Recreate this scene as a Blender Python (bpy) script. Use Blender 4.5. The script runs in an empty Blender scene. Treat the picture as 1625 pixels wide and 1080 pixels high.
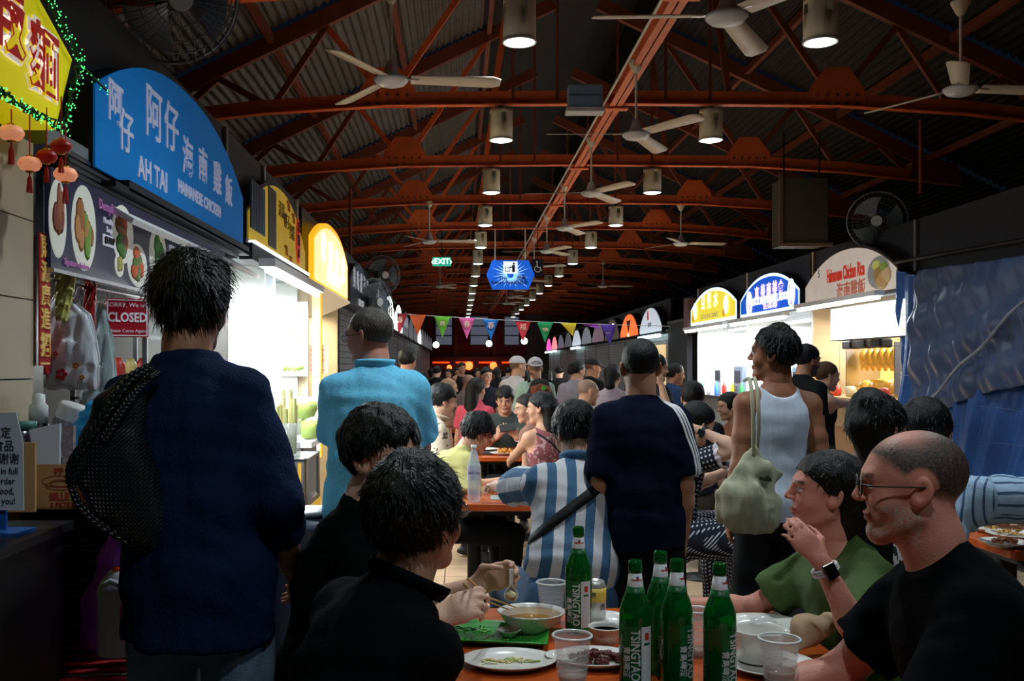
import bpy, bmesh, math, random
import numpy as np
from mathutils import Vector, Matrix, Euler, Quaternion
C = bpy.context.scene.collection
SC = bpy.context.scene
PI = math.pi
F = 1580.0            # focal length in pixels of the 1625x1080 frame
CX, CY, EYE = 728.0, 580.0, 1.5
def W(px, py, Y):
    """world point seen at that place of the photograph when it stands Y metres away"""
    return Vector(((px-CX)/F*Y, Y, EYE-(py-CY)/F*Y))
# ---------------------------------------------------------------- camera, world, exposure
cd = bpy.data.cameras.new('camera'); cam = bpy.data.objects.new('camera', cd); C.objects.link(cam)
cam.location = (0, 0, EYE); cam.rotation_euler = (PI/2, 0, 0)
cd.sensor_width = 36; cd.lens = F/1625*36
cd.shift_x = (812.5-CX)/1625; cd.shift_y = -(540-CY)/1625
cd.clip_end = 200; cd.clip_start = 0.05
SC.camera = cam
wd = bpy.data.worlds.new('night'); SC.world = wd; wd.use_nodes = True
wd.node_tree.nodes['Background'].inputs[0].default_value = (0.25, 0.4, 0.75, 1)
wd.node_tree.nodes['Background'].inputs[1].default_value = 0.006
SC.view_settings.view_transform = 'Standard'; SC.view_settings.look = 'None'
SC.view_settings.exposure = 0.45; SC.view_settings.gamma = 1.0
SC.view_settings.use_curve_mapping = False
SC.cycles.max_bounces = 6; SC.cycles.transparent_max_bounces = 12
SC.cycles.sample_clamp_indirect = 3.0
SC.cycles.use_denoising = True
def spot(name, loc, energy, color=(1,1,1), size=110, rad=.08, rot=(0,0,0), blend=.6):
    l = bpy.data.lights.new(name, 'SPOT'); l.energy = energy; l.color = color; l.spot_size = math.radians(size)
    l.spot_blend = blend; l.shadow_soft_size = rad
    o = bpy.data.objects.new(name, l); o.location = loc; o.rotation_euler = rot; C.objects.link(o); return o
def area(name, loc, rot, sx, sy, energy, color=(1,1,1)):
    l = bpy.data.lights.new(name, 'AREA'); l.shape = 'RECTANGLE'; l.size = sx; l.size_y = sy; l.energy = energy; l.color = color
    o = bpy.data.objects.new(name, l); o.location = loc; o.rotation_euler = rot; C.objects.link(o); return o
EN = dict(lamp=125, stall=1.0)
LAMPY = [0.7, 3.9] + [7.05+3.06*i for i in range(14)]
LAMPX = (0.43, 2.56)
LAMPZ = 3.79
for i, y in enumerate(LAMPY):
    for k, x in enumerate(LAMPX):
        e = EN['lamp']*(1.0 if k == 0 else .6)*(.55 if i == 0 else 1.1)
        spot('lamp_light', (x, y, LAMPZ-.02), e, (.86,.97,1), 125, .09)
# ---------------------------------------------------------------- colours and materials
def lin(c): return tuple(((x/255)/12.92 if x/255 <= .04045 else ((x/255+.055)/1.055)**2.4) for x in c[:3])
MATS = {}
def mat(name, col, rough=.6, metal=0., bump=0., bscale=40., vary=0., vscale=6., emit=None, estr=0., trans=0., alpha=1., ior=1.45, spec=.5, coat=0., stretch=None, attr=None, sheen=0.):
    if name in MATS: return MATS[name]
    m = bpy.data.materials.new(name); m.use_nodes = True; nt = m.node_tree; b = nt.nodes['Principled BSDF']
    c = (*lin(col), 1)
    b.inputs['Base Color'].default_value = c; b.inputs['Roughness'].default_value = rough; b.inputs['Metallic'].default_value = metal
    b.inputs['IOR'].default_value = ior; b.inputs['Specular IOR Level'].default_value = spec
    b.inputs['Transmission Weight'].default_value = trans; b.inputs['Alpha'].default_value = alpha; b.inputs['Coat Weight'].default_value = coat
    if sheen: b.inputs['Sheen Weight'].default_value = sheen
    m.diffuse_color = c
    src = None
    if attr:
        a = nt.nodes.new('ShaderNodeAttribute'); a.attribute_name = attr; src = a.outputs['Color']
    if emit is not None:
        b.inputs['Emission Color'].default_value = (*lin(emit), 1); b.inputs['Emission Strength'].default_value = estr
    if vary or bump:
        tc = nt.nodes.new('ShaderNodeTexCoord'); mp = nt.nodes.new('ShaderNodeMapping'); nt.links.new(tc.outputs['Object'], mp.inputs[0])
        if stretch: mp.inputs['Scale'].default_value = stretch
    if vary:
        n = nt.nodes.new('ShaderNodeTexNoise'); n.inputs['Scale'].default_value = vscale; n.inputs['Detail'].default_value = 6
        nt.links.new(mp.outputs[0], n.inputs[0])
        mr = nt.nodes.new('ShaderNodeMapRange'); mr.inputs['From Min'].default_value = .3; mr.inputs['From Max'].default_value = .7
        mr.inputs['To Min'].default_value = 1-vary; mr.inputs['To Max'].default_value = 1+vary*.6; nt.links.new(n.outputs[0], mr.inputs[0])
        mx = nt.nodes.new('ShaderNodeMix'); mx.data_type = 'RGBA'; mx.blend_type = 'MULTIPLY'; mx.inputs[0].default_value = 1
        mx.inputs[6].default_value = c
        if src: nt.links.new(src, mx.inputs[6])
        nt.links.new(mr.outputs[0], mx.inputs[7]); src = mx.outputs[2]
    if src: nt.links.new(src, b.inputs['Base Color'])
    if bump:
        n2 = nt.nodes.new('ShaderNodeTexNoise'); n2.inputs['Scale'].default_value = bscale; n2.inputs['Detail'].default_value = 4
        nt.links.new(mp.outputs[0], n2.inputs[0]); bp = nt.nodes.new('ShaderNodeBump'); bp.inputs['Strength'].default_value = bump
        bp.inputs['Distance'].default_value = .01; nt.links.new(n2.outputs[0], bp.inputs['Height']); nt.links.new(bp.outputs[0], b.inputs['Normal'])
    MATS[name] = m; return m
def emis(name, col, s):
    if name in MATS: return MATS[name]
    return mat(name, col, .5, emit=col, estr=s)
def patmat(name, kind, a, b, p1=.08, p2=.5, rough=.85):
    """two colour cloth pattern on the stored garment coordinates 'pat' (x side, y around, z along)"""
    if name in MATS: return MATS[name]
    m = mat(name, a, rough, bump=.25, bscale=220); nt = m.node_tree; bs = nt.nodes['Principled BSDF']
    at = nt.nodes.new('ShaderNodeAttribute'); at.attribute_name = 'pat'
    sp = nt.nodes.new('ShaderNodeSeparateXYZ'); nt.links.new(at.outputs['Vector'], sp.inputs[0])
    def mth(op, x, y=None):
        n = nt.nodes.new('ShaderNodeMath'); n.operation = op
        for i, v in enumerate((x, y)):
            if v is None: continue
            if isinstance(v, (int, float)): n.inputs[i].default_value = v
            else: nt.links.new(v, n.inputs[i])
        return n.outputs[0]
    if kind == 'stripe': f = mth('LESS_THAN', mth('FRACT', mth('DIVIDE', sp.outputs[0], p1)), p2)
    elif kind == 'dots':
        fx = mth('SUBTRACT', mth('FRACT', mth('DIVIDE', sp.outputs[0], p1)), .5); fz = mth('SUBTRACT', mth('FRACT', mth('DIVIDE', sp.outputs[2], p1)), .5)
        f = mth('LESS_THAN', mth('ADD', mth('MULTIPLY', fx, fx), mth('MULTIPLY', fz, fz)), p2*p2)
    else:
        n = nt.nodes.new('ShaderNodeTexNoise'); n.inputs['Scale'].default_value = 1/p1; n.inputs['Detail'].default_value = 3
        nt.links.new(at.outputs['Vector'], n.inputs[0]); f = mth('GREATER_THAN', n.outputs[0], p2)
    mx = nt.nodes.new('ShaderNodeMix'); mx.data_type = 'RGBA'; nt.links.new(f, mx.inputs[0])
    mx.inputs[6].default_value = (*lin(a), 1); mx.inputs[7].default_value = (*lin(b), 1); nt.links.new(mx.outputs[2], bs.inputs['Base Color'])
    return m
# ---------------------------------------------------------------- mesh builder
class MB:
    def __init__(s): s.v = []; s.f = []; s.sm = []
    def add(s, vs, fs, smooth=False):
        o = len(s.v); s.v += [tuple(v) for v in vs]; s.f += [tuple(i+o for i in f) for f in fs]; s.sm += [smooth]*len(fs); return s
    def box(s, a, b):
        x0,y0,z0 = a; x1,y1,z1 = b
        x0,x1 = min(x0,x1),max(x0,x1); y0,y1 = min(y0,y1),max(y0,y1); z0,z1 = min(z0,z1),max(z0,z1)
        v = [(x0,y0,z0),(x1,y0,z0),(x1,y1,z0),(x0,y1,z0),(x0,y0,z1),(x1,y0,z1),(x1,y1,z1),(x0,y1,z1)]
        return s.add(v, [(0,3,2,1),(4,5,6,7),(0,1,5,4),(1,2,6,5),(2,3,7,6),(3,0,4,7)])
    def bar(s, p, q, w, h, up=(0,0,1)):
        p, q = Vector(p), Vector(q); d = (q-p).normalized(); up = Vector(up)
        if abs(d.dot(up)) > .98: up = Vector((1,0,0))
        x = d.cross(up).normalized()*w/2; z = x.cross(d).normalized()*h/2
        v = [p-x-z,p+x-z,p+x+z,p-x+z,q-x-z,q+x-z,q+x+z,q-x+z]
        return s.add(v, [(0,3,2,1),(4,5,6,7),(0,1,5,4),(1,2,6,5),(2,3,7,6),(3,0,4,7)])
    def tube(s, pts, r, n=8, caps=True):
        pts = [Vector(p) for p in pts]; R = r if isinstance(r, (list, tuple)) else [r]*len(pts); vs = []; fs = []
        d0 = (pts[1]-pts[0]).normalized(); u = d0.orthogonal().normalized()
        for i, p in enumerate(pts):
            d = (pts[min(i+1,len(pts)-1)]-pts[max(i-1,0)]).normalized()
            u = (u-d*u.dot(d)).normalized(); w = d.cross(u)
            for k in range(n):
                a = 2*PI*k/n; vs.append(p+u*math.cos(a)*R[i]+w*math.sin(a)*R[i])
        for i in range(len(pts)-1):
            for k in range(n): fs.append((i*n+k, i*n+(k+1)%n, (i+1)*n+(k+1)%n, (i+1)*n+k))
        s.add(vs, fs, True)
        if caps: s.add(vs[:n], [tuple(range(n))[::-1]]); s.add(vs[-n:], [tuple(range(n))])
        return s
    def lathe(s, prof, n=24, c=(0,0,0), sx=1., sy=1., cap=None):
        vs = []; fs = []; m = len(prof)
        for r, z in prof:
            for k in range(n):
                a = 2*PI*k/n; vs.append((c[0]+r*math.cos(a)*sx, c[1]+r*math.sin(a)*sy, c[2]+z))
        for i in range(m-1):
            for k in range(n): fs.append((i*n+k, i*n+(k+1)%n, (i+1)*n+(k+1)%n, (i+1)*n+k))
        zs = [p[1] for p in prof]
        if cap is None: cap = min(zs) == zs[0] and max(zs) == zs[-1] or zs[0] == max(zs) and zs[-1] == min(zs)
        if cap and prof[0][0] > 1e-5: fs.append(tuple(range(n))[::-1])
        if cap and prof[-1][0] > 1e-5: fs.append(tuple((m-1)*n+k for k in range(n)))
        return s.add(vs, fs, True)
    def prism(s, poly, M, t):
        """polygon (u,v) placed by matrix M, thickness t along M's z"""
        n = len(poly); vs = [M @ Vector((u,v,0)) for u,v in poly]+[M @ Vector((u,v,t)) for u,v in poly]
        return s.add(vs, [tuple(range(n))[::-1], tuple(range(n,2*n))]+[(i,(i+1)%n,n+(i+1)%n,n+i) for i in range(n)])
    def grid(s, fn, nu, nv, smooth=True):
        vs = [fn(i/nu, j/nv) for j in range(nv+1) for i in range(nu+1)]
        return s.add(vs, [(j*(nu+1)+i, j*(nu+1)+i+1, (j+1)*(nu+1)+i+1, (j+1)*(nu+1)+i) for j in range(nv) for i in range(nu)], smooth)
    def build(s, name, m, parent=None, loc=None, bevel=0.):
        me = bpy.data.meshes.new(name); me.from_pydata(s.v, [], s.f); me.polygons.foreach_set('use_smooth', s.sm)
        if m is not None: me.materials.append(m)
        o = bpy.data.objects.new(name, me); C.objects.link(o)
        if parent is not None: o.parent = parent
        if loc is not None: o.location = loc
        if bevel:
            b = o.modifiers.new('bevel', 'BEVEL'); b.width = bevel; b.segments = 2; b.limit_method = 'ANGLE'
        return o
def empty(name, loc=(0,0,0), rz=0, label=None, cat=None, group=None):
    o = bpy.data.objects.new(name, None); C.objects.link(o); o.location = loc; o.rotation_euler = (0,0,rz); o.empty_display_size = .1
    if label: tag(o, label, cat, group)
    return o
def tag(o, label, cat, group=None):
    o['label'] = label; o['category'] = cat
    if group: o['group'] = group
    return o
def struct(o): o['kind'] = 'structure'; return o
def stuff(o): o['kind'] = 'stuff'; return o
def dup(root, loc, rz=None, label=None):
    def cp(o, par):
        c = o.copy(); C.objects.link(c)
        if par is not None: c.parent = par
        for ch in KIDS.get(o.name, []): cp(ch, c)
        return c
    KIDS = {}
    for ch in root.children_recursive: KIDS.setdefault(ch.parent.name, []).append(ch)
    r = cp(root, None); r.location = loc
    if rz is not None: r.rotation_euler = (0,0,rz)
    if label: r['label'] = label
    return r
def setparent(o, p): o.parent = p; return o
ORD = ['nearest','second nearest','third nearest','fourth nearest','fifth nearest','sixth nearest','seventh nearest','eighth nearest','ninth nearest','tenth nearest','eleventh nearest','twelfth nearest','thirteenth nearest','fourteenth nearest','fifteenth nearest','sixteenth nearest','seventeenth nearest','eighteenth nearest']
def text(name, s, m, M, size=.1, parent=None, ext=.002, align='CENTER', bold=0., sx=1., wrap=0, space=1.):
    """flat lettering: text curve turned into a mesh, placed by matrix M (x along the line, y up, z out)"""
    cu = bpy.data.curves.new(name, 'FONT'); cu.body = s; cu.size = size; cu.extrude = ext; cu.align_x = align; cu.align_y = 'CENTER'
    cu.offset = bold; cu.space_line = space; cu.resolution_u = 2
    t = bpy.data.objects.new(name, cu); C.objects.link(t)
    me = bpy.data.meshes.new_from_object(t.evaluated_get(bpy.context.evaluated_depsgraph_get()))
    bpy.data.objects.remove(t); bpy.data.curves.remove(cu)
    me.materials.clear(); me.materials.append(m)
    bm = bmesh.new(); bm.from_mesh(me)
    if size < .04 and ext < .001:
        for _ in range(3):
            le = [e for e in bm.edges if e.calc_length() > size*.22]
            if le: bmesh.ops.subdivide_edges(bm, edges=le, cuts=1)
        bmesh.ops.triangulate(bm, faces=bm.faces)
        bm.to_mesh(me)
    bm.free()
    if wrap:   # bend round a vertical cylinder of that radius (text plane x -> angle)
        for v in me.vertices:
            x, y, z = v.co; a = x/wrap; v.co = (math.sin(a)*(wrap+z), y, math.cos(a)*(wrap+z))
    me.transform(M @ Matrix.Diagonal((sx,1,1,1)))
    me.name = name
    o = bpy.data.objects.new(name, me); C.objects.link(o)
    if parent is not None: o.parent = parent
    return o
def frame(o, x, y, z=None):
    x, y = Vector(x).normalized(), Vector(y).normalized(); z = x.cross(y).normalized() if z is None else Vector(z)
    M = Matrix.Identity(4)
    for i in range(3): M[i][0] = x[i]; M[i][1] = y[i]; M[i][2] = z[i]; M[i][3] = o[i]
    return M
# ---------------------------------------------------------------- signed distance modelling (bodies, clothes, hair)
def noise3(P, f, seed=0):
    r = np.random.RandomState(seed); v = 0
    for i in range(4):
        k = r.normal(size=3); k = k/np.linalg.norm(k)*f*(1+.35*i); ph = r.uniform(0, 6.28)
        k2 = r.normal(size=3)*f*.45
        v = v+np.sin(P[...,0]*k[0]+P[...,1]*k[1]+P[...,2]*k[2]+ph+1.5*np.sin(P[...,0]*k2[0]+P[...,1]*k2[1]+P[...,2]*k2[2]))
    return v/4
class SDF:
    def __init__(s, lo, hi, h):
        s.h = h; s.lo = np.array(lo, float)-2.5*h; n = np.ceil((np.array(hi, float)+2.5*h-s.lo)/h).astype(int)+1
        s.n = n; s.v = np.full(n, .06, np.float32)
        s.ax = [s.lo[i]+np.arange(n[i])*h for i in range(3)]
    def sub(s, lo, hi):
        a = np.maximum(0, np.floor((np.array(lo)-s.lo)/s.h).astype(int)); b = np.minimum(s.n, np.ceil((np.array(hi)-s.lo)/s.h).astype(int)+1)
        if (b <= a).any(): return None, None
        sl = tuple(slice(a[i], b[i]) for i in range(3))
        P = np.stack(np.meshgrid(s.ax[0][sl[0]], s.ax[1][sl[1]], s.ax[2][sl[2]], indexing='ij'), -1)
        return sl, P
    def put(s, lo, hi, fn, k=.02, mode='u'):
        m = max(k, .012)+2*s.h if mode == 'u' else k+s.h
        sl, P = s.sub(np.array(lo)-m, np.array(hi)+m)
        if sl is None: return
        d = fn(P); a = s.v[sl]
        if mode == 'u':
            h = np.clip(.5+.5*(a-d)/k, 0, 1); s.v[sl] = a*(1-h)+d*h-k*h*(1-h)
        else:
            d = -d; h = np.clip(.5-.5*(a-d)/k, 0, 1); s.v[sl] = a*(1-h)+d*h+k*h*(1-h)
    def ell(s, c, r, R=None, k=.02, mode='u'):
        c = np.array(c, float); r = np.array(r, float); R = np.eye(3) if R is None else np.array(R)
        e = np.abs(R) @ r
        def fn(P):
            q = (P-c) @ R/r; l = np.sqrt((q*q).sum(-1)); q2 = q/r; g = np.sqrt((q2*q2).sum(-1))+1e-9
            return l*(l-1)/g
        s.put(c-e, c+e, fn, k, mode)
    def cap(s, a, b, ra, rb, k=.02, mode='u'):
        a = np.array(a, float); b = np.array(b, float); ab = b-a; L = (ab*ab).sum()+1e-12; R = max(ra, rb)
        def fn(P):
            q = P-a; t = np.clip((q @ ab)/L, 0, 1); e = q-t[...,None]*ab
            return np.sqrt((e*e).sum(-1))-(ra+(rb-ra)*t)
        s.put(np.minimum(a,b)-R, np.maximum(a,b)+R, fn, k, mode)
    def loft(s, st, side, k=.02, flat0=False, flat1=False, mode='u'):
        """stations [(centre, half width, half depth)...]; side = direction of the width"""
        C_ = [np.array(c[0], float) for c in st]; sd = np.array(side, float)
        for i in range(len(st)-1):
            a, b = C_[i], C_[i+1]; ab = b-a; L = np.linalg.norm(ab); z = ab/L
            x = sd-z*(sd @ z); x /= np.linalg.norm(x); y = np.cross(z, x)
            w0,d0 = st[i][1:3]; w1,d1 = st[i+1][1:3]; R = max(w0,w1,d0,d1)
            f0 = flat0 and i == 0; f1 = flat1 and i == len(st)-2
            def fn(P):
                q = P-a; t = (q @ z)/L; tc = np.clip(t, 0, 1); w = w0+(w1-w0)*tc; d = d0+(d1-d0)*tc
                ex = (t-tc)*L; u = (q @ x)/w; v = (q @ y)/d; m = np.minimum(w, d)
                if f0: ex = np.where(t < 0, 0, ex)
                if f1: ex = np.where(t > 1, 0, ex)
                l = np.sqrt(u*u+v*v+(ex/m)**2); g = np.sqrt((u/w)**2+(v/d)**2+(ex/m/m)**2)+1e-6
                r = l*(l-1)/g
                if f0: r = np.maximum(r, -t*L)
                if f1: r = np.maximum(r, (t-1)*L)
                return r
            s.put(np.minimum(a,b)-R, np.maximum(a,b)+R, fn, k, mode)
    def halfspace(s, p, n, lo=None, hi=None, k=.004):
        """keep what lies against n"""
        p = np.array(p, float); n = np.array(n, float); n = n/np.linalg.norm(n)
        if lo is None: lo, hi = s.lo, s.lo+s.n*s.h
        sl, P = s.sub(lo, hi)
        if sl is None: return
        d = (P-p) @ n; a = s.v[sl]; h = np.clip(.5-.5*(a-d)/k, 0, 1); s.v[sl] = a*(1-h)+d*h+k*h*(1-h)
    def displace(s, amp, f, seed=0, stretch=(1,1,1)):
        idx = np.abs(s.v) < amp*3+3*s.h
        I = np.argwhere(idx); P = (s.lo+I*s.h)*np.array(stretch)
        s.v[idx] += (amp*noise3(P, f, seed)).astype(np.float32)
    def mesh(s):
        v = s.v; ins = v < 0
        c = np.zeros(tuple(s.n-1), np.int8)
        for dx in (0,1):
            for dy in (0,1):
                for dz in (0,1): c += ins[dx:s.n[0]-1+dx, dy:s.n[1]-1+dy, dz:s.n[2]-1+dz]
        act = (c > 0) & (c < 8); I = np.argwhere(act); idm = np.full(act.shape, -1, np.int32); idm[act] = np.arange(len(I))
        acc = np.zeros((len(I),3)); cnt = np.zeros(len(I))
        for ax in range(3):
            o1, o2 = [a for a in range(3) if a != ax]
            for p in (0,1):
                for q in (0,1):
                    A = I.copy(); A[:,o1] += p; A[:,o2] += q; B = A.copy(); B[:,ax] += 1
                    va = v[A[:,0],A[:,1],A[:,2]]; vb = v[B[:,0],B[:,1],B[:,2]]; m = (va < 0) != (vb < 0)
                    t = np.where(m, va/np.where(va-vb == 0, 1, va-vb), 0)
                    pt = (A-I).astype(float); pt[:,ax] += t
                    acc[m] += pt[m]; cnt[m] += 1
        V = s.lo+(I+acc/cnt[:,None])*s.h
        Q = []
        for ax in range(3):
            o1, o2 = (ax+1)%3, (ax+2)%3
            sl0 = [slice(None)]*3; sl1 = [slice(None)]*3
            sl0[ax] = slice(0,-1); sl1[ax] = slice(1,None)
            a = ins[tuple(sl0)]; b = ins[tuple(sl1)]; E = np.argwhere(a != b); sg = a[a != b]
            ok = (E[:,o1] > 0) & (E[:,o2] > 0) & (E[:,o1] < s.n[o1]-1) & (E[:,o2] < s.n[o2]-1); E = E[ok]; sg = sg[ok]
            def cell(d1, d2):
                K = E.copy(); K[:,o1] -= d1; K[:,o2] -= d2; return idm[K[:,0],K[:,1],K[:,2]]
            q = np.stack([cell(1,1), cell(0,1), cell(0,0), cell(1,0)], 1)
            q[~sg] = q[~sg][:, ::-1]; Q.append(q)
        Q = np.concatenate(Q); Q = Q[(Q >= 0).all(1)]
        return V, Q
def npmesh(name, V, Q, m, parent=None, cols=None, pat=None, smooth=True, mats=None, midx=None):
    me = bpy.data.meshes.new(name); nv, nq = len(V), len(Q); k = Q.shape[1]
    me.vertices.add(nv); me.vertices.foreach_set('co', np.ascontiguousarray(V, np.float32).ravel())
    me.loops.add(nq*k); me.loops.foreach_set('vertex_index', np.ascontiguousarray(Q, np.int32).ravel())
    me.polygons.add(nq); me.polygons.foreach_set('loop_start', np.arange(nq, dtype=np.int32)*k)
    me.polygons.foreach_set('use_smooth', np.full(nq, smooth))
    for x in (mats or [m]): me.materials.append(x)
    if midx is not None: me.polygons.foreach_set('material_index', np.ascontiguousarray(midx, np.int32))
    me.update(calc_edges=True)
    if cols is not None:
        a = me.attributes.new('Col', 'FLOAT_COLOR', 'POINT'); a.data.foreach_set('color', np.concatenate([cols, np.ones((nv,1))], 1).astype(np.float32).ravel())
    if pat is not None:
        a = me.attributes.new('pat', 'FLOAT_VECTOR', 'POINT'); a.data.foreach_set('vector', pat.astype(np.float32).ravel())
    o = bpy.data.objects.new(name, me); C.objects.link(o)
    if parent is not None: o.parent = parent
    return o
def merge(parts):
    V = []; Q = []; o = 0
    for v, q in parts: V.append(v); Q.append(q+o); o += len(v)
    return np.concatenate(V), np.concatenate(Q)
def relax(V, Q, it=1, f=.5):
    for _ in range(it):
        S = np.zeros_like(V); n = np.zeros(len(V)); k = Q.shape[1]
        for i in range(k):
            a, b = Q[:,i], Q[:,(i+1)%k]
            for d in range(3): S[:,d] += np.bincount(a, V[b,d], len(V))+np.bincount(b, V[a,d], len(V))
            n += np.bincount(a, minlength=len(V))+np.bincount(b, minlength=len(V))
        V = V+f*(S/np.maximum(n,1)[:,None]-V)
    return V
# ---------------------------------------------------------------- people
def rotm(yaw, pitch=0, roll=0):
    """columns right, forward, up; yaw 0 looks away from the camera, 90 to the right; pitch > 0 looks down"""
    y, p, r = math.radians(yaw), math.radians(pitch), math.radians(roll)
    Rz = np.array([[math.cos(y), math.sin(y), 0], [-math.sin(y), math.cos(y), 0], [0,0,1]])
    Rx = np.array([[1,0,0],[0,math.cos(p),math.sin(p)],[0,-math.sin(p),math.cos(p)]])
    Ry = np.array([[math.cos(r),0,math.sin(r)],[0,1,0],[-math.sin(r),0,math.cos(r)]])
    return Rz @ Rx @ Ry
SKIN = dict(pale=(214,170,146), tan=(186,134,104), mid=(201,152,124), brown=(150,98,70), red=(205,138,118))
def skinmat():
    m = mat('skin', (200,150,120), .55, bump=.12, bscale=160, vary=.06, vscale=30, attr='Col')
    m.node_tree.nodes['Principled BSDF'].inputs['Subsurface Weight'].default_value = .08
    m.node_tree.nodes['Principled BSDF'].inputs['Subsurface Radius'].default_value = (.02,.008,.004)
    return m
def hairmat(name, col, rough=.45):
    return mat('hair_'+name, col, rough, bump=.5, bscale=90, stretch=(3,3,.6), vary=.4, vscale=60, spec=.35)
def cloth(name, col, bump=.3, rough=.9, vary=.12):
    return mat('cloth_'+name+'_%d_%d_%d' % tuple(col), col, rough, bump=bump, bscale=260, vary=vary, vscale=14, spec=.2)
def ik(S, T, l1, l2, pole):
    S, T, pole = np.array(S), np.array(T), np.array(pole, float); d = T-S; D = np.linalg.norm(d)
    if D > (l1+l2)*.995: T = S+d/D*(l1+l2)*.995; d = T-S; D = np.linalg.norm(d)
    z = d/D; a = (l1*l1-l2*l2+D*D)/(2*D); h = math.sqrt(max(0, l1*l1-a*a))
    p = pole-z*(pole @ z); p /= np.linalg.norm(p)+1e-9
    return S+z*a+p*h, T
def build_hand(s, wr, d, n, right, curl, sc, k=.006):
    """wr wrist, d finger direction, n direction the palm faces; right hand?"""
    d = d/np.linalg.norm(d); n = n-d*(n @ d); n /= np.linalg.norm(n)
    t = np.cross(n, d) if right else np.cross(d, n)            # towards the thumb
    t = -t
    R = np.stack([t, d, n], 1)
    s.loft([(wr-d*.02*sc, .026*sc, .019*sc), (wr+d*.02*sc, .03*sc, .017*sc), (wr+d*.07*sc, .041*sc, .015*sc), (wr+d*.092*sc, .04*sc, .012*sc)], t, k=.012*sc)
    L = [(.041,.025,.019),(.045,.028,.02),(.042,.026,.019),(.033,.02,.017)]
    for i in range(4):
        off = (.030-.020*i)*sc; base = wr+d*(.088-.004*abs(i-1))*sc+t*off
        a = curl[i] if isinstance(curl, (list,tuple)) else curl; ang = a*.5; p = base
        spread = (1.4-i)*.035; r = (.0102-.0008*(i == 3))*sc
        for j in range(3):
            ang_j = ang+a*(.9*j)
            q = p+(d*math.cos(ang_j)+n*math.sin(ang_j)+t*spread*math.cos(ang_j))*L[i][j]*sc
            s.cap(p, q, r, r*.92, k=(.008 if j == 0 else .004)*sc); p = q; r *= .92
    p = wr+d*.028*sc+t*.026*sc+n*.004*sc; q = p+(d*.6+t*.62+n*.35)*.042*sc
    s.cap(p, q, .014*sc, .0115*sc, k=.014*sc)
    c0 = curl[1] if isinstance(curl, (list,tuple)) else curl
    q2 = q+(d*.9+t*(.3-.5*c0)+n*(.2+.5*c0))*.034*sc; s.cap(q, q2, .011*sc, .0095*sc, k=.006*sc)
    q3 = q2+(d*.9-t*(.1+.3*c0)+n*(.2+.4*c0))*.026*sc; s.cap(q2, q3, .0095*sc, .0078*sc, k=.005*sc)
def head_sdf(s, o, R, sc, fem=0., jaw=1., fat=0.):
    def p(x, y, z): return o+R @ (np.array([x,y,z])*sc)
    def E(c, r, k=.02, mode='u', Q=None): s.ell(p(*c), np.array(r)*sc, R if Q is None else R @ Q, k*sc, mode)
    def K(a, b, ra, rb, k=.02, mode='u'): s.cap(p(*a), p(*b), ra*sc, rb*sc, k*sc, mode)
    E((0,-.014,.034), (.074,.094,.083)); E((0,.022,.02), (.066,.068,.07), .03)
    E((0,.026,-.04), (.055*jaw+.008*fat,.06,.068), .03)
    K((0,.07,-.098), (0,.072,-.094), .019-.003*fem, .019-.003*fem, .03)
    for x in (-1,1):
        K((x*.05*jaw,.0,-.055), (x*.018,.064,-.096), .014+.006*fat, .014, .03)
        E((x*.036,.058,-.03), (.026,.026,.026), .025)
    K((-.034,.082,.026), (.034,.082,.026), .0125-.003*fem, .0125-.003*fem, .02)
    K((0,.093,.014), (0,.1095,-.018), .007, .0098, .012)
    for x in (-1,1): E((x*.0105,.101,-.0225), (.0075,.009,.006), .008)
    for x in (-1,1): E((x*.032,.101,.006), (.019,.014,.012), .012, 's')
    for x in (-1,1): E((x*.031,.0795,.005), (.0135,.0125,.0125), .003)
    E((0,.0905,-.053), (.022,.0085,.005), .007); E((0,.0885,-.0635), (.019,.0085,.006), .007)
    E((0,.107,-.0585), (.022,.012,.0018), .004, 's')
    c, t = math.cos(.25), math.sin(.25)
    for x in (-1,1):
        Q = np.array([[math.cos(.35*x),-math.sin(.35*x),0],[math.sin(.35*x),math.cos(.35*x),0],[0,0,1]]) @ np.array([[1,0,0],[0,c,-t],[0,t,c]])
        E((x*.079,-.008,-.004), (.0075,.0195,.032), .006, Q=Q)
        E((x*.075,.002,-.022), (.008,.012,.014), .008)
        E((x*.0885,-.003,.002), (.0085,.011,.021), .004, 's', Q=Q)
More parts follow.
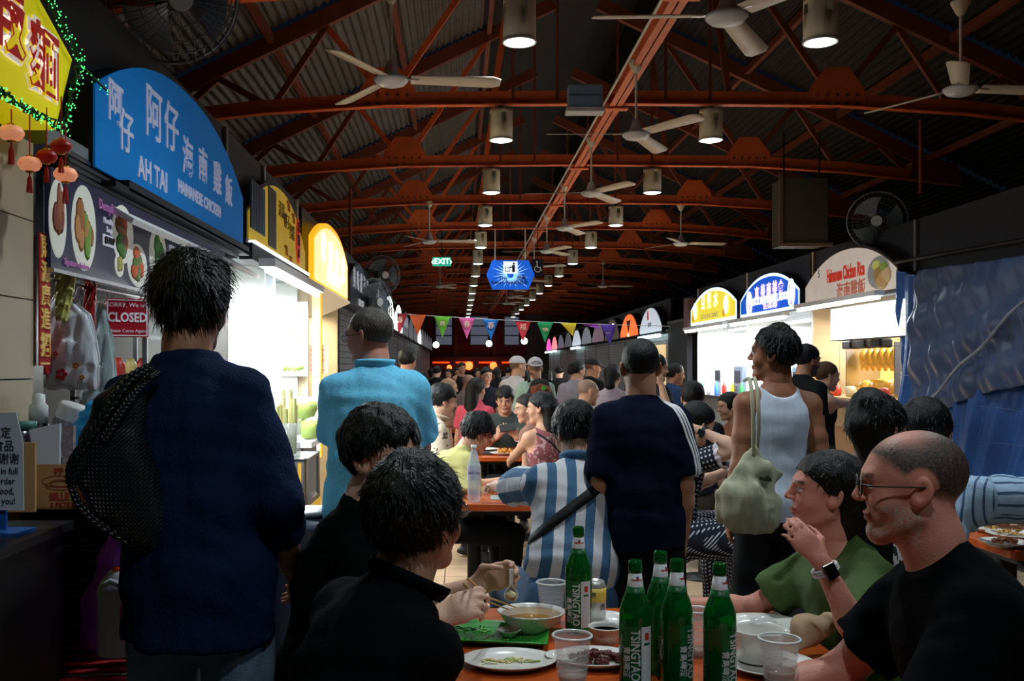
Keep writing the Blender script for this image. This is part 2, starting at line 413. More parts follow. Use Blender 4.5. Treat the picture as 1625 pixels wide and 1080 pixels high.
def person(label, head, yaw=0, sit=False, lean=4, twist=0, hyaw=None, hpitch=0, hroll=0, H=None, h=.012, hh=None, skin='mid',
           hair=None, top=None, bottom=None, aR=None, aL=None, fem=0., girth=1., side=0., seat=.45, legs=None, extras=None, shoe=(30,30,34), group=None, brow=(30,22,18), beard=None, jaw=1., fat=0., feet=None, cat='person', name='person', buzz=None, lipc=None, shw=1., neckl=1.):
    hh = hh or h*.6; hyaw = yaw+twist if hyaw is None else hyaw
    Hd = np.array(W(*head)) if len(head) == 3 else np.array(head[0])
    def skel(Hm):
        s = Hm/1.75; J = {}; B = rotm(yaw); r, f = B[:,0], B[:,1]; up = np.array([0,0,1.])
        P = np.array([0,0,(seat+.09*s) if sit else .95*s]); J['pel'] = P
        def u(a): return up*math.cos(math.radians(a))*math.cos(math.radians(side))+f*math.sin(math.radians(a))+r*math.sin(math.radians(side))
        a0, a1, a2 = lean*.7, lean, lean*1.25
        J['lum'] = P+u(a0)*.14*s; J['che'] = J['lum']+u(a1)*.19*s; J['nek'] = J['che']+u(a2)*.19*s
        S = rotm(yaw+twist); sr, sf = S[:,0], S[:,1]; tdir = u(a2); J['tdir'] = tdir
        sr = sr-tdir*(sr @ tdir); sr /= np.linalg.norm(sr); J['sr'] = sr; J['sf'] = np.cross(tdir, sr); J['r'] = r; J['f'] = f
        J['shR'] = J['nek']-tdir*.088*s+sr*.152*s*shw; J['shL'] = J['nek']-tdir*.088*s-sr*.152*s*shw
        HR = rotm(hyaw, hpitch, hroll); J['HR'] = HR
        nk = (tdir*.6+up*.4); nk /= np.linalg.norm(nk)
        J['skb'] = J['nek']+nk*.062*s*neckl+sf*.012*s
        J['hd'] = J['skb']+HR @ (np.array([0,.018,.088])*s)
        return s, J
    if H is None:
        lo_, hi_ = 1.2, 2.2
        for _ in range(30):
            m_ = (lo_+hi_)/2; s, J = skel(m_)
            if J['hd'][2] < Hd[2]: lo_ = m_
            else: hi_ = m_
        H = m_
    s, J = skel(H); off = np.array([Hd[0]-J['hd'][0], Hd[1]-J['hd'][1], Hd[2]-J['hd'][2] if sit else 0.])
    for k_ in ('pel','lum','che','nek','shR','shL','skb','hd'): J[k_] = J[k_]+off
    hs = s**.5                                      # heads vary less than bodies
    up = np.array([0,0,1.]); r, f = J['r'], J['f']
    print('PERSON %-60s H=%.2f dz=%.2f' % (label[:60], H, off[2]))
    # arms
    arms = {}
    for sd, a in (('R',aR),('L',aL)):
        sg = 1 if sd == 'R' else -1; a = a or {}; sh = J['sh'+sd]
        T = a.get('wrist')
        if T is None:
            T = sh-up*.515*s+J['sr']*sg*.05*s+J['sf']*(.05)*s; pole = a.get('pole', J['sr']*sg*.2-J['sf'])
        else:
            T = np.array(W(*T)); pole = np.array(a.get('pole', (-up*.8+J['sr']*sg*.5-J['sf']*.2)))
        el, wr = ik(sh, T, .285*s, .25*s, pole)
        fd = np.array(a.get('fdir', wr-el), float); fd = fd/np.linalg.norm(fd); pn = np.array(a.get('palm', -J['sr']*sg), float)
        arms[sd] = (sh, el, wr, fd, pn, a.get('curl', .35))
    # legs
    LG = {}
    for sg, sd in ((1,'R'),(-1,'L')):
        hip = J['pel']+r*sg*.09*s-up*.02*s
        if sit:
            fd = f*math.cos(.12)+r*sg*math.sin(.2); kn = hip+fd*.42*s; kn[2] = hip[2]+.0; an = np.array([kn[0],kn[1],.08])+f*.02
        else:
            an = np.array([hip[0],hip[1],.08])+r*sg*.03; kn = (hip+an)/2+f*.02; kn[2] = .5*s
        if legs and sd in legs:
            kn, an = [np.array(q, float)+np.array([hip[0],hip[1],0]) for q in legs[sd]]
        LG[sd] = (hip, kn, an)
    root = empty(name, (J['pel'][0], J['pel'][1], 0), 0, label, cat, group); ro = np.array([J['pel'][0], J['pel'][1], 0.])
    sk = SKIN[skin] if isinstance(skin, str) else skin; lc = np.array(lin(sk))
    sr, sf, td = J['sr'], J['sf'], J['tdir']; g = girth
    top = dict(top or {}); bottom = dict(bottom or {})
    ts = [(J['pel']-up*.03*s, .158*s*g, .108*s*g), (J['lum'], .135*s*g*(1-.06*fem), .098*s*g), (J['che'], .146*s*g, .11*s*g), (J['nek']-td*.115*s, .15*s*(.5+.5*g)*shw, .10*s*g), (J['nek']-td*.06*s, .105*s*shw, .072*s), (J['nek']+td*.0*s, .062*s, .057*s)]
    def bounds(pts, m): A = np.array(pts); return A.min(0)-m, A.max(0)+m
    allp = [t[0] for t in ts]+[J['shR'], J['shL']]
    parts = []
    # ---- body skin: trunk + arms + legs
    tank = top.get('kind') in ('tank','strap','none')
    pts = list(allp)+[x for a in arms.values() for x in a[1:2]]
    lo, hi = bounds(pts, .2*s)
    bs = SDF(lo, hi, h if tank else h*1.5)
    sh_ = -.004 if tank else -.018
    bs.loft([(c, a+sh_, b+sh_) for c, a, b in ts], sr, k=.03)
    for sd in 'RL':
        S0, E0, W0 = arms[sd][:3]; rr = (.86 if fem else 1.)*(.6+.4*g)
        bs.cap(S0, S0+(E0-S0)*.5, .052*s*rr, .047*s*rr, k=.04); bs.cap(S0+(E0-S0)*.5, E0, .047*s*rr, .04*s*rr, k=.02)
        if tank: bs.cap(J['nek']-td*.03*s, S0+td*.015*s, .045*s, .045*s, k=.04)
    bs.cap(J['nek']-td*.02*s, J['skb'], .058*s, .052*s, k=.03)
    parts.append(bs.mesh())
    # legs (only skin that shows)
    bk = bottom.get('kind', 'trousers')
    if bk in ('shorts','skirt'):
        for sd in 'RL':
            hp, kn, an = LG[sd]; ls = SDF(*bounds([hp,kn,an], .12*s), h)
            ls.cap(hp, kn, .075*s, .052*s, k=.02); ls.cap(kn, kn+(an-kn)*.35, .05*s, .052*s, k=.03); ls.cap(kn+(an-kn)*.35, an, .052*s, .033*s, k=.02)
            parts.append(ls.mesh())
    # forearms and hands
    fh = min(h, .009) if h > .007 else h*.75
    for sd in 'RL':
        S0, E0, W0, fd, pn, cu = arms[sd]; rr = (.86 if fem else 1.)*(.7+.3*g); A = SDF(*bounds([E0+(S0-E0)*.5, E0, W0, W0+fd*.19*s], .06*s), fh)
        m_ = E0+(W0-E0)*.3
        A.cap(E0+(S0-E0)*.5, E0, .047*s*rr, .041*s*rr, k=.02); A.cap(E0, m_, .042*s*rr, .044*s*rr, k=.02); A.cap(m_, W0, .043*s*rr, .027*s*rr, k=.02)
        build_hand(A, W0, fd, pn, sd == 'R', cu, s*(.85 if fem else .93), k=.006)
        V, Q = A.mesh(); parts.append((relax(V, Q, 1, .4), Q))
    # head
    hd, HR = J['hd'], J['HR']
    ext = np.array([.12]*3)*hs; Hs = SDF(np.minimum(hd-ext*1.15, J['nek']-.03), np.maximum(hd+ext*1.15, J['nek']+.05), hh)
    head_sdf(Hs, hd, HR, hs, fem, jaw, fat)
    nw = (.05 if fem else .058)*hs*(.75+.25*g)
    skb = hd+HR @ (np.array([0,-.018,-.055])*hs)
    Hs.loft([(J['nek']-td*.03, nw*1.2, nw*1.15), ((J['nek']+skb)/2, nw, nw), (skb, nw, nw)], sr, k=.022*hs)
    V, Q = Hs.mesh(); V = relax(V, Q, 1, .35); nh = len(V); parts.append((V, Q))
    V, Q = merge(parts)
    # skin colour
    r_ = np.random.RandomState(int(abs(head[0] if len(head) == 3 else 7)*13) % 9999)
    cols = np.tile(lc, (len(V),1)); L = ((V-hd) @ HR)/hs; x, y, z = L[:,0], L[:,1], L[:,2]
    isH = np.zeros(len(V), bool); isH[-nh:] = True
    def blend(mask, c, a=1.): cols[mask] = cols[mask]*(1-a)+np.array(lin(c) if max(c) > 1.01 else c)*a
    fx = np.abs(x)
    redness = np.exp(-(((fx-.04)/.02)**2+((z+.025)/.022)**2))*(y > .04)*isH+np.exp(-((fx-.08)/.01)**2-((z)/.03)**2)*isH*.8+np.exp(-(x/.014)**2-((z+.02)/.012)**2)*(y > .09)*isH
    cols *= 1-np.clip(redness[:,None]*.4, 0, .45)*np.array([.1,.42,.42])
    lip = isH & (y > .075) & (np.abs(x) < .023) & (np.abs(z+.0585) < .0105-.25*fx*fx/.023); blend(lip, lipc or (160,84,80), .6)
    bro = isH & (y > .06) & (fx > .014) & (fx < .05) & (np.abs(z-(.029-.09*np.abs(fx-.034))) < (.0045 if hh < .005 else .006)); blend(bro, brow, .8)
    ey = isH & (((fx-.031)/.0145)**2+((z-.005)/.0062)**2 < 1) & (y > .078)
    blend(ey, (215,210,205), 1.); blend(isH & (((fx-.031)/.0062)**2+((z-.005)/.0062)**2 < 1) & (y > .08), (30,20,15), 1.)
    blend(isH & (y > .07) & (((fx-.031)/.017)**2+((z-.010)/.0035)**2 < 1), (40,28,24), .6)
    if beard: blend(isH & (y > -.005) & (z < -.03) & (z > -.115) & ~lip & ((z < -.05) | (fx > .045)) & (r_.rand(len(V)) < beard[1]), beard[0], .75)
    if buzz:   # cropped hair painted close on the scalp: a colour of the head itself
        line = .62*y+.012; d = z-line; d2 = d+.012*noise3(L, 60, 3)
        bald = np.clip((z-.075)/.03, 0, 1)*np.clip((y+.05)/.05, 0, 1) if buzz[2] else 0
        w = np.clip(d2/.02, 0, 1)*isH*(1-.85*bald)*np.clip((np.sqrt(((y+.006)/.03)**2+((z)/.04)**2)-1)*4, 0, 1)**(fx > .066)*(y < .085-.3*np.maximum(0, .05-z))
        w = np.clip(w*buzz[1]*(1-.3*r_.rand(len(V))), 0, 1); cols = cols*(1-w[:,None])+np.array(lin(buzz[0]))*w[:,None]
    npmesh('body', V-ro, Q, skinmat(), root, cols)
    # ---- garment
    if top.get('kind') != 'none':
        ez = top.get('ease', .020)*.6; sl = top.get('sleeve', .55); hem = top.get('hem', .0); lo, hi = bounds(allp+[a[1] for a in arms.values()]+[a[2] for a in arms.values()], .24*s)
        lo[2] = max(lo[2], .01)
        G = SDF(lo, hi, h); low = J['pel']-td*0-up*(.05+hem)*s if not sit else J['pel']-up*.02+td*top.get('lift', 0)
        t2 = [(low, (.168+hem*.1)*s*g+ez, (.118+hem*.08)*s*g+ez)]+([(J['pel'], (.168*s*g+ez), (.122*s*g+ez))] if hem > .03 and not sit else [])+[(c, a+ez, b+ez*.8) for c, a, b in ts[1:5]]
        if top.get('loose'): t2[-4] = (t2[-4][0], .158*s*g+ez, .118*s*g+ez)
        G.loft(t2, sr, k=.035, flat0=True)
        G.loft([t2[-1], (J['nek']+td*.004, .082*s, .07*s)], sr, k=.03)
        ref = []
        for sd in 'RL':
            S0, E0, W0 = arms[sd][:3]; rr = (.86 if fem else 1.)*(.65+.35*g)
            if tank: continue
            e = ez*1.0+(.006 if sl < 1 else 0)
            if sl <= 1: G.loft([(S0+(S0-E0)*.02, (.052)*s*rr+e, .052*s*rr+e), (S0+(E0-S0)*sl, .051*s*rr+e*1.35, .051*s*rr+e*1.35)], sf, k=.045, flat1=True)
            else:
                G.loft([(S0, .052*s*rr+e, .052*s*rr+e), (E0, .047*s*rr+e*1.1, .047*s*rr+e*1.1)], sf, k=.045)
                G.loft([(E0, .047*s*rr+e*1.1, .047*s*rr+e*1.1), (E0+(W0-E0)*(sl-1), .04*s*rr+e*.8, .04*s*rr+e*.8)], sf, k=.02, flat1=True)
        am = top.get('wrinkle', .006); G.displace(am, 26, 5, (1,1,.55)); G.displace(am*.5, 62, 9, (1.2,1.2,.7))
        nd = td*.75+sf*top.get('scoop', .35); G.halfspace(J['nek']+td*.022*s+top.get('neck', 0)*td, nd, J['nek']-.13, J['nek']+.13)
        if tank:
            for sg in (1,-1):
                c = J['nek']-td*.085*s+sr*sg*.205*s; G.ell(c, (.085*s,.3*s,.135*s), np.stack([sr,sf,td],1), k=.006, mode='s')
            G.ell(J['nek']+td*.03*s, (.085*s,.3*s,.075*s), np.stack([sr,sf,td],1), k=.006, mode='s')
            if top.get('kind') == 'strap': G.halfspace(J['nek']-td*.13*s, td, J['nek']-.3, J['nek']+.2)
        V, Q = G.mesh(); V = relax(V, Q, 1, .4)
        # pattern coordinates
        ax = J['nek']-J['pel']; ax /= np.linalg.norm(ax); q = V-J['che']
        pat = np.stack([q @ sr, q @ sf, q @ ax], 1)
        for sd in 'RL':
            S0, E0, W0 = arms[sd][:3]; dd = (E0-S0); Ln = np.linalg.norm(dd); dd = dd/Ln; e = V-S0; t = e @ dd; rad = np.linalg.norm(e-t[:,None]*dd, axis=1)
            mk = (t > .05*s) & (rad < .1*s) if sl <= 1 else (t > .07) & (rad < .09*s)
            ps = np.cross(dd, sf); ps /= np.linalg.norm(ps)+1e-9; pf = np.cross(dd, ps); ee = e[mk]
            pat[mk] = np.stack([np.arctan2(ee @ pf, ee @ ps)*.055, ee @ sf, ee @ dd], 1)
        gm = top.get('mat') or cloth(top.get('name','plain'), top.get('color', (40,40,46)))
        go = npmesh(top.get('part','shirt'), V-ro, Q, gm, root, pat=pat)
        if top.get('collar'):
            cm = MB(); n = 28
            def cf(u_, v_):
                a = (u_-.5)*2*PI*.93+PI   # opens at the front
                e = np.array([math.sin(a), math.cos(a)])*(.070+.014*math.sin(v_*PI)-.012*(v_ < .5)*(1-2*v_))*s
                if v_ < .5: zz = v_*2*.036
                else: zz = .036-(v_-.5)*2*.034; e = e*(1.06+.05*(v_-.5)*2)
                return J['nek']+sr*e[0]+sf*(e[1]*1.02+.008)+td*(.0+zz+.012)*s-sf*0-ro
            cm.grid(cf, n, 6); o_ = cm.build('collar', gm, root); md = o_.modifiers.new('t', 'SOLIDIFY'); md.thickness = .004
    # ---- trousers
    if bottom:
        hi_leg = {'trousers':1.95,'shorts':.8,'skirt':.75}[bk]; ez = bottom.get('ease', .014)
        T = SDF(*bounds([J['pel'], LG['R'][1], LG['L'][1], LG['R'][0], LG['L'][0]]+([LG['R'][2], LG['L'][2]] if hi_leg > 1 else []), .17*s), h*1.1)
        T.loft([(J['pel']-up*.07*s, .165*s*g+ez*.3, .115*s*g+ez*.3), (J['pel']+up*(.05 if not sit else .03)*s, .15*s*g, .1*s*g)]+([(J['pel']+(J['che']-J['pel'])*bottom['rise'], .142*s*g, .1*s*g)] if 'rise' in bottom else []), r, k=.03, flat1=True)
        for sd in 'RL':
            hp, kn, an = LG[sd]
            if hi_leg < 1: T.loft([(hp, .088*s*g, .088*s*g), (hp+(kn-hp)*hi_leg, .082*s*g+ez, .08*s*g+ez)], r, k=.04, flat1=True)
            else:
                T.loft([(hp, .086*s*g+ez*.5, .088*s*g+ez*.5), (kn, .062*s+ez, .062*s+ez)], r, k=.04)
                T.loft([(kn, .062*s+ez, .062*s+ez), (kn+(an-kn)*.93, .05*s+ez, .052*s+ez)], r, k=.02, flat1=True)
            if bk == 'skirt' : T.loft([((LG['R'][0]+LG['L'][0])/2, .17*s, .11*s), ((LG['R'][1]+LG['L'][1])/2, .17*s, .09*s)], r, k=.05)
        T.displace(.006, 30, 11, (1,1,.6)); V, Q = T.mesh(); V = relax(V, Q, 1, .4)
        q = V-J['pel']; pat = np.stack([q @ r, q @ f, q[:,2]-q @ f*(1. if sit else 0)], 1)
        npmesh(bottom.get('part', bk), V-ro, Q, bottom.get('mat') or cloth(bottom.get('name','trouser'), bottom.get('color', (30,32,40))), root, pat=pat)
        for sd in 'RL':
            an = LG[sd][2]; sho = SDF(an-np.array([.25,.25,.12])*s, an+np.array([.25,.25,.08])*s, max(h, .01))
            sho.ell(an+f*.055*s-up*.035, (.046*s,.135*s,.042*s), np.stack([r,f,up],1), k=.02); sho.cap(an-up*.02, an+up*.01, .042*s, .04*s, k=.02)
            sho.halfspace((an[0],an[1],an[2]-.072), (0,0,-1)); V, Q = sho.mesh()
            npmesh('shoe', V-ro, Q, mat('shoe_%d' % shoe[0], shoe, .6, bump=.1), root)
    # ---- hair
    if hair:
        hc = hair.get('color', (16,14,15)); th = hair.get('t', .016); st = hair.get('style', 'short')
        e2 = np.array([.16]*3)*hs; dn = hair.get('down', 0)
        Hr = SDF(hd-e2-np.array([0,0,dn]), hd+e2+np.array([0,0,.01]), hair.get('h', max(hh, .0045)))
        def pp(x, y, z): return hd+HR @ (np.array([x,y,z])*hs)
        Hr.ell(pp(0,-.014,.036), np.array([.075+th,.095+th,.084+th])*hs, HR, k=.01)
        if hair.get('vol'): 
            for (x,y,z,rr) in hair['vol']: Hr.ell(pp(x,y,z), np.array([rr]*3)*hs, HR, k=.03)
        Hr.displace(hair.get('mess', .004), 75, 21, (1,1,.5)); Hr.displace(hair.get('mess', .004)*.6, 170, 22, (1,1,.5))
        sl_, off_ = hair.get('line', (.8,.0)); n_ = HR @ np.array([0, sl_, -1.])
        # cut away face and nape
        I = Hr.v; sl3, P = Hr.sub(Hr.lo, Hr.lo+Hr.n*Hr.h); Lp = ((P-hd) @ HR)/hs; X, Y_, Z = Lp[...,0], Lp[...,1], Lp[...,2]
        lim = np.where(Y_ > -.02, .8*Y_+.004, .72*Y_+.004)+off_
        fr = hair.get('fringe')
        if fr is not None:
            cut = fr+.012*np.sin(X*90+1)+.006*np.sin(X*210)
            lim = np.where(Y_ > .05, np.minimum(lim, cut), lim)
            if hair.get('part_'): lim = lim+np.where(Y_ > .05, np.maximum(0, .03-np.abs(X-hair['part_']))*1.2, 0)
        side = hair.get('side'); 
        if side is not None: lim = np.where((np.abs(X) > .055) & (Y_ > -.01) & (Y_ < .05), np.minimum(lim, side), lim)
        nape = hair.get('nape')
        if nape is not None: lim = np.where(Y_ < -.03, np.minimum(lim, nape), lim)
        if hair.get('ring'): lim = np.where(Z > .058-.55*Y_+.016*noise3(Lp, 90, 4), 9., lim)
        dcut = (lim-Z)*hs*.8+.003*np.sin(X*160)*np.cos(Y_*140)
        Hr.v = np.maximum(Hr.v, dcut.astype(np.float32))
        for (a, b, ra, rb) in hair.get('locks', []): Hr.cap(pp(*a), pp(*b), ra*hs, rb*hs, k=.02)
        if hair.get('hang'):     # long hair falling straight down from the back of the head
            for (x, y, z, x2, y2, z2, ra, rb) in hair['hang']:
                a = pp(x,y,z); b = a+(sr*x2+sf*y2+up*z2)*hs; Hr.cap(a, b, ra*hs, rb*hs, k=.03)
        if dn: Hr.displace(.003, 120, 8, (1,1,.25))
        V, Q = Hr.mesh(); V = relax(V, Q, 1, .3)
        nst = hair.get('strands', 0)
        hp_ = [(V-ro, Q)]
        if nst:
            hl = hair.get('slen', .03); ids = r_.choice(len(V), nst); L2 = ((V-hd) @ HR)/hs
            nrm = L2/np.linalg.norm(L2, axis=1)[:,None]; crown = np.array(hair.get('crown', (0,-.04,.12))); fl = L2-crown; 
            VV = np.zeros((nst*5,3)); QQ = []
            for i, vi in enumerate(ids):
                n1 = nrm[vi]; t1 = fl[vi]-n1*(fl[vi] @ n1); t1 /= np.linalg.norm(t1)+1e-6; t1 = t1+r_.normal(size=3)*.22
                bi = np.cross(n1, t1); bi /= np.linalg.norm(bi)+1e-9; w = .0022; l = hl*(.5+r_.rand())
                p0 = L2[vi]-n1*.003; p1 = p0+(t1*.8+n1*(.08+.16*r_.rand()**3))*l*.5; p2 = p1+(t1*.85-n1*.12+n1*.3*r_.rand()**4-np.array([0,0,.15]))*l*.5
                VV[i*5:i*5+5] = [p0-bi*w, p0+bi*w, p1-bi*w*.8, p1+bi*w*.8, p2]
                QQ += [(i*5,i*5+1,i*5+3,i*5+2), (i*5+2,i*5+3,i*5+4,i*5+4)]
            VW = hd+(HR @ (VV*hs).T).T
            hp_.append((VW-ro, np.array(QQ)))
        V, Q = merge(hp_)
        bad = Q[:,2] == Q[:,3]
        if bad.any():
            me = bpy.data.meshes.new('hair'); me.from_pydata([tuple(v) for v in V], [], [tuple(q) for q in Q[~bad]]+[tuple(q[:3]) for q in Q[bad]])
            me.polygons.foreach_set('use_smooth', [True]*len(me.polygons)); me.materials.append(hairmat(str(hc[0])+'_'+str(hc[2]), hc)); o = bpy.data.objects.new('hair', me); C.objects.link(o); o.parent = root
        else: npmesh('hair', V, Q, hairmat(str(hc[0])+'_'+str(hc[2]), hc), root)
    J.update(root=root, ro=ro, s=s, hs=hs, arms=arms, LG=LG, H=H); J['pp'] = lambda x, y, z: Vector(hd+HR @ (np.array([x,y,z])*hs))-root.location
    return J
# ================================================================ THE SETTING
XC = 1.555; XL = -1.30; XR = 4.30
orange = mat('orange_steel', (232,112,58), .5, bump=.15, bscale=30, vary=.18, vscale=5)
orange_d = mat('orange_steel_dark', (130,66,44), .6, bump=.15, bscale=30, vary=.25, vscale=4)  # darker orange; on the right-hand struts it stands in for shade
cream = mat('cream_enamel', (214,208,180), .4, vary=.06)
white_p = mat('white_paint', (222,222,214), .4, vary=.04)
blackm = mat('black_metal', (18,18,20), .45)
darkg = mat('dark_grey_board', (38,42,50), .6, vary=.1)
steel = mat('stainless', (170,172,176), .28, 1., vary=.08, stretch=(1,1,20))
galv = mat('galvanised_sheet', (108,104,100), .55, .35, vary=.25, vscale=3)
# floor: concrete base with individual tiles in the part the photograph shows
fb = struct(MB().box((-6,-1,-.12),(10,58,-.02)).build('floor', mat('grout', (70,62,54), .9, vary=.2, vscale=2)))
tm = [mat('floor_tile_%d' % i, c, .38, vary=.12, vscale=3, bump=.08) for i, c in enumerate([(176,150,122),(168,142,116),(184,158,130)])]
tile0 = [MB().box((-.147,-.147,-.0199),(.147,.147,0)) for _ in tm]
T = .3; tms = []
for i, t in enumerate(tile0):
    o = t.build('floor_tile', tm[i], fb, bevel=.002); tms.append(o.data)
    if i: pass
    o.location = (-1.15+i*T, 2.75, 0)
n = 3; rr = random.Random(3)
cells = [(i, j) for j in range(0, 26) for i in range(0, 18)]
cells = [c for c in cells if not (c[1] == 0 and c[0] < 3)]
cells.sort(key=lambda c: c[1])
rest = MB(); cnt = 3
for (i, j) in cells:
    x, y = -1.15+i*T, 2.75+j*T
    if cnt < 298:
        o = bpy.data.objects.new('floor_tile', tms[rr.randrange(3)]); C.objects.link(o); o.parent = fb; o.location = (x, y, rr.uniform(-.0006,.0006)); cnt += 1
    else: rest.box((x-.147,y-.147,-.0199),(x+.147,y+.147,0))
for j in range(26, 120):
    for i in range(-1, 19):
        x, y = -1.15+i*T, 2.75+j*T; rest.box((x-.147,y-.147,-.0199),(x+.147,y+.147,0))
for j in range(-8, 0):
    for i in range(-1, 19):
        x, y = -1.15+i*T, 2.75+j*T; rest.box((x-.147,y-.147,-.0199),(x+.147,y+.147,0))
stuff(rest.build('floor_tiles_beyond', tm[0], fb))
# roof: corrugated sheets, ribs along the hall, one sheet per bay and strip
ceil = struct(MB().box((-4.5,1,3.70),(-4.2,55,3.78)).build('ceiling', darkg))
SL = .48; EAVE = (-3.5, 4.02)
def roofz(x): d = abs(x-XC); return EAVE[1]+(XC-EAVE[0]-d)*SL
def sheet(x0, x1, name_m, nrib):
    vs = []; fs = []; N = nrib*4
    for j in (0, 1):
        for i in range(N+1):
            x = x0+(x1-x0)*i/N; vs.append((x, j*2.9, roofz(x)+.10+.022*math.sin(i*PI/2)))
    for i in range(N): fs.append((i, i+1, N+2+i, N+1+i))
    return MB().add(vs, fs, True).build('roof_sheet', name_m, ceil)
bays = [LAMPY[2]+3.06*k for k in range(-2, 16)]
strips = [(-4.3,-3.1),(-3.1,-1.9),(-1.9,-.7),(-.7,.4),(2.7,3.8),(3.8,5.0),(5.0,6.2),(6.2,7.4)]
for k, (a, b) in enumerate(strips):
    o = sheet(a, b, galv if a < 1 else mat('shaded_sheet', (34,32,30), .7, .2, vary=.35, vscale=3), 14); o.location.y = bays[0]+.08  # right-hand strips get a near-black colour: shade of the unlit side painted in
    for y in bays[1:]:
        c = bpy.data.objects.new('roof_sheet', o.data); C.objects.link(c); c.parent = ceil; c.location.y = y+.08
# raised lantern over the ridge, all black
lt = MB().box((.35,-2,7.0),(2.75,57,7.05)).box((.35,-2,5.9),(.4,57,7.0)).box((2.7,-2,5.9),(2.75,57,7.0)).build('ridge_lantern', blackm, ceil)
# purlins along the hall
for x in (-3.1,-1.9,-.7,.4,2.7,3.8,5.0,6.2):
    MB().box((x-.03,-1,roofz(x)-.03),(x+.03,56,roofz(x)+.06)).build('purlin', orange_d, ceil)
# trusses
def truss():
    r = empty('roof_truss')
    def V(x, z, y=0): return Vector((x, y, z))
    CH = [(-3.5,3.95),(-2.0,4.12),(-.72,4.2),(XC,4.22),(3.83,4.2),(5.1,4.12),(6.6,3.95)]
    m = MB()
    for a, b in zip(CH[:-1], CH[1:]):
        m.bar(V(*a), V(*b), .012, .15); m.bar(V(a[0],a[1]-.075,-.04), V(b[0],b[1]-.075,-.04), .09, .012)
    m.build('bottom_chord', orange, r)
    for sg in (1, -1):
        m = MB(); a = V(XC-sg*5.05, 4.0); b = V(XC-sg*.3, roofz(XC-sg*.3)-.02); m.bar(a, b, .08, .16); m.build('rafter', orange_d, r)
        for (x0, z0, x1) in ((-.72,4.2,-1.35),(-.72,4.2,.35),(-1.9,4.12,-1.35),(-1.9,4.12,-2.45),(-2.9,4.02,-2.45),(.35,4.2,.6)):
            p = V(x0 if sg > 0 else 2*XC-x0, z0, .03); x = x1 if sg > 0 else 2*XC-x1; q = V(x, roofz(x1)-.1, .03)
            MB().bar(p, q, .05, .06).build('web_strut', orange if (x0 > -1.9 and sg > 0) else orange_d, r)  # all right-hand struts darker, the missing light there put into the colour
        gx = -.72 if sg > 0 else 2*XC+.72
        g = MB().prism([(-.28,-.09),(.28,-.09),(.28,.1),(.12,.32),(-.12,.32),(-.28,.1)], frame((gx,-.02,4.2),(1,0,0),(0,0,1)), .014).build('gusset_plate', orange, r)
        bm_ = MB()
        for i in range(5):
            for z in (4.15, 4.24): bm_.lathe([(.018,0),(.018,.012),(0,.016)], 6, (0,0,0)) if 0 else bm_.tube([(gx-.2+i*.1,-.036,z),(gx-.2+i*.1,-.052,z)], .018, 6)
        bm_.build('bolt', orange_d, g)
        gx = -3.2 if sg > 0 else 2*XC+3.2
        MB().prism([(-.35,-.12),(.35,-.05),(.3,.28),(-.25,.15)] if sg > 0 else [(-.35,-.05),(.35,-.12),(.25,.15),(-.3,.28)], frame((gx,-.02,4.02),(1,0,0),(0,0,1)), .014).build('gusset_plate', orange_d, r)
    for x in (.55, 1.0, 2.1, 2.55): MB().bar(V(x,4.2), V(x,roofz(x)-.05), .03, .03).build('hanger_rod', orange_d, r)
    return r
tr0 = truss(); tr0.location = (0, LAMPY[2]-3.06, 0)
tag(tr0, 'orange riveted steel roof truss nearest the front, just above the frame edge', 'truss', 'orange steel roof trusses')
for k in range(0, 15):
    dup(tr0, (0, LAMPY[2]+3.06*k, 0), label='orange steel roof truss across the hall, %s one in view' % ORD[k])
# central girder
g = empty('ridge_girder', (XC+.03,0,4.12), 0, 'long orange steel girder running down the hall that carries the central ceiling fans', 'beam')
MB().box((-.065,1,-.0),(.065,54,.012)).box((-.006,1,0),(.006,54,.13)).box((-.05,1,.13),(.05,54,.14)).build('flange_beam', mat('orange_primer', (224,120,78), .5, vary=.12), g)
MB().tube([(-.12,1,.02),(-.12,54,.02)], .012, 6).build('cable_conduit', white_p, g)
for k in range(0, 12):
    m = MB().prism([(-.13,-.05),(.13,-.05),(.13,.05),(-.13,.05)], frame((0,LAMPY[2]+3.06*k,-.012),(1,0,0),(0,-1,0)), .012); m.build('cleat_plate', orange, g)
# walls
darkw = mat('dark_wall', (44,42,46), .8, vary=.2)
struct(MB().box((-4.6,0,0),(-4.5,57,3.9)).build('wall_left', darkw)); struct(MB().box((8.2,0,0),(8.3,57,3.9)).build('wall_right', darkw))
wf = struct(MB().box((-4.6,50.0,0),(8.3,50.2,7.2)).build('wall_far', mat('gable_grey', (120,112,108), .8, vary=.15)))
MB().box((-1.6,49.9,2.0),(3.4,50,4.1)).build('red_panel', mat('red_board', (120,26,30), .6), wf)
for i, (a, b) in enumerate(((-1.15,-.35),(.6,1.45),(2.3,3.0))):
    w = MB(); w.box((a-.05,49.84,2.5),(b+.05,49.9,4.0)); fr = w.build('window_frame', mat('grey_frame', (90,90,96), .5), wf)
    for k in range(3): MB().box((a,49.82,2.56+k*.48),(b,49.86,2.98+k*.48)).build('pane', emis('night_pane', (120,130,150), .25), fr)
for x in (-.15, 1.75): MB().box((x-.08,49.75,0),(x+.08,49.9,4.4)).build('pilaster', orange_d, wf)
struct(MB().box((-1.6,49.6,1.2),(3.2,49.8,1.95)).build('trim_1', mat('dark_red_fascia', (70,20,20), .6)))
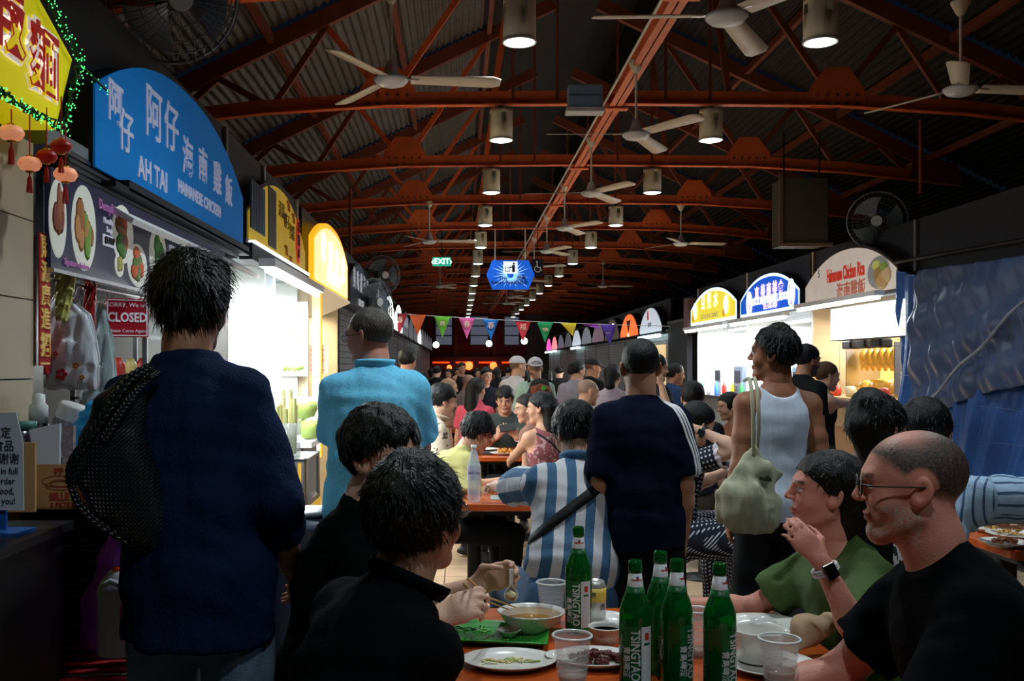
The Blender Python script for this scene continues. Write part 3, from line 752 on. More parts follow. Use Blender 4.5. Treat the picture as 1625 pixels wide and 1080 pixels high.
for k in range(4):
    o = MB().box((-1.3+k*1.15,49.5,1.62),(-.45+k*1.15,49.58,1.70)).build('neon_strip', emis('neon_red', (255,70,20), 1.0))
    tag(o, 'glowing orange red neon strip over the far stall, %s from the left' % ['first','second','third','fourth'][k], 'neon light', 'neon strips at the far end')
# ---------------------------------------------------------------- lamps, fans, bulbs
glow = emis('lamp_glow', (232,255,252), 6.0)
glow_far = glow
def lamp():
    r = empty('pendant_lamp')
    m = MB(); R = .117; n = 28
    prof = [(R,0),(R,.19),(R,.265),(R,.30)]
    vs = []; 
    for rad, z in prof:
        for k in range(n): vs.append((rad*math.cos(2*PI*k/n), rad*math.sin(2*PI*k/n), z))
    fs = []
    for i in range(3):
        for k in range(n):
            if i == 1 and k % 7 in (0,1): continue
            fs.append((i*n+k,i*n+(k+1)%n,(i+1)*n+(k+1)%n,(i+1)*n+k))
    m.add(vs, fs, True); m.add(vs[3*n:], [tuple(range(n))])
    o = m.build('housing', cream, r); md = o.modifiers.new('t','SOLIDIFY'); md.thickness = .006
    MB().lathe([(.121,-.006),(.124,.0),(.121,.012),(.108,.012),(.108,-.006),(.121,-.006)], 28).build('rim', white_p, r)
    MB().lathe([(.0,-.022),(.06,-.018),(.098,-.008),(.108,.0)], 24).build('diffuser', glow, r)
    MB().lathe([(.1,.04),(.1,.18),(0,.18)], 16).build('inner_can', blackm, r)
    MB().tube([(0,0,.30),(0,0,.36)], .02, 8).tube([(-.05,0,.36),(.05,0,.36)], .015, 8).build('mount', blackm, r)
    return r
l0 = lamp(); first = True
for k, y in enumerate(LAMPY[2:]):
    for sx, x in enumerate(LAMPX):
        lab = 'cream cylindrical pendant lamp in the %s row, %s in view' % (('left','right')[sx], ORD[k])
        if first: l0.location = (x, y, LAMPZ); tag(l0, lab, 'lamp', 'cream pendant lamps under the trusses'); first = False
        else: dup(l0, (x, y, LAMPZ), label=lab)
def fan():
    r = empty('ceiling_fan')
    MB().lathe([(.006,.60),(.03,.55),(.062,.60),(.07,.64)][::-1] if 0 else [(.02,.545),(.035,.565),(.07,.64),(.07,.65)], 20).build('canopy', cream, r)
    MB().tube([(0,0,.08),(0,0,.6)], .011, 8).build('downrod', white_p, r)
    MB().lathe([(.0,-.045),(.05,-.043),(.095,-.03),(.12,-.005),(.125,.012),(.11,.02),(.07,.03),(.055,.06),(.03,.13),(.015,.14)], 28).build('motor_housing', mat('fan_enamel', (205,208,212), .3, coat=.3), r)
    for k in range(3):
        a = 2*PI*k/3; m = MB()
        def bf(u, v):
            rad = .14+.64*u; w = .058+.016*u-.03*(u > .97); t = (v-.5)*2*w
            return Vector((rad*math.cos(a)-t*math.sin(a), rad*math.sin(a)+t*math.cos(a), .012-t*.22-.008*u))
        m.grid(bf, 12, 2); b = m.build('blade', mat('blade_cream', (208,196,176), .4), r); md = b.modifiers.new('t','SOLIDIFY'); md.thickness = .006
        MB().bar((.1*math.cos(a),.1*math.sin(a),.012), (.2*math.cos(a),.2*math.sin(a),.008), .04, .008).build('blade_bracket', steel, b)
    return r
f0 = fan(); rr = random.Random(5)
fans = [(XC, 5.78, -90-32, 'white three-blade ceiling fan at the top edge, nearest on the central girder')]
fans[0] = (XC, 5.78, 180, fans[0][3])
rots = [182, 178, 184, 175, 200, 160, 190, 170, 185, 176]
for k in range(1, 10): fans.append((XC, 5.78+2.95*k, rots[k-1], 'white three-blade ceiling fan on the central girder, %s one' % ORD[k]))
for k, y in enumerate((7.06, 16.2, 25.4)): fans.append((-.48, y, [4, 2, 60][k], 'cream three-blade ceiling fan on the left side of the hall, %s one' % ORD[k]))
for k, y in enumerate((7.3, 16.5, 25.4)): fans.append((3.68, y, [2, 5, 0][k], 'cream three-blade ceiling fan on the right side of the hall, %s one' % ORD[k]))
for i, (x, y, a, lab) in enumerate(fans):
    if i == 0: f0.location = (x, y, 3.52); f0.rotation_euler.z = math.radians(a); tag(f0, lab, 'fan', 'ceiling fans')
    else: dup(f0, (x, y, 3.52), math.radians(a), lab)
for i, (px, py, Y) in enumerate(((692,547,34),(776,545,34),(832,541,33))):
    p = W(px, py, Y); r = empty('hanging_bulb', p, 0, 'round white hanging bulb far down the hall, %s from the left' % ['first','second','third'][i], 'lamp', 'round hanging bulbs at the far end')
    MB().lathe([(0,-.11),(.08,-.08),(.11,0),(.08,.08),(.03,.11)], 16).build('globe', emis('bulb_white', (235,255,250), 5), r); MB().tube([(0,0,.1),(0,0,min(roofz(p.x)+.13,6.2)-p.z)], .008, 5).build('cord', blackm, r)
for i, (px, py) in enumerate(((744,580),(783,580),(713,583))):
    p = W(px, py, 49.2); r = empty('paper_lantern', p, 0, 'glowing orange round lantern above the far crowd, %s' % ['middle one','right one','small left one'][i], 'lantern', 'orange lanterns at the far end')
    s_ = [.95,.85,.6][i]; MB().lathe([(.05,-.22*s_),(.17*s_,-.15*s_),(.22*s_,0),(.17*s_,.15*s_),(.05,.22*s_)], 16).build('shade', emis('lantern_orange', (255,130,60), 1.6), r); MB().tube([(0,0,.2*s_),(0,0,.5),(0,.5,.5)], .01, 5).build('cord', blackm, r)
# light box on the second truss
r = empty('junction_box', W(928,158,9.75), 0, 'pale blue grey box fixed on the orange truss beside the central girder', 'box')
MB().box((-.165,-.08,-.09),(.165,.1,.13)).build('cover', mat('blue_grey', (120,150,180), .5), r, bevel=.008); MB().box((-.185,-.09,-.135),(.185,.1,-.09)).build('base', mat('pale_grey', (190,196,204), .5), r, bevel=.006)
MB().box((-.16,-.084,.02),(.16,-.079,.026)).build('seam', darkg, r)
# EXIT sign
p = W(701,415,19.29); r = empty('exit_sign', p, 0, 'green lit EXIT sign hanging from a truss', 'sign')
MB().box((-.18,-.03,-.085),(.18,.03,.085)).build('lightbox', emis('exit_green', (30,150,120), .75), r, bevel=.006)
text('lettering', '‹EXIT›', emis('exit_white', (225,255,240), 1.4), frame((0,-.034,0),(1,0,0),(0,0,1)), .15, r, bold=.003)
MB().tube([(0,0,.08),(0,0,4.14-p.z)], .008, 6).build('hanger_rod', blackm, r)
# tray return sign
p = W(810,436,19.29); r = empty('tray_return_sign', p, 0, 'blue hexagonal Tray Return Point sign hanging from two rods', 'sign')
hexp = [(-.44,0),(-.33,.265),(.33,.265),(.44,0),(.33,-.265),(-.33,-.265)]
MB().prism(hexp, frame((0,.02,0),(1,0,0),(0,0,1)), .04).build('board', emis('sign_blue', (20,84,190), .7), r)
for k in range(26):
    a = 2*PI*k/26+.1; c, s = math.cos(a), math.sin(a); L = min(.36/abs(c) if abs(c) > .1 else 9, .24/abs(s) if abs(s) > .05 else 9)*(.75+.2*(k % 2)); L = min(L, .4)
    MB().add([(c*.06-s*.02,-.0215,s*.06+c*.02),(c*.06+s*.02,-.0215,s*.06-c*.02),(c*L,-.0215,s*L)], [(0,1,2)]).build('ray', emis('ray_pale', (140,190,240), .7), r)
MB().box((-.13,-.026,.02),(.13,-.022,.245)).build('pictogram_panel', emis('picto_white', (215,222,225), .8), r, bevel=.004)
pk = emis('print_navy', (20,30,50), .05)
MB().box((-.1,-.03,.06),(-.01,-.027,.07)).box((-.1,-.03,.06),(-.09,-.027,.16)).box((-.02,-.03,.06),(-.01,-.027,.16)).box((-.08,-.03,.12),(-.03,-.027,.13)).tube([(.06,-.03,.205),(.06,-.026,.205)], .02, 10).box((.03,-.03,.05),(.08,-.027,.18)).bar((.05,-.029,.15),(-.01,-.029,.13),.006,.02).build('pictogram', pk, r)
text('lettering', 'Tray\nReturn Point', pk, frame((-.13,-.027,-.1),(1,0,0),(0,0,1)), .085, r, bold=.002); text('lettering', '托盘\n归还处', pk, frame((.2,-.027,-.1),(1,0,0),(0,0,1)), .08, r, bold=.002)
for x in (-.28, .27): MB().tube([(x,0,.26),(x,0,(4.16-p.z)/1.06)], .012, 6).build('hanger_rod', white_p, r)
r.scale = (1.06,)*3
p = W(853,424,19.29); r = empty('wheelchair_sign', p, 0, 'small navy wheelchair access sign right of the tray return sign', 'sign')
MB().box((-.11,0,-.16),(.11,.02,.16)).build('board', mat('navy_sign', (16,20,50), .5), r)
MB().tube([(.0+.06*math.cos(a/10*1.6*PI+2),-.006,-.03+.06*math.sin(a/10*1.6*PI+2)) for a in range(11)], .01, 6).bar((-.01,-.006,.08),(-.005,-.006,.0),.012,.022).bar((-.005,-.006,.0),(.05,-.006,.0),.012,.02).bar((.05,-.006,0),(.075,-.006,-.07),.012,.02).tube([(-.01,-.008,.105),(-.01,-.002,.105)], .018, 10).build('symbol', white_p, r)
MB().tube([(0,.01,.16),(0,.01,4.15-p.z)], .008, 6).build('hanger_rod', blackm, r)
# bunting
r = empty('pennant_bunting', (0,20,0), 0, 'string of small coloured triangular pennants stretched across the hall', 'bunting')
def bz(x): t = (x+1.3)/5.5; return 2.555-.26*t-.10*4*t*(1-t)*.35
pts = [(-1.35+5.6*i/24, 0, bz(-1.35+5.6*i/24)) for i in range(25)]
MB().tube(pts, .006, 5).build('string', white_p, r)
pen = [(634,(150,34,50),0),(663,(214,92,40),0),(702,(104,178,50),0),(741,(222,96,160),0),(779,(30,110,190),0),(830,(206,50,66),0),(865,(30,150,90),0),(902,(222,196,50),30),(936,(150,70,190),70),(965,(86,60,170),10)]
rr = random.Random(8)
for px, c, tl in pen:
    x = (px-CX)/F*20; z = bz(x); w = .165; h_ = .42 if tl < 30 else .3
    def pf(u, v): 
        ww = w*(1-v); return Vector((x+(u-.5)*2*ww+math.sin(math.radians(tl))*v*h_*.6, .02*math.sin(v*5+px), z-v*h_*math.cos(math.radians(tl))))
    cl = mat('pennant_%d' % px, c, .8, emit=None)
    o = MB().grid(pf, 4, 6).build('pennant', cl, r); md = o.modifiers.new('t','SOLIDIFY'); md.thickness = .003
    if tl < 30: text('print', rr.choice(['福','春','旺','喜']), mat('pennant_print', (240,200,180), .8), frame((x,-.012,z-.13),(1,0,0),(0,0,1)), .14, o)
# wall fans
def wallfan():
    r = empty('caged_fan'); R = .30
    m = MB()
    for k in range(40):
        a = 2*PI*k/40; m.tube([(R*.16*math.cos(a),-.12,R*.16*math.sin(a)),(R*.6*math.cos(a),-.12,R*.6*math.sin(a)),(R*.97*math.cos(a),-.06,R*.97*math.sin(a)),(R*math.cos(a),0,R*math.sin(a)),(R*.8*math.cos(a),.09,R*.8*math.sin(a)),(R*.2*math.cos(a),.12,R*.2*math.sin(a))], .0022, 3, False)
    for q, yy in ((.4,-.12),(.62,-.118),(.8,-.095),(.97,-.06)): m.tube([(R*q*math.cos(2*PI*k/40),yy,R*q*math.sin(2*PI*k/40)) for k in range(41)], .003, 4, False)
    m.build('cage', mat('cage_wire', (96,108,118), .4, .6), r)
    MB().tube([(R*math.cos(2*PI*k/40),0,R*math.sin(2*PI*k/40)) for k in range(41)], .008, 6, False).build('rim', mat('cage_rim', (120,130,140), .4), r)
    for k in range(3):
        a0 = 2*PI*k/3
        def bf(u, v): rad = .05+.2*u; a = a0+(v-.5)*1.3*(.6+.5*u); return Vector((rad*math.cos(a), -.03+(v-.5)*.07, rad*math.sin(a)))
        MB().grid(bf, 5, 5).build('blade', mat('fan_blade_grey', (110,122,134), .35, emit=None), r)
    MB().tube([(0,-.13,0),(0,-.115,0)], .055, 20).build('badge', mat('fan_badge', (190,196,200), .4), r)
    MB().tube([(0,-.02,0),(0,.16,0)], .07, 16).build('motor', darkg, r); MB().tube([(0,.12,-.02),(0,.2,-.12),(0,.45,-.14)], .022, 8).build('bracket', blackm, r)
    return r
w0 = wallfan(); w0.location = (-1.28, 4.45, 3.16); w0.rotation_euler = (math.radians(25), 0, math.radians(35)); tag(w0, 'large black caged wall fan high above the blue sign, cut by the top edge', 'fan', 'caged wall fans')
for (p, rx, rz, lab) in ((W(1392,350,10.5), 8, -25, 'caged grey wall fan high on the right above the white and red sign'), (W(606,436,15.5), 5, 30, 'caged dark wall fan above the left stalls, left of the EXIT sign'), (W(592,478,13.0), 5, 50, 'caged dark wall fan lower behind the lit yellow sign')):
    c = dup(w0, p, label=lab); c.rotation_euler = (math.radians(rx), 0, math.radians(rz))
# duct and pipes at the right
r = empty('air_duct', (4.0,11.3,2.86), 0, 'dark olive boxed air duct over the right stalls, behind the ceiling fan', 'duct')
[MB().box((a,.05,.75),(a+.015,.065,1.30)).build('hanger', blackm, r) for a in (-.3,.105)]; MB().box((-.35,-.1,0),(.15,.3,.75)).build('casing', mat('olive_duct', (70,66,48), .7, vary=.2), r); MB().box((-.4,-.13,.02),(-.36,-.09,.8)).box((-.4,-.13,-.02),(.2,-.09,.02)).build('frame', mat('dull_pipe', (110,84,70), .5), r)
for i, (px, y0, y1, Y) in enumerate(((1461,190,305,9.9),(556,300,480,14))):
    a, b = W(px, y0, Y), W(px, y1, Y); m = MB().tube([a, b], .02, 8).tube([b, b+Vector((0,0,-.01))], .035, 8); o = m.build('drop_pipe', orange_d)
    tag(o, ['thin red vertical pipe at the far right hanging from the truss end','thin dark red pipe hanging over the left stalls'][i], 'pipe')
# ================================================================ STALLS
tile_w = mat('tile_white', (214,216,210), .3, vary=.06, vscale=4)
tile_b = mat('tile_beige', (176,160,134), .4, vary=.1, vscale=4)
def tiled(parent, x0, x1, z0, z1, y, t, m, axis='x', part='wall_tile', face=-1, gm=None):
    """a grid of single tiles on an upright face; axis x: the face looks along y, axis y: it looks along x"""
    nx, nz = max(1, round((x1-x0)/t)), max(1, round((z1-z0)/t)); tw, th = (x1-x0)/nx, (z1-z0)/nz; g = .002; d = face*.008
    me = None
    for i in range(nx):
        for k in range(nz):
            if me is None:
                a, b = (-tw/2+g, tw/2-g); c, e = (-th/2+g, th/2-g)
                mb = MB().box((a,0,c),(b,d,e)) if axis == 'x' else MB().box((0,a,c),(d,b,e)); o = mb.build(part, m, parent); me = o.data
            else: o = bpy.data.objects.new(part, me); C.objects.link(o); o.parent = parent
            u, v = x0+(i+.5)*tw, z0+(k+.5)*th; o.location = (u, y, v) if axis == 'x' else (y, u, v)
def arch(y0, y1, zb, ze, zp, n=18, sq=2.0, notch=0):
    pts = [(y0, zb), (y1, zb)]
    for i in range(n+1):
        t = i/n; pts.append((y1+(y0-y1)*t, ze+(zp-ze)*(1-abs(2*t-1)**sq)))
    return pts
def sign_left(y0, y1, x, zb, ze, zp, depth, fm, trim, label, group=None, sq=2.0, cant=0, border=.03):
    r = empty('stall_sign', (x, (y0+y1)/2, zb), 0, label, 'sign', group); c = (y0+y1)/2
    fr = frame((-depth,0,0),(0,1,0),(0,0,1)); P = arch(y0-c, y1-c, 0, ze-zb, zp-zb, sq=sq)
    MB().prism(P, fr, depth-.006).build('casing', trim, r)
    Q = arch(y0-c+border, y1-c-border, border, ze-zb-border*.4, zp-zb-border, sq=sq)
    MB().prism(Q, frame((-.006,0,0),(0,1,0),(0,0,1)), .008).build('face', fm, r)
    return r, c
def sign_right(y0, y1, x, zb, ze, zp, depth, fm, trim, label, group=None, sq=2.0, border=.03):
    c = (y0+y1)/2; r = empty('stall_sign', (x, c, zb), 0, label, 'sign', group)
    P = [(-(a-c), b-zb) for a, b in arch(y0, y1, zb, ze, zp, sq=sq)][::-1]
    MB().prism(P, frame((depth,0,0),(0,-1,0),(0,0,1)), depth-.006).build('casing', trim, r)
    P = [(-(a-c), b-zb) for a, b in arch(y0+border, y1-border, zb+border, ze-border*.4, zp-border, sq=sq)][::-1]
    MB().prism(P, frame((.006,0,0),(0,-1,0),(0,0,1)), .008).build('face', fm, r)
    return r, c
def LT(r, c, zb, s, m, px, py, X, size, z=.004, **k):
    """lettering on a left sign, centred where the photograph shows it"""
    Y = -X*F/(CX-px); Z = EYE+(CY-py)*Y/F
    return text(k.pop('name','lettering'), s, m, frame((z, Y-c, Z-zb),(0,1,0),(0,0,1)), size, r, **k)
def RT(r, c, zb, s, m, px, py, X, size, z=.004, **k):
    Y = X*F/(px-CX); Z = EYE+(CY-py)*Y/F
    return text(k.pop('name','lettering'), s, m, frame((-z, Y-c, Z-zb),(0,-1,0),(0,0,1)), size, r, **k)
navy = mat('navy_casing', (14,18,30), .5)
# ---- 1 the big blue sign
zb = 2.20; bl = mat('blue_acrylic', (0,104,178), .6, spec=.2, emit=(0,104,176), estr=.2, vary=.12, vscale=1.5)
r, c = sign_left(3.50, 5.90, -1.28, zb, 2.49, 2.78, .22, bl, navy, 'large arched blue hanging sign with grey Chinese characters and AH TAI lettering', border=.0, sq=2.3)
gl = mat('sign_grey_letters', (176,180,200), .4, emit=(150,158,190), estr=.25)
for s, px, py, sz in (('阿',182,168,.17),('仔',199,214,.17),('阿',243,187,.235),('仔',271,208,.225),('海',297,254,.19),('南',321,266,.18),('雞',344,286,.18),('飯',362,306,.17)):
    LT(r, c, zb, s, gl, px, py, -1.28, sz, bold=.002, sx=1.)
LT(r, c, zb, 'AH TAI', gl, 242, 279, -1.28, .125, bold=.002); LT(r, c, zb, 'HAINANESE CHICKEN', gl, 318, 318, -1.28, .082, bold=.0015)
MB().box((-.02,-.95,-.04),(.04,1.19,-.0)).box((-.22,-1.1,-.05),(.04,1.19,-.03)).build('lower_casing', navy, r)
# ---- 2 yellow photo sign
r, c = sign_left(5.98, 8.25, -1.27, 2.24, 2.44, 2.78, .2, mat('yellow_board', (210,176,40), .35, emit=(200,165,40), estr=.25, vary=.12), navy, 'arched yellow sign with a grey photo panel and a red oval of characters', sq=2.2)
zb = 2.24
MB().box((.002,-1.07,.1),(.006,-.62,.40)).build('photo_panel', mat('slat_grey', (70,84,98), .4, vary=.4, vscale=12, stretch=(1,1,.1)), r)
for k in range(9): MB().box((.006,-1.06+k*.05,.1),(.012,-1.04+k*.05,.40)).build('slat', mat('slat_blue', (100,120,140), .4), r)
MB().box((.002,-.50,.06),(.007,-.22,.46)).build('photo_print', mat('photo_dark', (60,60,58), .4, vary=.6, vscale=9), r)
ov = MB().lathe([(0,0),(.12,0),(.12,.006),(0,.006)], 28).build('red_oval', mat('oval_red', (205,60,36), .5, emit=(205,60,36), estr=.2), r)
ov.matrix_local = Matrix.Translation((.003,.72,.24)) @ Matrix.Rotation(PI/2, 4, 'Y') @ Matrix.Diagonal((1.5,.85,1,1))
tx = mat('ink_black', (24,20,18), .6)
for k, s in enumerate('冰糖水'): text('lettering', s, tx, frame((.012,.72,.34-k*.1),(0,1,0),(0,0,1)), .09, r, bold=.001)
for k, s in enumerate(('清湯','椰子','雪糕')): text('lettering', s, mat('ink_brown', (120,90,20), .6), frame((.008,-.02+k*.22,.36-k*.05),(0,1,0),(0,0,1)), .12, r)
for (u, v) in ((.1,.12),(.3,.06),(.2,.46),(.42,.40)):
    for q in range(3): MB().tube([(.006,u+q*.035,v),(.008,u+q*.035+.03,v+.02),(.006,u+q*.035+.07,v-.05)], .004, 4).build('steam_mark', mat('ink_orange', (190,110,20), .6), r)
MB().box((-.05,-1.135,-.10),(.03,1.135,-.0)).build('lower_casing', darkg, r); MB().box((.0,-1.1,.0),(.04,1.1,.02)).build('edge_strip', emis('white_strip', (235,240,245), .9), r)
# ---- 3 lit yellow/white sign
r, c = sign_left(8.55, 11.15, -1.24, 2.20, 2.62, 2.86, .05, emis('sign_warm_white', (255,226,165), .75), mat('amber_edge', (226,168,40), .4, emit=(230,165,30), estr=.9), 'glowing white arched sign with a thick amber edge on the left row', sq=2.4, border=.05)
zb = 2.2
for k, s in enumerate('甘蔗汁飲'): text('lettering', s, emis('sign_hot', (255,255,250), 3.2), frame((.01,-.75+k*.5,.36-.02*k),(0,1,0),(0,0,1)), .26, r, bold=.008)
text('lettering', 'SUGAR CANE', emis('sign_hot', (255,255,250), 3.2), frame((.01,.0,.15),(0,1,0),(0,0,1)), .15, r, bold=.004)
# ---- 0 the yellow noodle sign with green lights
pl = mat('noodle_yellow', (226,212,10), .4, emit=(226,212,10), estr=.30)
r = empty('stall_sign', (-1.2,2.5,2.2), 0, 'bright yellow angular sign with big red characters outlined white, top left corner', 'sign')
PG = [(-.9,0),(.46,0),(.59,.25),(.35,.346),(.0,.56),(-.9,.62)]
MB().prism(PG, frame((-.2,0,0),(0,1,0),(0,0,1)), .2).build('board', pl, r)
for (s, cy, cz, sz) in (('麵',.365,.165,.20),('蝦',.10,.24,.27)):
    text('lettering_outline', s, mat('outline_white', (235,225,215), .5, emit=(235,225,215), estr=.3), frame((.004,cy,cz),(0,1,0),(0,0,1)), sz, r, bold=.014)
    text('lettering', s, mat('noodle_red', (170,24,20), .5, emit=(170,24,20), estr=.25), frame((.010,cy,cz),(0,1,0),(0,0,1)), sz, r, bold=.004)
gr = mat('garland_green', (20,70,30), .8)
r = empty('fairy_lights', (-1.19,2.5,2.2), 0, 'garland of green fairy lights edging the yellow noodle sign', 'lights')
path = [(-.9,0),(.46,0),(.59,.25),(.35,.346),(.0,.56)]; gv = MB(); led = MB(); rr = random.Random(4)
def along(path, step):
    out = []
    for a, b in zip(path[:-1], path[1:]):
        L = math.dist(a, b); n_ = max(1, int(L/step)); out += [(a[0]+(b[0]-a[0])*i/n_, a[1]+(b[1]-a[1])*i/n_) for i in range(n_)]
    return out
for q in range(3): gv.tube([(.015+rr.uniform(-.01,.01), y+rr.uniform(-.012,.012), z+rr.uniform(-.012,.012)) for y, z in along(path, .02)], .0035, 4)
for (y, z) in along(path, .0045)+along([(.59,.25),(.72,.21),(.86,.23)], .02):
    p = Vector((.018+rr.uniform(-.012,.016), y+rr.uniform(-.014,.014), z+rr.uniform(-.014,.014)-.005)); led.tube([p, p+Vector((.001,.001,.003))], .0016, 5)
gv.tube([(.0,.59,.25),(.03,.72,.21),(0,.86,.23)], .004, 4)
gv.build('garland_wire', gr, r); stuff(led.build('led_beads', emis('led_green', (70,235,120), 1.8), r))
# lanterns on strings
def lantern(px, py, Y, rad, lit, lab, i):
    p = W(px, py, Y); r = empty('chinese_lantern', p, 0, lab, 'lantern', 'small lanterns under the yellow sign')
    m = mat('lantern_lit', (236,176,140), .5, emit=(240,150,110), estr=.35) if lit else mat('lantern_red', (168,24,16), .45, emit=(150,20,10), estr=.08)
    MB().lathe([(.3*rad,-.62*rad),(.75*rad,-.5*rad),(rad,-.1*rad),(rad,.1*rad),(.75*rad,.5*rad),(.3*rad,.62*rad)], 16).build('globe', m, r)
    gd = mat('gold_foil', (212,160,60), .3, .8); MB().lathe([(.32*rad,-.75*rad),(.36*rad,-.58*rad)], 12).lathe([(.36*rad,.58*rad),(.32*rad,.75*rad)], 12).build('gold_cap', gd, r)
    for k in range(12):
        a = 2*PI*k/12; MB().tube([(.38*rad*math.cos(a),.38*rad*math.sin(a),-.6*rad),(1.01*rad*math.cos(a),1.01*rad*math.sin(a),0),(.38*rad*math.cos(a),.38*rad*math.sin(a),.6*rad)], .0012, 3).build('rib', gd, r) if k % 2 == 0 else None
    t = MB().tube([(0,0,-.7*rad),(0,0,-1.1*rad)], .002, 4)
    for k in range(9): a = 2*PI*k/9; t.tube([(0,0,-1.0*rad),(.15*rad*math.cos(a),.15*rad*math.sin(a),-1.3*rad),(.22*rad*math.cos(a),.22*rad*math.sin(a),-2.5*rad)], .0018, 4)
    t.build('tassel', mat('tassel_red', (200,40,24), .7), r); MB().tube([(0,0,.7*rad),(0,0,.7*rad+.12)], .002, 4).build('cord', mat('tassel_red', (200,40,24), .7), r)
for i, (px, py, rd, lit, lab) in enumerate(((18,211,.034,1,'pale lit lantern, leftmost of the small lanterns'),(47,260,.032,1,'pink gold lantern hanging lowest beside the tiled pillar'),(97,232,.030,0,'dark red lantern hanging right under the sign corner'),(74,248,.030,0,'red lantern in the middle of the lantern cluster'),(104,277,.034,1,'glowing pink gold lantern, lowest of the cluster at right'))):
    lantern(px, py, 2.72+.05*i, rd, lit, lab, i)
# ---- pillar, couplet, first stall
r = empty('tiled_pillar', (-1.30,2.93,0), 0, 'beige tiled pillar at the left edge beside the first stall', 'pillar')
MB().box((-.30,-.125,0),(-.008,.115,2.19)).build('core', mat('grout', (70,62,54), .9), r)
tiled(r, -.125, .115, .02, 2.18, -.008, .236, tile_b, 'y', 'pillar_tile', 1); tiled(r, -.30, -.008, .02, 2.18, -.125, .236, tile_b, 'x', 'pillar_tile', -1)
MB().box((-.02,-.2,0),(.0,-.135,2.19)).build('steel_edge', steel, r)
r = empty('red_couplet', (-1.29,3.09,1.86), 0, 'vertical red paper couplet with gold characters on the pillar edge', 'banner')
MB().box((0,-.035,-.36),(.004,.045,.05)).build('paper', mat('couplet_red', (150,20,22), .7, vary=.2, vscale=30, emit=(150,20,22), estr=.06), r)
gd = mat('gold_ink', (216,178,96), .5, emit=(216,178,96), estr=.08)
for k, s in enumerate('財源廣進'): text('lettering', s, gd, frame((.006,.005,.0-k*.073),(0,1,0),(0,0,1)), .07, r, bold=.001)
text('lettering', '招', gd, frame((.006,.005,-.30),(0,1,0),(0,0,1)), .075, r, bold=.003)
for z in (.042,-.352): MB().box((.004,-.03,z-.004),(.006,.04,z+.002)).build('gold_border', gd, r)
r = empty('glass_pilaster', (-1.31,3.09,.0), 0, 'narrow grey glass pilaster strip under the red couplet', 'panel')
MB().box((-.02,-.04,1.0),(0,.05,2.1)).build('pane', mat('smoky_glass', (70,72,70), .2, vary=.3, vscale=5), r)
MB().box((0,-.03,1.36),(.003,.035,1.40)).build('sticker', mat('sticker_grey', (150,150,150), .7, vary=.3, vscale=60), r)
# stall shells
def stall(side, y0, y1, lab, wall=tile_w, opening=True, deep=2.0, counter=True, tiles=True, ctop=1.0, shutter=None):
    sg = 1 if side == 'R' else -1; X = XR if side == 'R' else XL
    r = empty('food_stall', (X, y0, 0), 0, lab, 'stall', 'food stalls'); L = y1-y0
    def bx(a, b): return MB().box((sg*a[0],a[1],a[2]),(sg*b[0],b[1],b[2]))
    bx((deep,0,0),(deep+.06,L,2.9)).build('back_wall', wall, r)
    bx((.06,L-.05,0),(deep,L,2.9)).build('partition', wall, r)
    bx((-.0,-.02,2.2),(deep,L,2.26)).build('soffit', mat('soffit_grey', (120,124,128), .6), r)
    bx((.08,0,2.26),(.12,L,2.85)).build('bulkhead', navy, r)
    bx((.08,0,2.85),(deep,L,2.9)).build('roof_board', blackm, r)
    if tiles: tiled(r, min(sg*.06,sg*deep), max(sg*.06,sg*deep), 1.0, 2.2, L-.05, .3, wall, 'x', 'wall_tile', -1)
    if counter:
        bx((.0,.0,ctop-.05),(.6,L-.05,ctop)).build('counter_top', steel, r); bx((.04,0,.0),(.5,L-.05,ctop-.05)).build('counter_front', mat('counter_panel', (110,112,116), .4, vary=.1), r)
    if shutter: 
        m = MB(); n = 30
        for k in range(n): m.box((sg*.05, .03, k*2.18/n), (sg*(.06 if k % 2 else .05+.018), L-.08, (k+1)*2.18/n-.006))
        m.build('roller_shutter', shutter, r)
    return r
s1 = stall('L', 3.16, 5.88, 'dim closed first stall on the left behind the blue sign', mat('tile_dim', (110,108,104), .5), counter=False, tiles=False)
s2 = stall('L', 5.92, 7.02, 'brightly lit white tiled stall on the left under the yellow sign', tile_w)
s3 = stall('L', 7.06, 8.45, 'bright narrow juice stall front with white frame on the left', tile_w, deep=2.0, counter=False)
s4 = stall('L', 8.75, 11.2, 'sugar cane juice stall under the glowing sign', mat('warm_wall', (196,176,140), .6, vary=.1), counter=False, tiles=False)
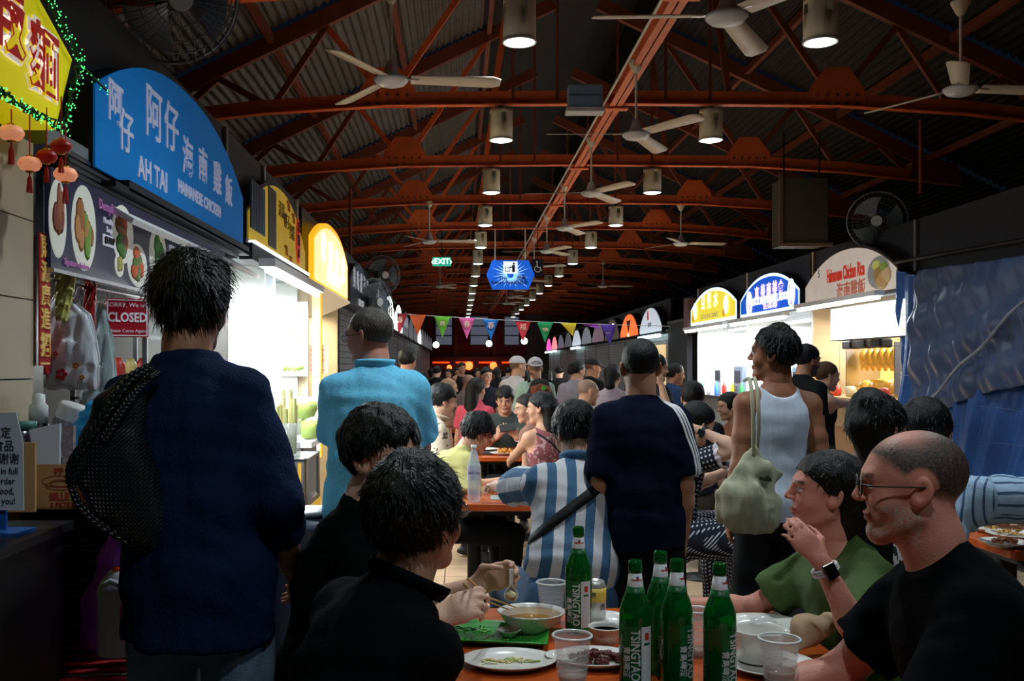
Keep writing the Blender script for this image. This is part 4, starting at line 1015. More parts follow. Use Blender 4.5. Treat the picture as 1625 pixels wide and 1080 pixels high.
# menu banner on stall 1 with food photos
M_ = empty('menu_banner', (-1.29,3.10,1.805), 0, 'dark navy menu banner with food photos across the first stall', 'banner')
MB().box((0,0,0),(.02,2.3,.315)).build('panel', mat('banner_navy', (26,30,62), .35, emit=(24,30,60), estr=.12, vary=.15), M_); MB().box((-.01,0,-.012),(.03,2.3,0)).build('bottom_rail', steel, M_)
def dish(cy, cz, ry, rz, cols, seed):
    q = MB().lathe([(0,0),(1,0),(1,.3),(.85,.45),(0,.2)], 26).build('plate_photo', mat('photo_plate', (214,216,206), .5, emit=(214,216,206), estr=.12), M_); q.matrix_local = Matrix.Translation((.02,cy,cz)) @ Matrix.Rotation(PI/2,4,'Y') @ Matrix.Diagonal((rz,ry,.008,1))
    rr = random.Random(seed)
    for k in range(9):
        cc = cols[k % len(cols)]; a = rr.uniform(0, 2*PI); d = rr.uniform(.1,.55); o = MB().lathe([(0,0),(.2,.02),(.36,0)] if 0 else [(.36,0),(.25,.3),(0,.42)], 9).build('food_photo', mat('food_%d_%d_%d' % cc, cc, .6, vary=.4, vscale=40, emit=cc, estr=.1), M_)
        o.matrix_local = Matrix.Translation((.024,cy+ry*d*math.cos(a),cz+rz*d*math.sin(a))) @ Matrix.Rotation(PI/2,4,'Y') @ Matrix.Diagonal((rz*rr.uniform(.7,1.2),ry*rr.uniform(.7,1.2),.012,1))
dish(.05,.16,.07,.125,[(150,90,60),(120,60,40)],1); dish(.27,.16,.11,.145,[(150,96,50),(110,150,60),(184,130,80)],2); dish(.66,.19,.12,.11,[(160,80,50),(70,110,50),(100,60,40)],3); dish(.83,.09,.12,.085,[(190,90,50),(90,120,60)],5)
dish(.62,.07,.05,.045,[(170,160,90)],8); dish(1.10,.155,.12,.125,[(40,80,40),(60,120,50)],4); dish(1.70,.155,.14,.125,[(40,36,34),(60,54,40)],6); dish(1.42,.05,.12,.07,[(170,170,160)],7)
wt = mat('banner_white', (210,210,224), .5, emit=(210,210,224), estr=.15); mg = mat('banner_mauve', (170,110,170), .5, emit=(170,110,170), estr=.15)
text('lettering', 'Dumpling', mg, frame((.024,.50,.265),(0,1,0),(0,0,1)), .05, M_); text('lettering', 'Noodles\n  Soup', wt, frame((.024,.50,.2),(0,1,0),(0,0,1)), .03, M_)
MB().box((.022,.44,.125),(.026,.56,.165)).build('price_tag', wt, M_); text('lettering', '$5.50/7', tx, frame((.028,.50,.145),(0,1,0),(0,0,1)), .032, M_, bold=.001)
text('lettering', 'Signature chicken', mg, frame((.024,.20,.03),(0,1,0),(0,0,1)), .03, M_); text('lettering', '雞飯', wt, frame((.024,1.30,.2),(0,1,0),(0,0,1)), .05, M_)
text('lettering', '海南', wt, frame((.024,1.95,.2),(0,1,0),(0,0,1)), .05, M_)
# shutter housing over the banner
r = empty('shutter_box', (-1.30,3.3,2.13), 0, 'brushed steel shutter housing with grooves between banner and blue sign', 'shutter')
MB().box((-.1,0,0),(-.0,2.55,.09)).build('housing', mat('dull_steel', (96,100,106), .35, .8, vary=.1), r)
for k in range(4): MB().box((0,0,.008+k*.021),(.008,2.55,.02+k*.021)).build('groove_strip', steel if k == 3 else mat('dull_steel', (96,100,106), .35, .8), r)
# CLOSED sign
p = W(202,504,3.95); r = empty('closed_sign', p, math.radians(28), 'red CLOSED notice board hanging on a string from the banner', 'sign')
rd = mat('notice_red', (150,20,38), .45, emit=(150,20,38), estr=.12)
MB().box((-.082,-.003,-.077),(.082,.003,.077)).build('board', rd, r, bevel=.003)
for a, b in (((-.077,.068),(.077,.072)),((-.077,-.072),(.077,-.068)),((-.077,-.072),(-.073,.072)),((.073,-.072),(.077,.072))): MB().box((a[0],-.005,a[1]),(b[0],-.003,b[1])).build('border', wt, r)
FM = lambda x, z, y=-.004: frame((x,y,z),(1,0,0),(0,0,1))
text('lettering', 'SORRY, We are', wt, FM(0,.05), .024, r, ext=.001); text('lettering', 'CLOSED', wt, FM(0,.0), .052, r, ext=.001, bold=.0014, sx=.78); text('lettering', 'Please Come Again', wt, FM(0,-.052), .018, r, ext=.001)
MB().tube([(-.06,0,.077),(0,.0,.16),(.06,0,.077)], .0015, 4).tube([(0,0,.16),(0,-.01,.175),(.004,-.012,.19)], .003, 5).build('string', blackm, r)
# hanging plastic bags
def bag(name, pts, lab, m, Y, depth=.09, wr=.012, hnd=True, logo=False):
    """pts: outline half widths down the bag [(px centre, py, half px)]"""
    c0 = W(pts[0][0], pts[0][1], Y); r = empty(name, c0, 0, lab, 'bag'); K = Y/F
    def bf(u, v):
        t = v*(len(pts)-1); i = min(int(t), len(pts)-2); f = t-i; a, b = pts[i], pts[i+1]; f = f*f*(3-2*f)
        cx = (a[0]+(b[0]-a[0])*f-pts[0][0])*K; z = -(a[1]+(b[1]-a[1])*f-pts[0][1])*K; w = (a[2]+(b[2]-a[2])*f)*K
        an = 2*PI*u; d = depth*min(1,.25+v*1.2)*(1 if v < .93 else (1-v)/.07*.7+.3); q = 1+.10*math.sin(an*9+v*4)*(1-v*.6)+.05*math.sin(an*17+1+v*9)
        return Vector((cx+math.cos(an)*w*(1+.04*math.sin(an*11)), math.sin(an)*d*.5*q+.006*math.sin(v*20+an*5), z+.006*math.sin(an*7)))
    o = MB().grid(bf, 64, 26).build('bag_body', m, r); md = o.modifiers.new('t','SOLIDIFY'); md.thickness = .0012
    return r
def bagmat(n, c, tr=.35, al=.85):
    m = mat(n, c, .3, bump=.5, bscale=28, trans=0, alpha=al, spec=.6, stretch=(1,1,.4)); b = m.node_tree.nodes['Principled BSDF']; b.inputs['Subsurface Weight'].default_value = .3; return m
b1 = bag('plastic_bag', [(96,470,10),(108,500,34),(112,540,40),(112,580,44),(110,616,44)], 'translucent white plastic carrier bag with red print hanging in the first stall', bagmat('bag_white', (232,226,234)), 3.45, .12)
fl = mat('print_red', (190,50,60), .6)
for dx, dz, s_ in ((.0,-.27,.024),(.05,-.24,.014),(-.02,-.2,.01),(.07,-.28,.01)):
    for k in range(5): a = 2*PI*k/5; p_ = Vector((.03+dx+s_*.55*math.cos(a),-.07,dz+s_*.55*math.sin(a))); MB().tube([p_, p_+Vector((0,.004,0))], s_*.35, 8).build('flower_print', fl if dx < .05 else mat('print_orange', (214,120,70), .6), b1)
bag('plastic_bag', [(160,480,4),(158,530,18),(158,580,24),(157,620,27),(157,643,28)], 'second translucent plastic bag hanging behind and lower', bagmat('bag_clear', (168,182,186), .4, .75), 3.75, .12)
bag('plastic_bag', [(68,475,3),(66,520,9),(64,560,14),(63,592,14)], 'red plastic bag bulging beside the white carrier bag', bagmat('bag_red', (196,44,52), .3, .92), 3.35, .1)
bag('plastic_bag', [(104,436,16),(103,460,14),(100,485,10),(98,507,7)], 'yellow folded plastic bags hanging from the banner rail', bagmat('bag_yellow', (222,206,110), .3, .97), 3.3, .05)
bag('plastic_bag', [(144,450,9),(143,480,8),(142,520,7),(140,547,4)], 'narrow red plastic bag roll hanging below the banner', bagmat('bag_red2', (176,30,38), .3, .97), 3.5, .04)
bag('plastic_bag', [(122,445,8),(124,470,9),(126,500,9),(127,516,6)], 'pale plastic bag hanging between the yellow and red ones', bagmat('bag_pale', (190,186,190), .3, .9), 3.6, .05)
r = empty('hanging_rail', (-1.32,3.2,1.78), 0, 'thin steel rail with hooks under the menu banner', 'rail'); MB().tube([(0,0,0),(0,1.4,0)], .006, 6).build('rod', steel, r)
for k in range(6): MB().tube([(0,.12+k*.2,0),(.01,.12+k*.2,-.03),(.0,.12+k*.2,-.05)], .002, 5).build('hook', steel, r)
# glass cabinet behind CLOSED sign
r = empty('glass_cabinet', (-1.62,4.15,1.02), 0, 'glass display cabinet with steel frame behind the CLOSED notice', 'cabinet')
for (a, b) in (((0,0),(.02,.02)),((.3,0),(.32,.02)),((0,.8),(.02,.82)),((.3,.8),(.32,.82))): MB().box((a[0],a[1],0),(b[0],b[1],.72)).build('post', steel, r)
MB().box((0,0,.70),(.32,.82,.72)).build('top', steel, r); MB().box((0,0,0),(.32,.82,.02)).build('shelf', steel, r); MB().box((0,0,.34),(.32,.82,.35)).build('shelf', steel, r)
MB().box((.3,.02,.02),(.304,.8,.70)).build('pane', mat('clear_glass', (230,240,240), .05, alpha=.18, spec=.8), r)
rr = random.Random(12)
for k in range(9):
    o = MB().lathe([(.028,0),(.034,.08),(.03,.13),(.012,.16)], 10).build('sauce_bottle', mat('sauce_%d' % (k%4), [(200,200,196),(190,60,50),(90,110,130),(210,190,120)][k%4], .4)); o.location = (-1.47, 4.22+.08*k, 1.04+.335*(k%2)); tag(o, ['white','red','blue grey','pale yellow'][k%4]+' bottle in the glass cabinet, %s from the front' % ORD[k].replace('nearest','one') if k else 'white bottle nearest the front of the glass cabinet', 'bottle', 'bottles in the glass cabinet')
# ribbed counter front, facing the viewer
r = empty('counter', (-1.3,2.96,0), 0, 'dark stall counter with finely ribbed front below the carton', 'counter')
MB().box((.0,0,0),(.46,1.4,1.075)).build('body', mat('counter_black', (20,22,26), .5), r); MB().box((.0,-.03,1.075),(.48,1.4,1.10)).build('worktop', mat('dull_top', (70,74,76), .4, .5), r)
m = MB()
for k in range(52): m.tube([(-.02,-.004,.30+k*.0148),(.46,-.004,.30+k*.0148)], .0052, 6)
stuff(m.build('ribs', mat('rib_grey', (74,78,86), .4), r))
# carton
r = empty('carton', (-1.085,2.86,1.10), math.radians(3), 'brown cardboard carton printed with red plate drawing and BILLE PLATES', 'box')
kb = mat('kraft', (184,140,92), .8, bump=.1, vary=.08, emit=(184,140,92), estr=.0)
MB().box((-.145,-.08,0),(.16,.14,.006)).box((-.145,-.08,0),(.16,-.075,.125)).box((-.145,.135,0),(.16,.14,.125)).box((-.145,-.08,0),(-.14,.14,.125)).box((.155,-.08,0),(.16,.14,.125)).build('walls', kb, r)
ri = mat('carton_red', (160,50,34), .7)
text('lettering', 'PP', ri, FM(-.035,.104,-.081), .026, r, ext=.0008, bold=.001); text('lettering', 'BILLE PLATES', ri, FM(.008,.034,-.081), .030, r, ext=.0008, bold=.0012, sx=.8); text('lettering', '5 PKTS X 100PCS', ri, FM(.008,.012,-.081), .018, r, ext=.0008, bold=.0007)
for rx, rz, cz in ((.05,.016,.078),(.028,.009,.073),(.04,.012,.066)): MB().tube([(-.03+rx*math.cos(a*PI/12),-.082,cz+rz*math.sin(a*PI/12)) for a in range(25)], .0008, 4, False).build('plate_drawing', ri, r)
r = empty('cardboard_sheet', (-1.178,2.72,1.10), 0, 'bent cardboard sheet standing behind the pre-order notice', 'box'); MB().box((-.14,0,.0),(.02,.012,.19)).build('sheet', kb, r)
# notice on a stand
p = W(8,733,2.5); r = empty('notice_stand', (p.x,p.y,p.z), math.radians(-4), 'white paper notice on a blue stand asking to pay in full for pre-orders', 'notice')
MB().prism([(-.30,-.12),(.050,-.12),(.048,.05),(.030,.125),(-.30,.115)], frame((0,0,0),(1,0,0),(0,0,1)), .003).build('paper', mat('paper_white', (186,192,208), .7, emit=(186,192,208), estr=.02), r)
ink = mat('ink_navy', (24,28,44), .7)
for s, x_, z, sz in (('请预定',.018,.073,.030),('冷冻食品',.026,.040,.030),('付全额,谢谢',.040,.008,.030),('please pay in full',.036,-.022,.023),('for pre-order',.028,-.047,.023),('frozen food,',.026,-.072,.023),('thank you!',.030,-.097,.023)):
    text('lettering', s, ink, FM(x_,z,-.0045), sz, r, ext=.0006, align='RIGHT', sx=.9)
MB().box((-.02,.004,-.17),(-.0,.012,-.11)).box((-.12,-.04,-.185),(.05,.06,-.172)).build('stand', mat('stand_blue', (30,90,160), .4), r)
r = empty('black_cabinet', (-1.38,2.18,0), 0, 'low black cabinet at the lower left corner carrying the notice', 'cabinet')
MB().box((-.3,0,0),(.31,.52,1.055)).build('body', blackm, r); MB().box((-.3,-.02,1.055),(.33,.54,1.078)).build('top', mat('black_top', (34,38,44), .3), r)
# things in the carton
r = empty('blue_plastic_bag', (-1.08,2.93,1.2), 0, 'crumpled bright blue plastic bag bulging out of the carton', 'bag')
G = SDF((-.12,-.1,-.08),(.12,.1,.24),.005); rr = random.Random(2)
for (x,y,z,q) in ((0,0,.02,.055),(-.02,0,.1,.045),(.03,0,.08,.05),(0,0,.15,.03),(.065,-.02,.1,.028),(-.05,0,.05,.04),(.01,0,.18,.016)): G.ell((x,y,z),(q,q*.8,q),k=.02)
G.displace(.008,70,1); G.displace(.004,160,2); V, Q = G.mesh(); npmesh('bag_body', V, Q, bagmat('bag_blue', (24,150,214), .2, .97), r)
r = empty('white_plastic_bag', (-1.02,2.88,1.2), 0, 'small clear plastic bag of white paper in the carton', 'bag'); G = SDF((-.07,-.06,-.05),(.07,.06,.09),.005); G.ell((0,0,.03),(.05,.04,.045)); G.displace(.007,90,4); V,Q = G.mesh(); npmesh('bag_body', V, Q, bagmat('bag_clear2', (190,200,205), .2, .9), r)
o = MB().prism([(-.03,0),(.03,0),(.045,.13),(-.045,.125)], frame((0,0,0),(1,0,0),(0,.1,1)), .012).build('paper_stack', mat('paper_white', (186,192,208), .7)); o.location = (-1.165,2.84,1.2); o.rotation_euler = (0,math.radians(-8),0); tag(o, 'leaning stack of white paper slips in the carton', 'paper')
o = MB().prism([(-.015,0),(.015,0),(.015,.13),(-.015,.13)], frame((0,0,0),(1,0,0),(0,.05,1)), .02).build('printed_carton', mat('print_mix', (150,140,150), .6, vary=.5, vscale=60)); o.location = (-1.105,2.83,1.2); tag(o, 'narrow printed carton standing beside the white paper slips', 'box')
r = empty('flask', (-1.25,2.86,1.2), 0, 'steel flask with green band behind the carton', 'flask'); MB().lathe([(.03,-.02),(.031,.1),(.028,.125)], 20).build('body', steel, r); MB().lathe([(.034,-.02),(.034,.02)], 20).build('band', mat('band_green', (70,120,110), .5), r); MB().lathe([(.036,.12),(.036,.14),(.0,.142)], 20).build('lid', mat('band_green', (70,120,110), .5), r)
r = empty('white_bottle', (-1.245,2.95,1.28), 0, 'white capped bottle with black label standing behind the flask', 'bottle'); MB().lathe([(.03,-.1),(.031,.04),(.026,.05)], 18).build('body', mat('label_black', (30,30,34), .5, vary=.4, vscale=60), r); MB().lathe([(.027,.05),(.027,.10),(.018,.11),(.018,.135),(0,.14)], 18).build('cap', mat('cap_white', (200,204,206), .4), r)
r = empty('tissue_pack', (-1.17,2.98,1.32), math.radians(10), 'tilted white printed packet behind the blue bag', 'packet'); r.rotation_euler = (0,math.radians(20),0); MB().lathe([(.04,-.06),(.043,.0),(.045,.06),(.04,.068),(0,.07)], 18).build('tub', mat('tub_white', (200,200,204), .5, vary=.15, vscale=30), r); MB().tube([(0,0,.0),(0,0,.02)], .0455, 18).build('label_band', mat('print_mix', (150,140,150), .6), r)
r = empty('yellow_packet', (-.965,2.87,1.2), 0, 'pale yellow green packet standing at the right end of the carton', 'packet'); G = SDF((-.05,-.04,-.05),(.05,.04,.12),.005); G.ell((0,0,.03),(.03,.022,.06)); G.displace(.008,80,4,(1,1,.3)); V,Q = G.mesh(); npmesh('packet_body', V, Q, mat('packet_yellow', (200,200,120), .5, vary=.2, vscale=30), r)
# purple bag, jerry can and tray of red trays beside the man
r = empty('tray_stack', (-1.0,2.72,.60), 0, 'grey rack tray holding slanted red trays at the lower left', 'tray')
gm = mat('grey_plastic', (96,100,104), .45)
MB().box((-.14,-.11,0),(.2,.18,.015)).box((-.14,-.11,.0),(.2,-.1,.05)).box((-.14,.17,.0),(.2,.18,.05)).box((-.14,-.11,0),(-.13,.18,.05)).box((-.12,-.1,-.06),(.2,.17,0)).build('tub', gm, r, bevel=.006)
MB().tube([(-.15,-.12,.05),(.2,-.12,.05)], .008, 8).tube([(-.15,-.12,.05),(-.15,.18,.05)], .008, 8).build('rim', mat('grey_rim', (140,144,150), .4), r)
for k in range(6): MB().bar((-.12,-.08+k*.035,.04+k*.012),(.2,-.08+k*.035,.055+k*.012),.04,.006).build('red_tray', mat('tray_red', (150,34,40), .4), r)
MB().box((-.12,-.09,-.6),(-.08,-.05,-.06)).box((-.12,.12,-.6),(-.08,.16,-.06)).box((.15,-.09,-.6),(.19,-.05,-.06)).box((.15,.12,-.6),(.19,.16,-.06)).build('rack_leg', blackm, r)
r = empty('purple_bag', (-1.0,2.82,.70), 0, 'purple mesh plastic bag standing behind the white jerry can', 'bag'); G = SDF((-.1,-.06,-.03),(.12,.08,.36),.006)
G.loft([((0,0,.02),.07,.05),((-.0,0,.12),.066,.045),((.03,0,.24),.045,.03),((.05,0,.33),.03,.02)], (1,0,0), k=.03); G.displace(.006,60,4,(1,1,.4)); V,Q = G.mesh(); npmesh('bag_body', V, Q, bagmat('bag_purple', (190,100,240), .3, .96), r)
r = empty('jerry_can', (-.92,2.70,.72), 0, 'white plastic jerry can with red cap beside the standing man', 'container'); G = SDF((-.08,-.07,0),(.08,.07,.24),.004); G.loft([((0,0,.0),.058,.05),((0,0,.17),.058,.05),((0,0,.2),.04,.035),((0,0,.215),.02,.02)], (1,0,0), k=.01, flat0=True, flat1=True); V,Q = G.mesh(); npmesh('body', V, Q, mat('hdpe_white', (196,200,220), .4, alpha=1), r); MB().lathe([(.019,.21),(.021,.215),(.021,.235),(0,.236)], 18).build('cap', mat('cap_red', (216,50,30), .4), r); MB().tube([(-.03,-.05,.19),(-.0,-.07,.21),(.035,-.05,.19)], .009, 8).build('handle', mat('hdpe_white', (196,200,220), .4), r)
MB().box((.02,-.054,.05),(.056,-.05,.14)).build('label_patch', mat('print_red2', (180,50,50), .5), r)
# ---- stall 2/3 fittings
def tubelight(x0, y0, y1, z, lab, s=14, side=-1, e=30, col=(.93,.98,1), aim=0):
    r = empty('tube_light', (x0,(y0+y1)/2,z), 0, lab, 'light', 'fluorescent tube lights under the signs'); L = (y1-y0)/2
    MB().box((-.05,-L,.0),(.05,L,.05)).build('fitting', mat('fit_white', (230,232,235), .4), r); MB().tube([(0,-L+.02,-.018),(0,L-.02,-.018)], .02, 10).build('tube', emis('tube_%d' % s, (240,250,255), s), r)
    area('tube_glow', (x0, (y0+y1)/2, z-.05), (0, aim, 0), .12, L*2, e, col)
tubelight(-1.16, 6.02, 8.2, 2.10, 'long bright fluorescent tube under the yellow photo sign', 16, e=60)
tubelight(-1.85, 6.1, 6.9, 2.15, 'fluorescent tube over the counter of the white tiled stall', 10, e=40)
tubelight(-1.75, 7.2, 8.3, 2.15, 'fluorescent tube inside the juice stall front', 10, e=40)
tubelight(-1.7, 9.0, 11.0, 2.1, 'warm fluorescent tube inside the sugar cane stall', 8, e=40, col=(1,.9,.7))
tubelight(-1.45, 4.75, 5.7, 2.05, 'fluorescent tube at the far end of the first stall', 9, e=16)
tubelight(-1.9, 3.3, 4.2, 2.1, 'dim fluorescent tube over the hanging plastic bags', 2, e=5)
r = empty('white_awning', (-1.2,5.95,2.02), 0, 'white sloping light trough below the yellow sign', 'awning'); MB().prism([(0,0),(.16,.10),(.16,.12),(-.01,.02)], frame((0,0,0),(-1,0,0),(0,0,1)), -2.3).build('trough', mat('fit_white', (230,232,235), .4), r)
# white door frame and poster
r = empty('door_frame', (-1.36,7.06,0), 0, 'white aluminium frame post beside the sugar cane poster', 'frame'); MB().box((-.03,-.04,.0),(.05,.06,2.2)).build('post', mat('alu_white', (214,218,222), .4), r)
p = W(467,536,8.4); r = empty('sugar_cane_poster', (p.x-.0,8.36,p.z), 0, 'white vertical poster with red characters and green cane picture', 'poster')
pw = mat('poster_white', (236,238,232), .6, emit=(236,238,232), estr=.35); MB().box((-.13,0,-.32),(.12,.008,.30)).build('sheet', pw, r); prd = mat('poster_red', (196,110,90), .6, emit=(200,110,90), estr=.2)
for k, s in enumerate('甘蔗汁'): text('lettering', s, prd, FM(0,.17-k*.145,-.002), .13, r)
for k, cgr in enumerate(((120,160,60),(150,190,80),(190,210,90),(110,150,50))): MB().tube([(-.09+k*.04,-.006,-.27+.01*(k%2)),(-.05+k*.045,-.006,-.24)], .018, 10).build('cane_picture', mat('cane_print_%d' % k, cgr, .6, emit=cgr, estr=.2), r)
text('lettering', 'SUGARCANE', mat('poster_grey', (150,150,130), .6), FM(0,-.205,-.002), .03, r)
r = empty('notice_sheet', W(505,570,8.9), 0, 'small printed menu sheet on the beige wall under the glowing sign', 'poster'); MB().box((-.09,0,-.13),(.09,.006,.13)).build('sheet', mat('sheet_pale', (205,196,184), .6, vary=.2, vscale=40), r)
for k in range(5): MB().box((-.07,-.003,.08-k*.045),(.06-.02*(k%2),-.001,.09-k*.045)).build('text_line', mat('poster_red', (196,110,90), .6), r)
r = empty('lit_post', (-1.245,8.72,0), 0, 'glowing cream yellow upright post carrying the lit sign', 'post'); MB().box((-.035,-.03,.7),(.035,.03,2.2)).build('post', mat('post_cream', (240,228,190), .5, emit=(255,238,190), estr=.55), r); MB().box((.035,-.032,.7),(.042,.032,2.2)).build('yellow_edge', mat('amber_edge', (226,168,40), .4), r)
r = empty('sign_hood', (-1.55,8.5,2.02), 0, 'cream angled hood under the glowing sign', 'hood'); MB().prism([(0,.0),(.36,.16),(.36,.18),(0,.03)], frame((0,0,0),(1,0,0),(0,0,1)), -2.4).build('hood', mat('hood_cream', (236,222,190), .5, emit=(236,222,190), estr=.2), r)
# wall behind poster
r = empty('stall_wall', (-1.6,8.46,0), 0, 'beige wall panel behind the sugar cane poster', 'wall'); MB().box((-.1,0,0),(.32,.06,2.2)).build('panel', mat('warm_wall2', (206,190,160), .6, vary=.1), r)
# sugar cane bundle in a clear bin, coconuts, drink rack
r = empty('cane_bin', (-1.10,6.45,.95), 0, 'clear tall bin of peeled sugar cane sticks beside the juice stall', 'bin'); rr = random.Random(7)
MB().lathe([(.075,-.04),(.08,.18)], 20).build('bin', mat('bin_clear', (150,156,160), .15, alpha=.5), r)
for k in range(16):
    x_, y_ = rr.uniform(-.055,.055), rr.uniform(-.055,.055); MB().tube([(x_,y_,-.02),(x_*1.3,y_*1.3,.26+rr.uniform(0,.14))], .013, 7).build('cane', mat('cane_%d' % (k%2), [(206,200,140),(180,184,120)][k%2], .6), r)
r = empty('juice_counter', (-1.3,6.9,0), 0, 'white topped counter carrying the green coconuts', 'counter'); MB().box((-.25,0,.93),(.28,.7,.97)).build('top', mat('fit_white', (230,232,235), .4), r); MB().box((-.2,.04,0),(.22,.66,.93)).build('front', mat('counter_panel', (110,112,116), .4), r)
for i, (px, py) in enumerate(((484,645),(492,676))):
    o = empty('coconut', W(px, py, 7.2), 0, ['upper trimmed green coconut on the juice stall','lower green coconut with white cap on the juice stall','green coconut behind the cane bin'][i], 'coconut', 'green coconuts'); MB().lathe([(.0,-.09),(.06,-.085),(.09,-.02),(.085,.03),(.05,.055)], 14).build('husk', mat('coco_green', (140,160,80), .6, vary=.15), o); MB().lathe([(.09,.01),(.05,.07),(.0,.075)], 7).build('white_top', mat('coco_white', (226,226,214), .7), o)
r = empty('drinks_rack', (-1.12,6.35,0), 0, 'steel trolley rack with yellow upright bars under the cane bin', 'rack')
for (x_, y_) in ((-.13,-.1),(.16,-.1),(-.13,.45),(.16,.45)): MB().tube([(x_,y_,0),(x_,y_,.92)], .012, 8).build('leg', steel, r)
for z in (.35,.62,.90): MB().box((-.14,-.12,z),(.17,.47,z+.015)).build('shelf', steel, r)
for k in range(6): MB().box((-.11+k*.045,-.13,.64),(-.09+k*.045,-.12,.89)).build('yellow_bar', mat('bar_yellow', (220,176,60), .4, emit=(220,170,60), estr=.3), r)
for k in range(7): MB().box((.17,-.08+k*.08,.37),(.178,-.05+k*.08,.61)).build('yellow_bar', mat('bar_yellow', (220,176,60), .4), r)
o = MB().lathe([(.0,0),(.11,.0),(.13,.015),(.125,.02),(.0,.012)], 28).build('plate_stack', mat('plate_white', (220,222,226), .3)); o.location = W(488,815,4.3); tag(o, 'white round plate on the grey drum behind the standing man', 'plate')
r = empty('grey_drum', (W(485,900,4.3).x,4.3,0), 0, 'grey blue plastic drum bin behind the black shirts', 'bin'); MB().lathe([(.17,0),(.19,.7),(.2,.80),(.21,.81),(.21,.85),(.0,.858)], 28).build('drum', mat('drum_blue', (70,84,110), .45), r); MB().box((-.03,-.20,.62),(.0,-.196,.67)).build('label_patch', wt, r)
# ---- further left stalls: shutters and unlit signs
def far_left(y0, y1, i, kind, lab):
    s_ = stall('L', y0, y1-.04, '%s on the left row' % lab, mat('wall_grey', (110,108,112), .6), deep=1.4, tiles=False, counter=False, shutter=mat('shutter_grey', (96,98,104), .5, .4, vary=.15))
far = [11.25+2.7*k for k in range(13)]
names_l = ['dark navy sign with white characters','second dark sign with white characters','glowing white outlined arch sign','bright white arch sign with vertical bars','dim grey arch sign','small glowing white sign']
for k, y0 in enumerate(far):
    far_left(y0, y0+2.7, k, 0, '%s shuttered stall beyond the sugar cane stall' % ORD[k].replace('nearest','closest'))
    dim = k in (0, 1, 4, 6, 8, 10); 
    fm = mat('dark_sign_face', (30,30,48), .3, vary=.2) if k in (0,1) else (emis('arch_glow', (240,250,245), 2.2) if k in (2,3,7) else mat('grey_sign_face', (130,132,140), .4, emit=(130,132,140), estr=.15))
    r, c = sign_left(y0+.1, y0+2.55, -1.24, 2.18, 2.5, 2.78, .2, fm, navy, 'hanging sign of the %s stall beyond the sugar cane stall, %s' % (ORD[k].replace('nearest','closest'), ['dark with white characters','dark with white characters','glowing white','glowing white','dim grey','dim grey','dim grey','glowing white','dim grey','dim grey','dim grey','dim grey','dim grey'][k]), 'signs of the far left row')
    wl = mat('far_white_letters', (190,194,206), .5, emit=(200,205,220), estr=.25)
    if k < 2:
        for q in range(5): text('lettering', '美味鮮海產煮炒粥品'[k*4+q], wl, frame((.012,-.85+q*.42,.34),(0,1,0),(0,0,1)), .26, r, bold=.004)
        text('lettering', 'SEAFOOD' if k else 'FRIED KWAY', wl, frame((.012,0,.1),(0,1,0),(0,0,1)), .12, r)
    elif k < 5:
        for q in range(4): text('lettering', '粥麵飯茶'[q], tx if k != 4 else wl, frame((.012,-.7+q*.46,.32),(0,1,0),(0,0,1)), .26, r, bold=.004)
# ================================================================ RIGHT ROW
R1 = stall('R', 9.6, 12.3, 'chicken rice stall on the right with hanging poultry', mat('warm_tile', (196,170,130), .5, vary=.08), tiles=True)
R2 = stall('R', 12.4, 15.1, 'very bright white stall under the blue sign', tile_w, tiles=True); R3 = stall('R', 15.2, 18.2, 'very bright white stall under the yellow arched sign', tile_w, tiles=True)
R0 = stall('R', 6.6, 9.55, 'dark closed stall behind the blue tarpaulin', mat('wall_grey', (110,108,112), .6), tiles=False, shutter=mat('shutter_grey', (96,98,104), .5, .4))
zb = 2.22
r, c = sign_right(9.62, 12.2, 4.24, zb, 2.46, 2.80, .2, mat('white_sign_face', (204,194,184), .4, emit=(204,192,180), estr=.36, vary=.1), mat('casing_brown', (54,46,42), .6), 'arched off-white sign with red Hainanese Chicken Rice lettering and food photo', sq=2.2)
rdl = mat('sign_red_letters', (196,50,32), .5, emit=(200,50,30), estr=.3)
RT(r, c, zb, 'Hainanese Chicken Rice', rdl, 1341, 433, 4.24, .21, bold=.007, sx=.52); RT(r, c, zb, '海南雞飯', mat('sign_brown_letters', (180,110,90), .5, emit=(180,100,80), estr=.3), 1350, 461, 4.24, .2, bold=.003)
RT(r, c, zb, '5', mat('sign_green', (60,110,80), .5), 1300, 435, 4.24, .13)
yy = -.88
o = MB().lathe([(0,0),(.28,.0),(.30,.03),(0,.02)], 26).build('plate_photo', mat('photo_grey', (150,150,146), .5, emit=(150,150,146), estr=.2), r); o.matrix_local = Matrix.Translation((-.003,yy,.22)) @ Matrix.Rotation(-PI/2,4,'Y') @ Matrix.Diagonal((.55,.9,.3,1))
for (dy, dz, a, b, cc) in ((.0,.04,.16,.10,(176,140,90)),(.1,.1,.1,.09,(150,120,70)),(-.05,.16,.09,.06,(120,140,60)),(.14,.2,.1,.05,(190,190,100)),(-.1,.08,.12,.09,(190,160,120))):
    o = MB().lathe([(1,0),(.7,.5),(0,.8)], 14).build('food_photo', mat('rfood_%d' % int(a*100+b*1000), cc, .6, vary=.3, vscale=20, emit=cc, estr=.25), r); o.matrix_local = Matrix.Translation((-.01,yy+dy-.08,.1+dz)) @ Matrix.Rotation(-PI/2,4,'Y') @ Matrix.Diagonal((b,a,.03,1))
r, c = sign_right(12.40, 15.0, 4.24, zb, 2.46, 2.76, .2, emis('blue_lightbox', (10,80,200), .6), navy, 'lit blue arched sign with pink white characters and two ovals', sq=2.2, border=.04)
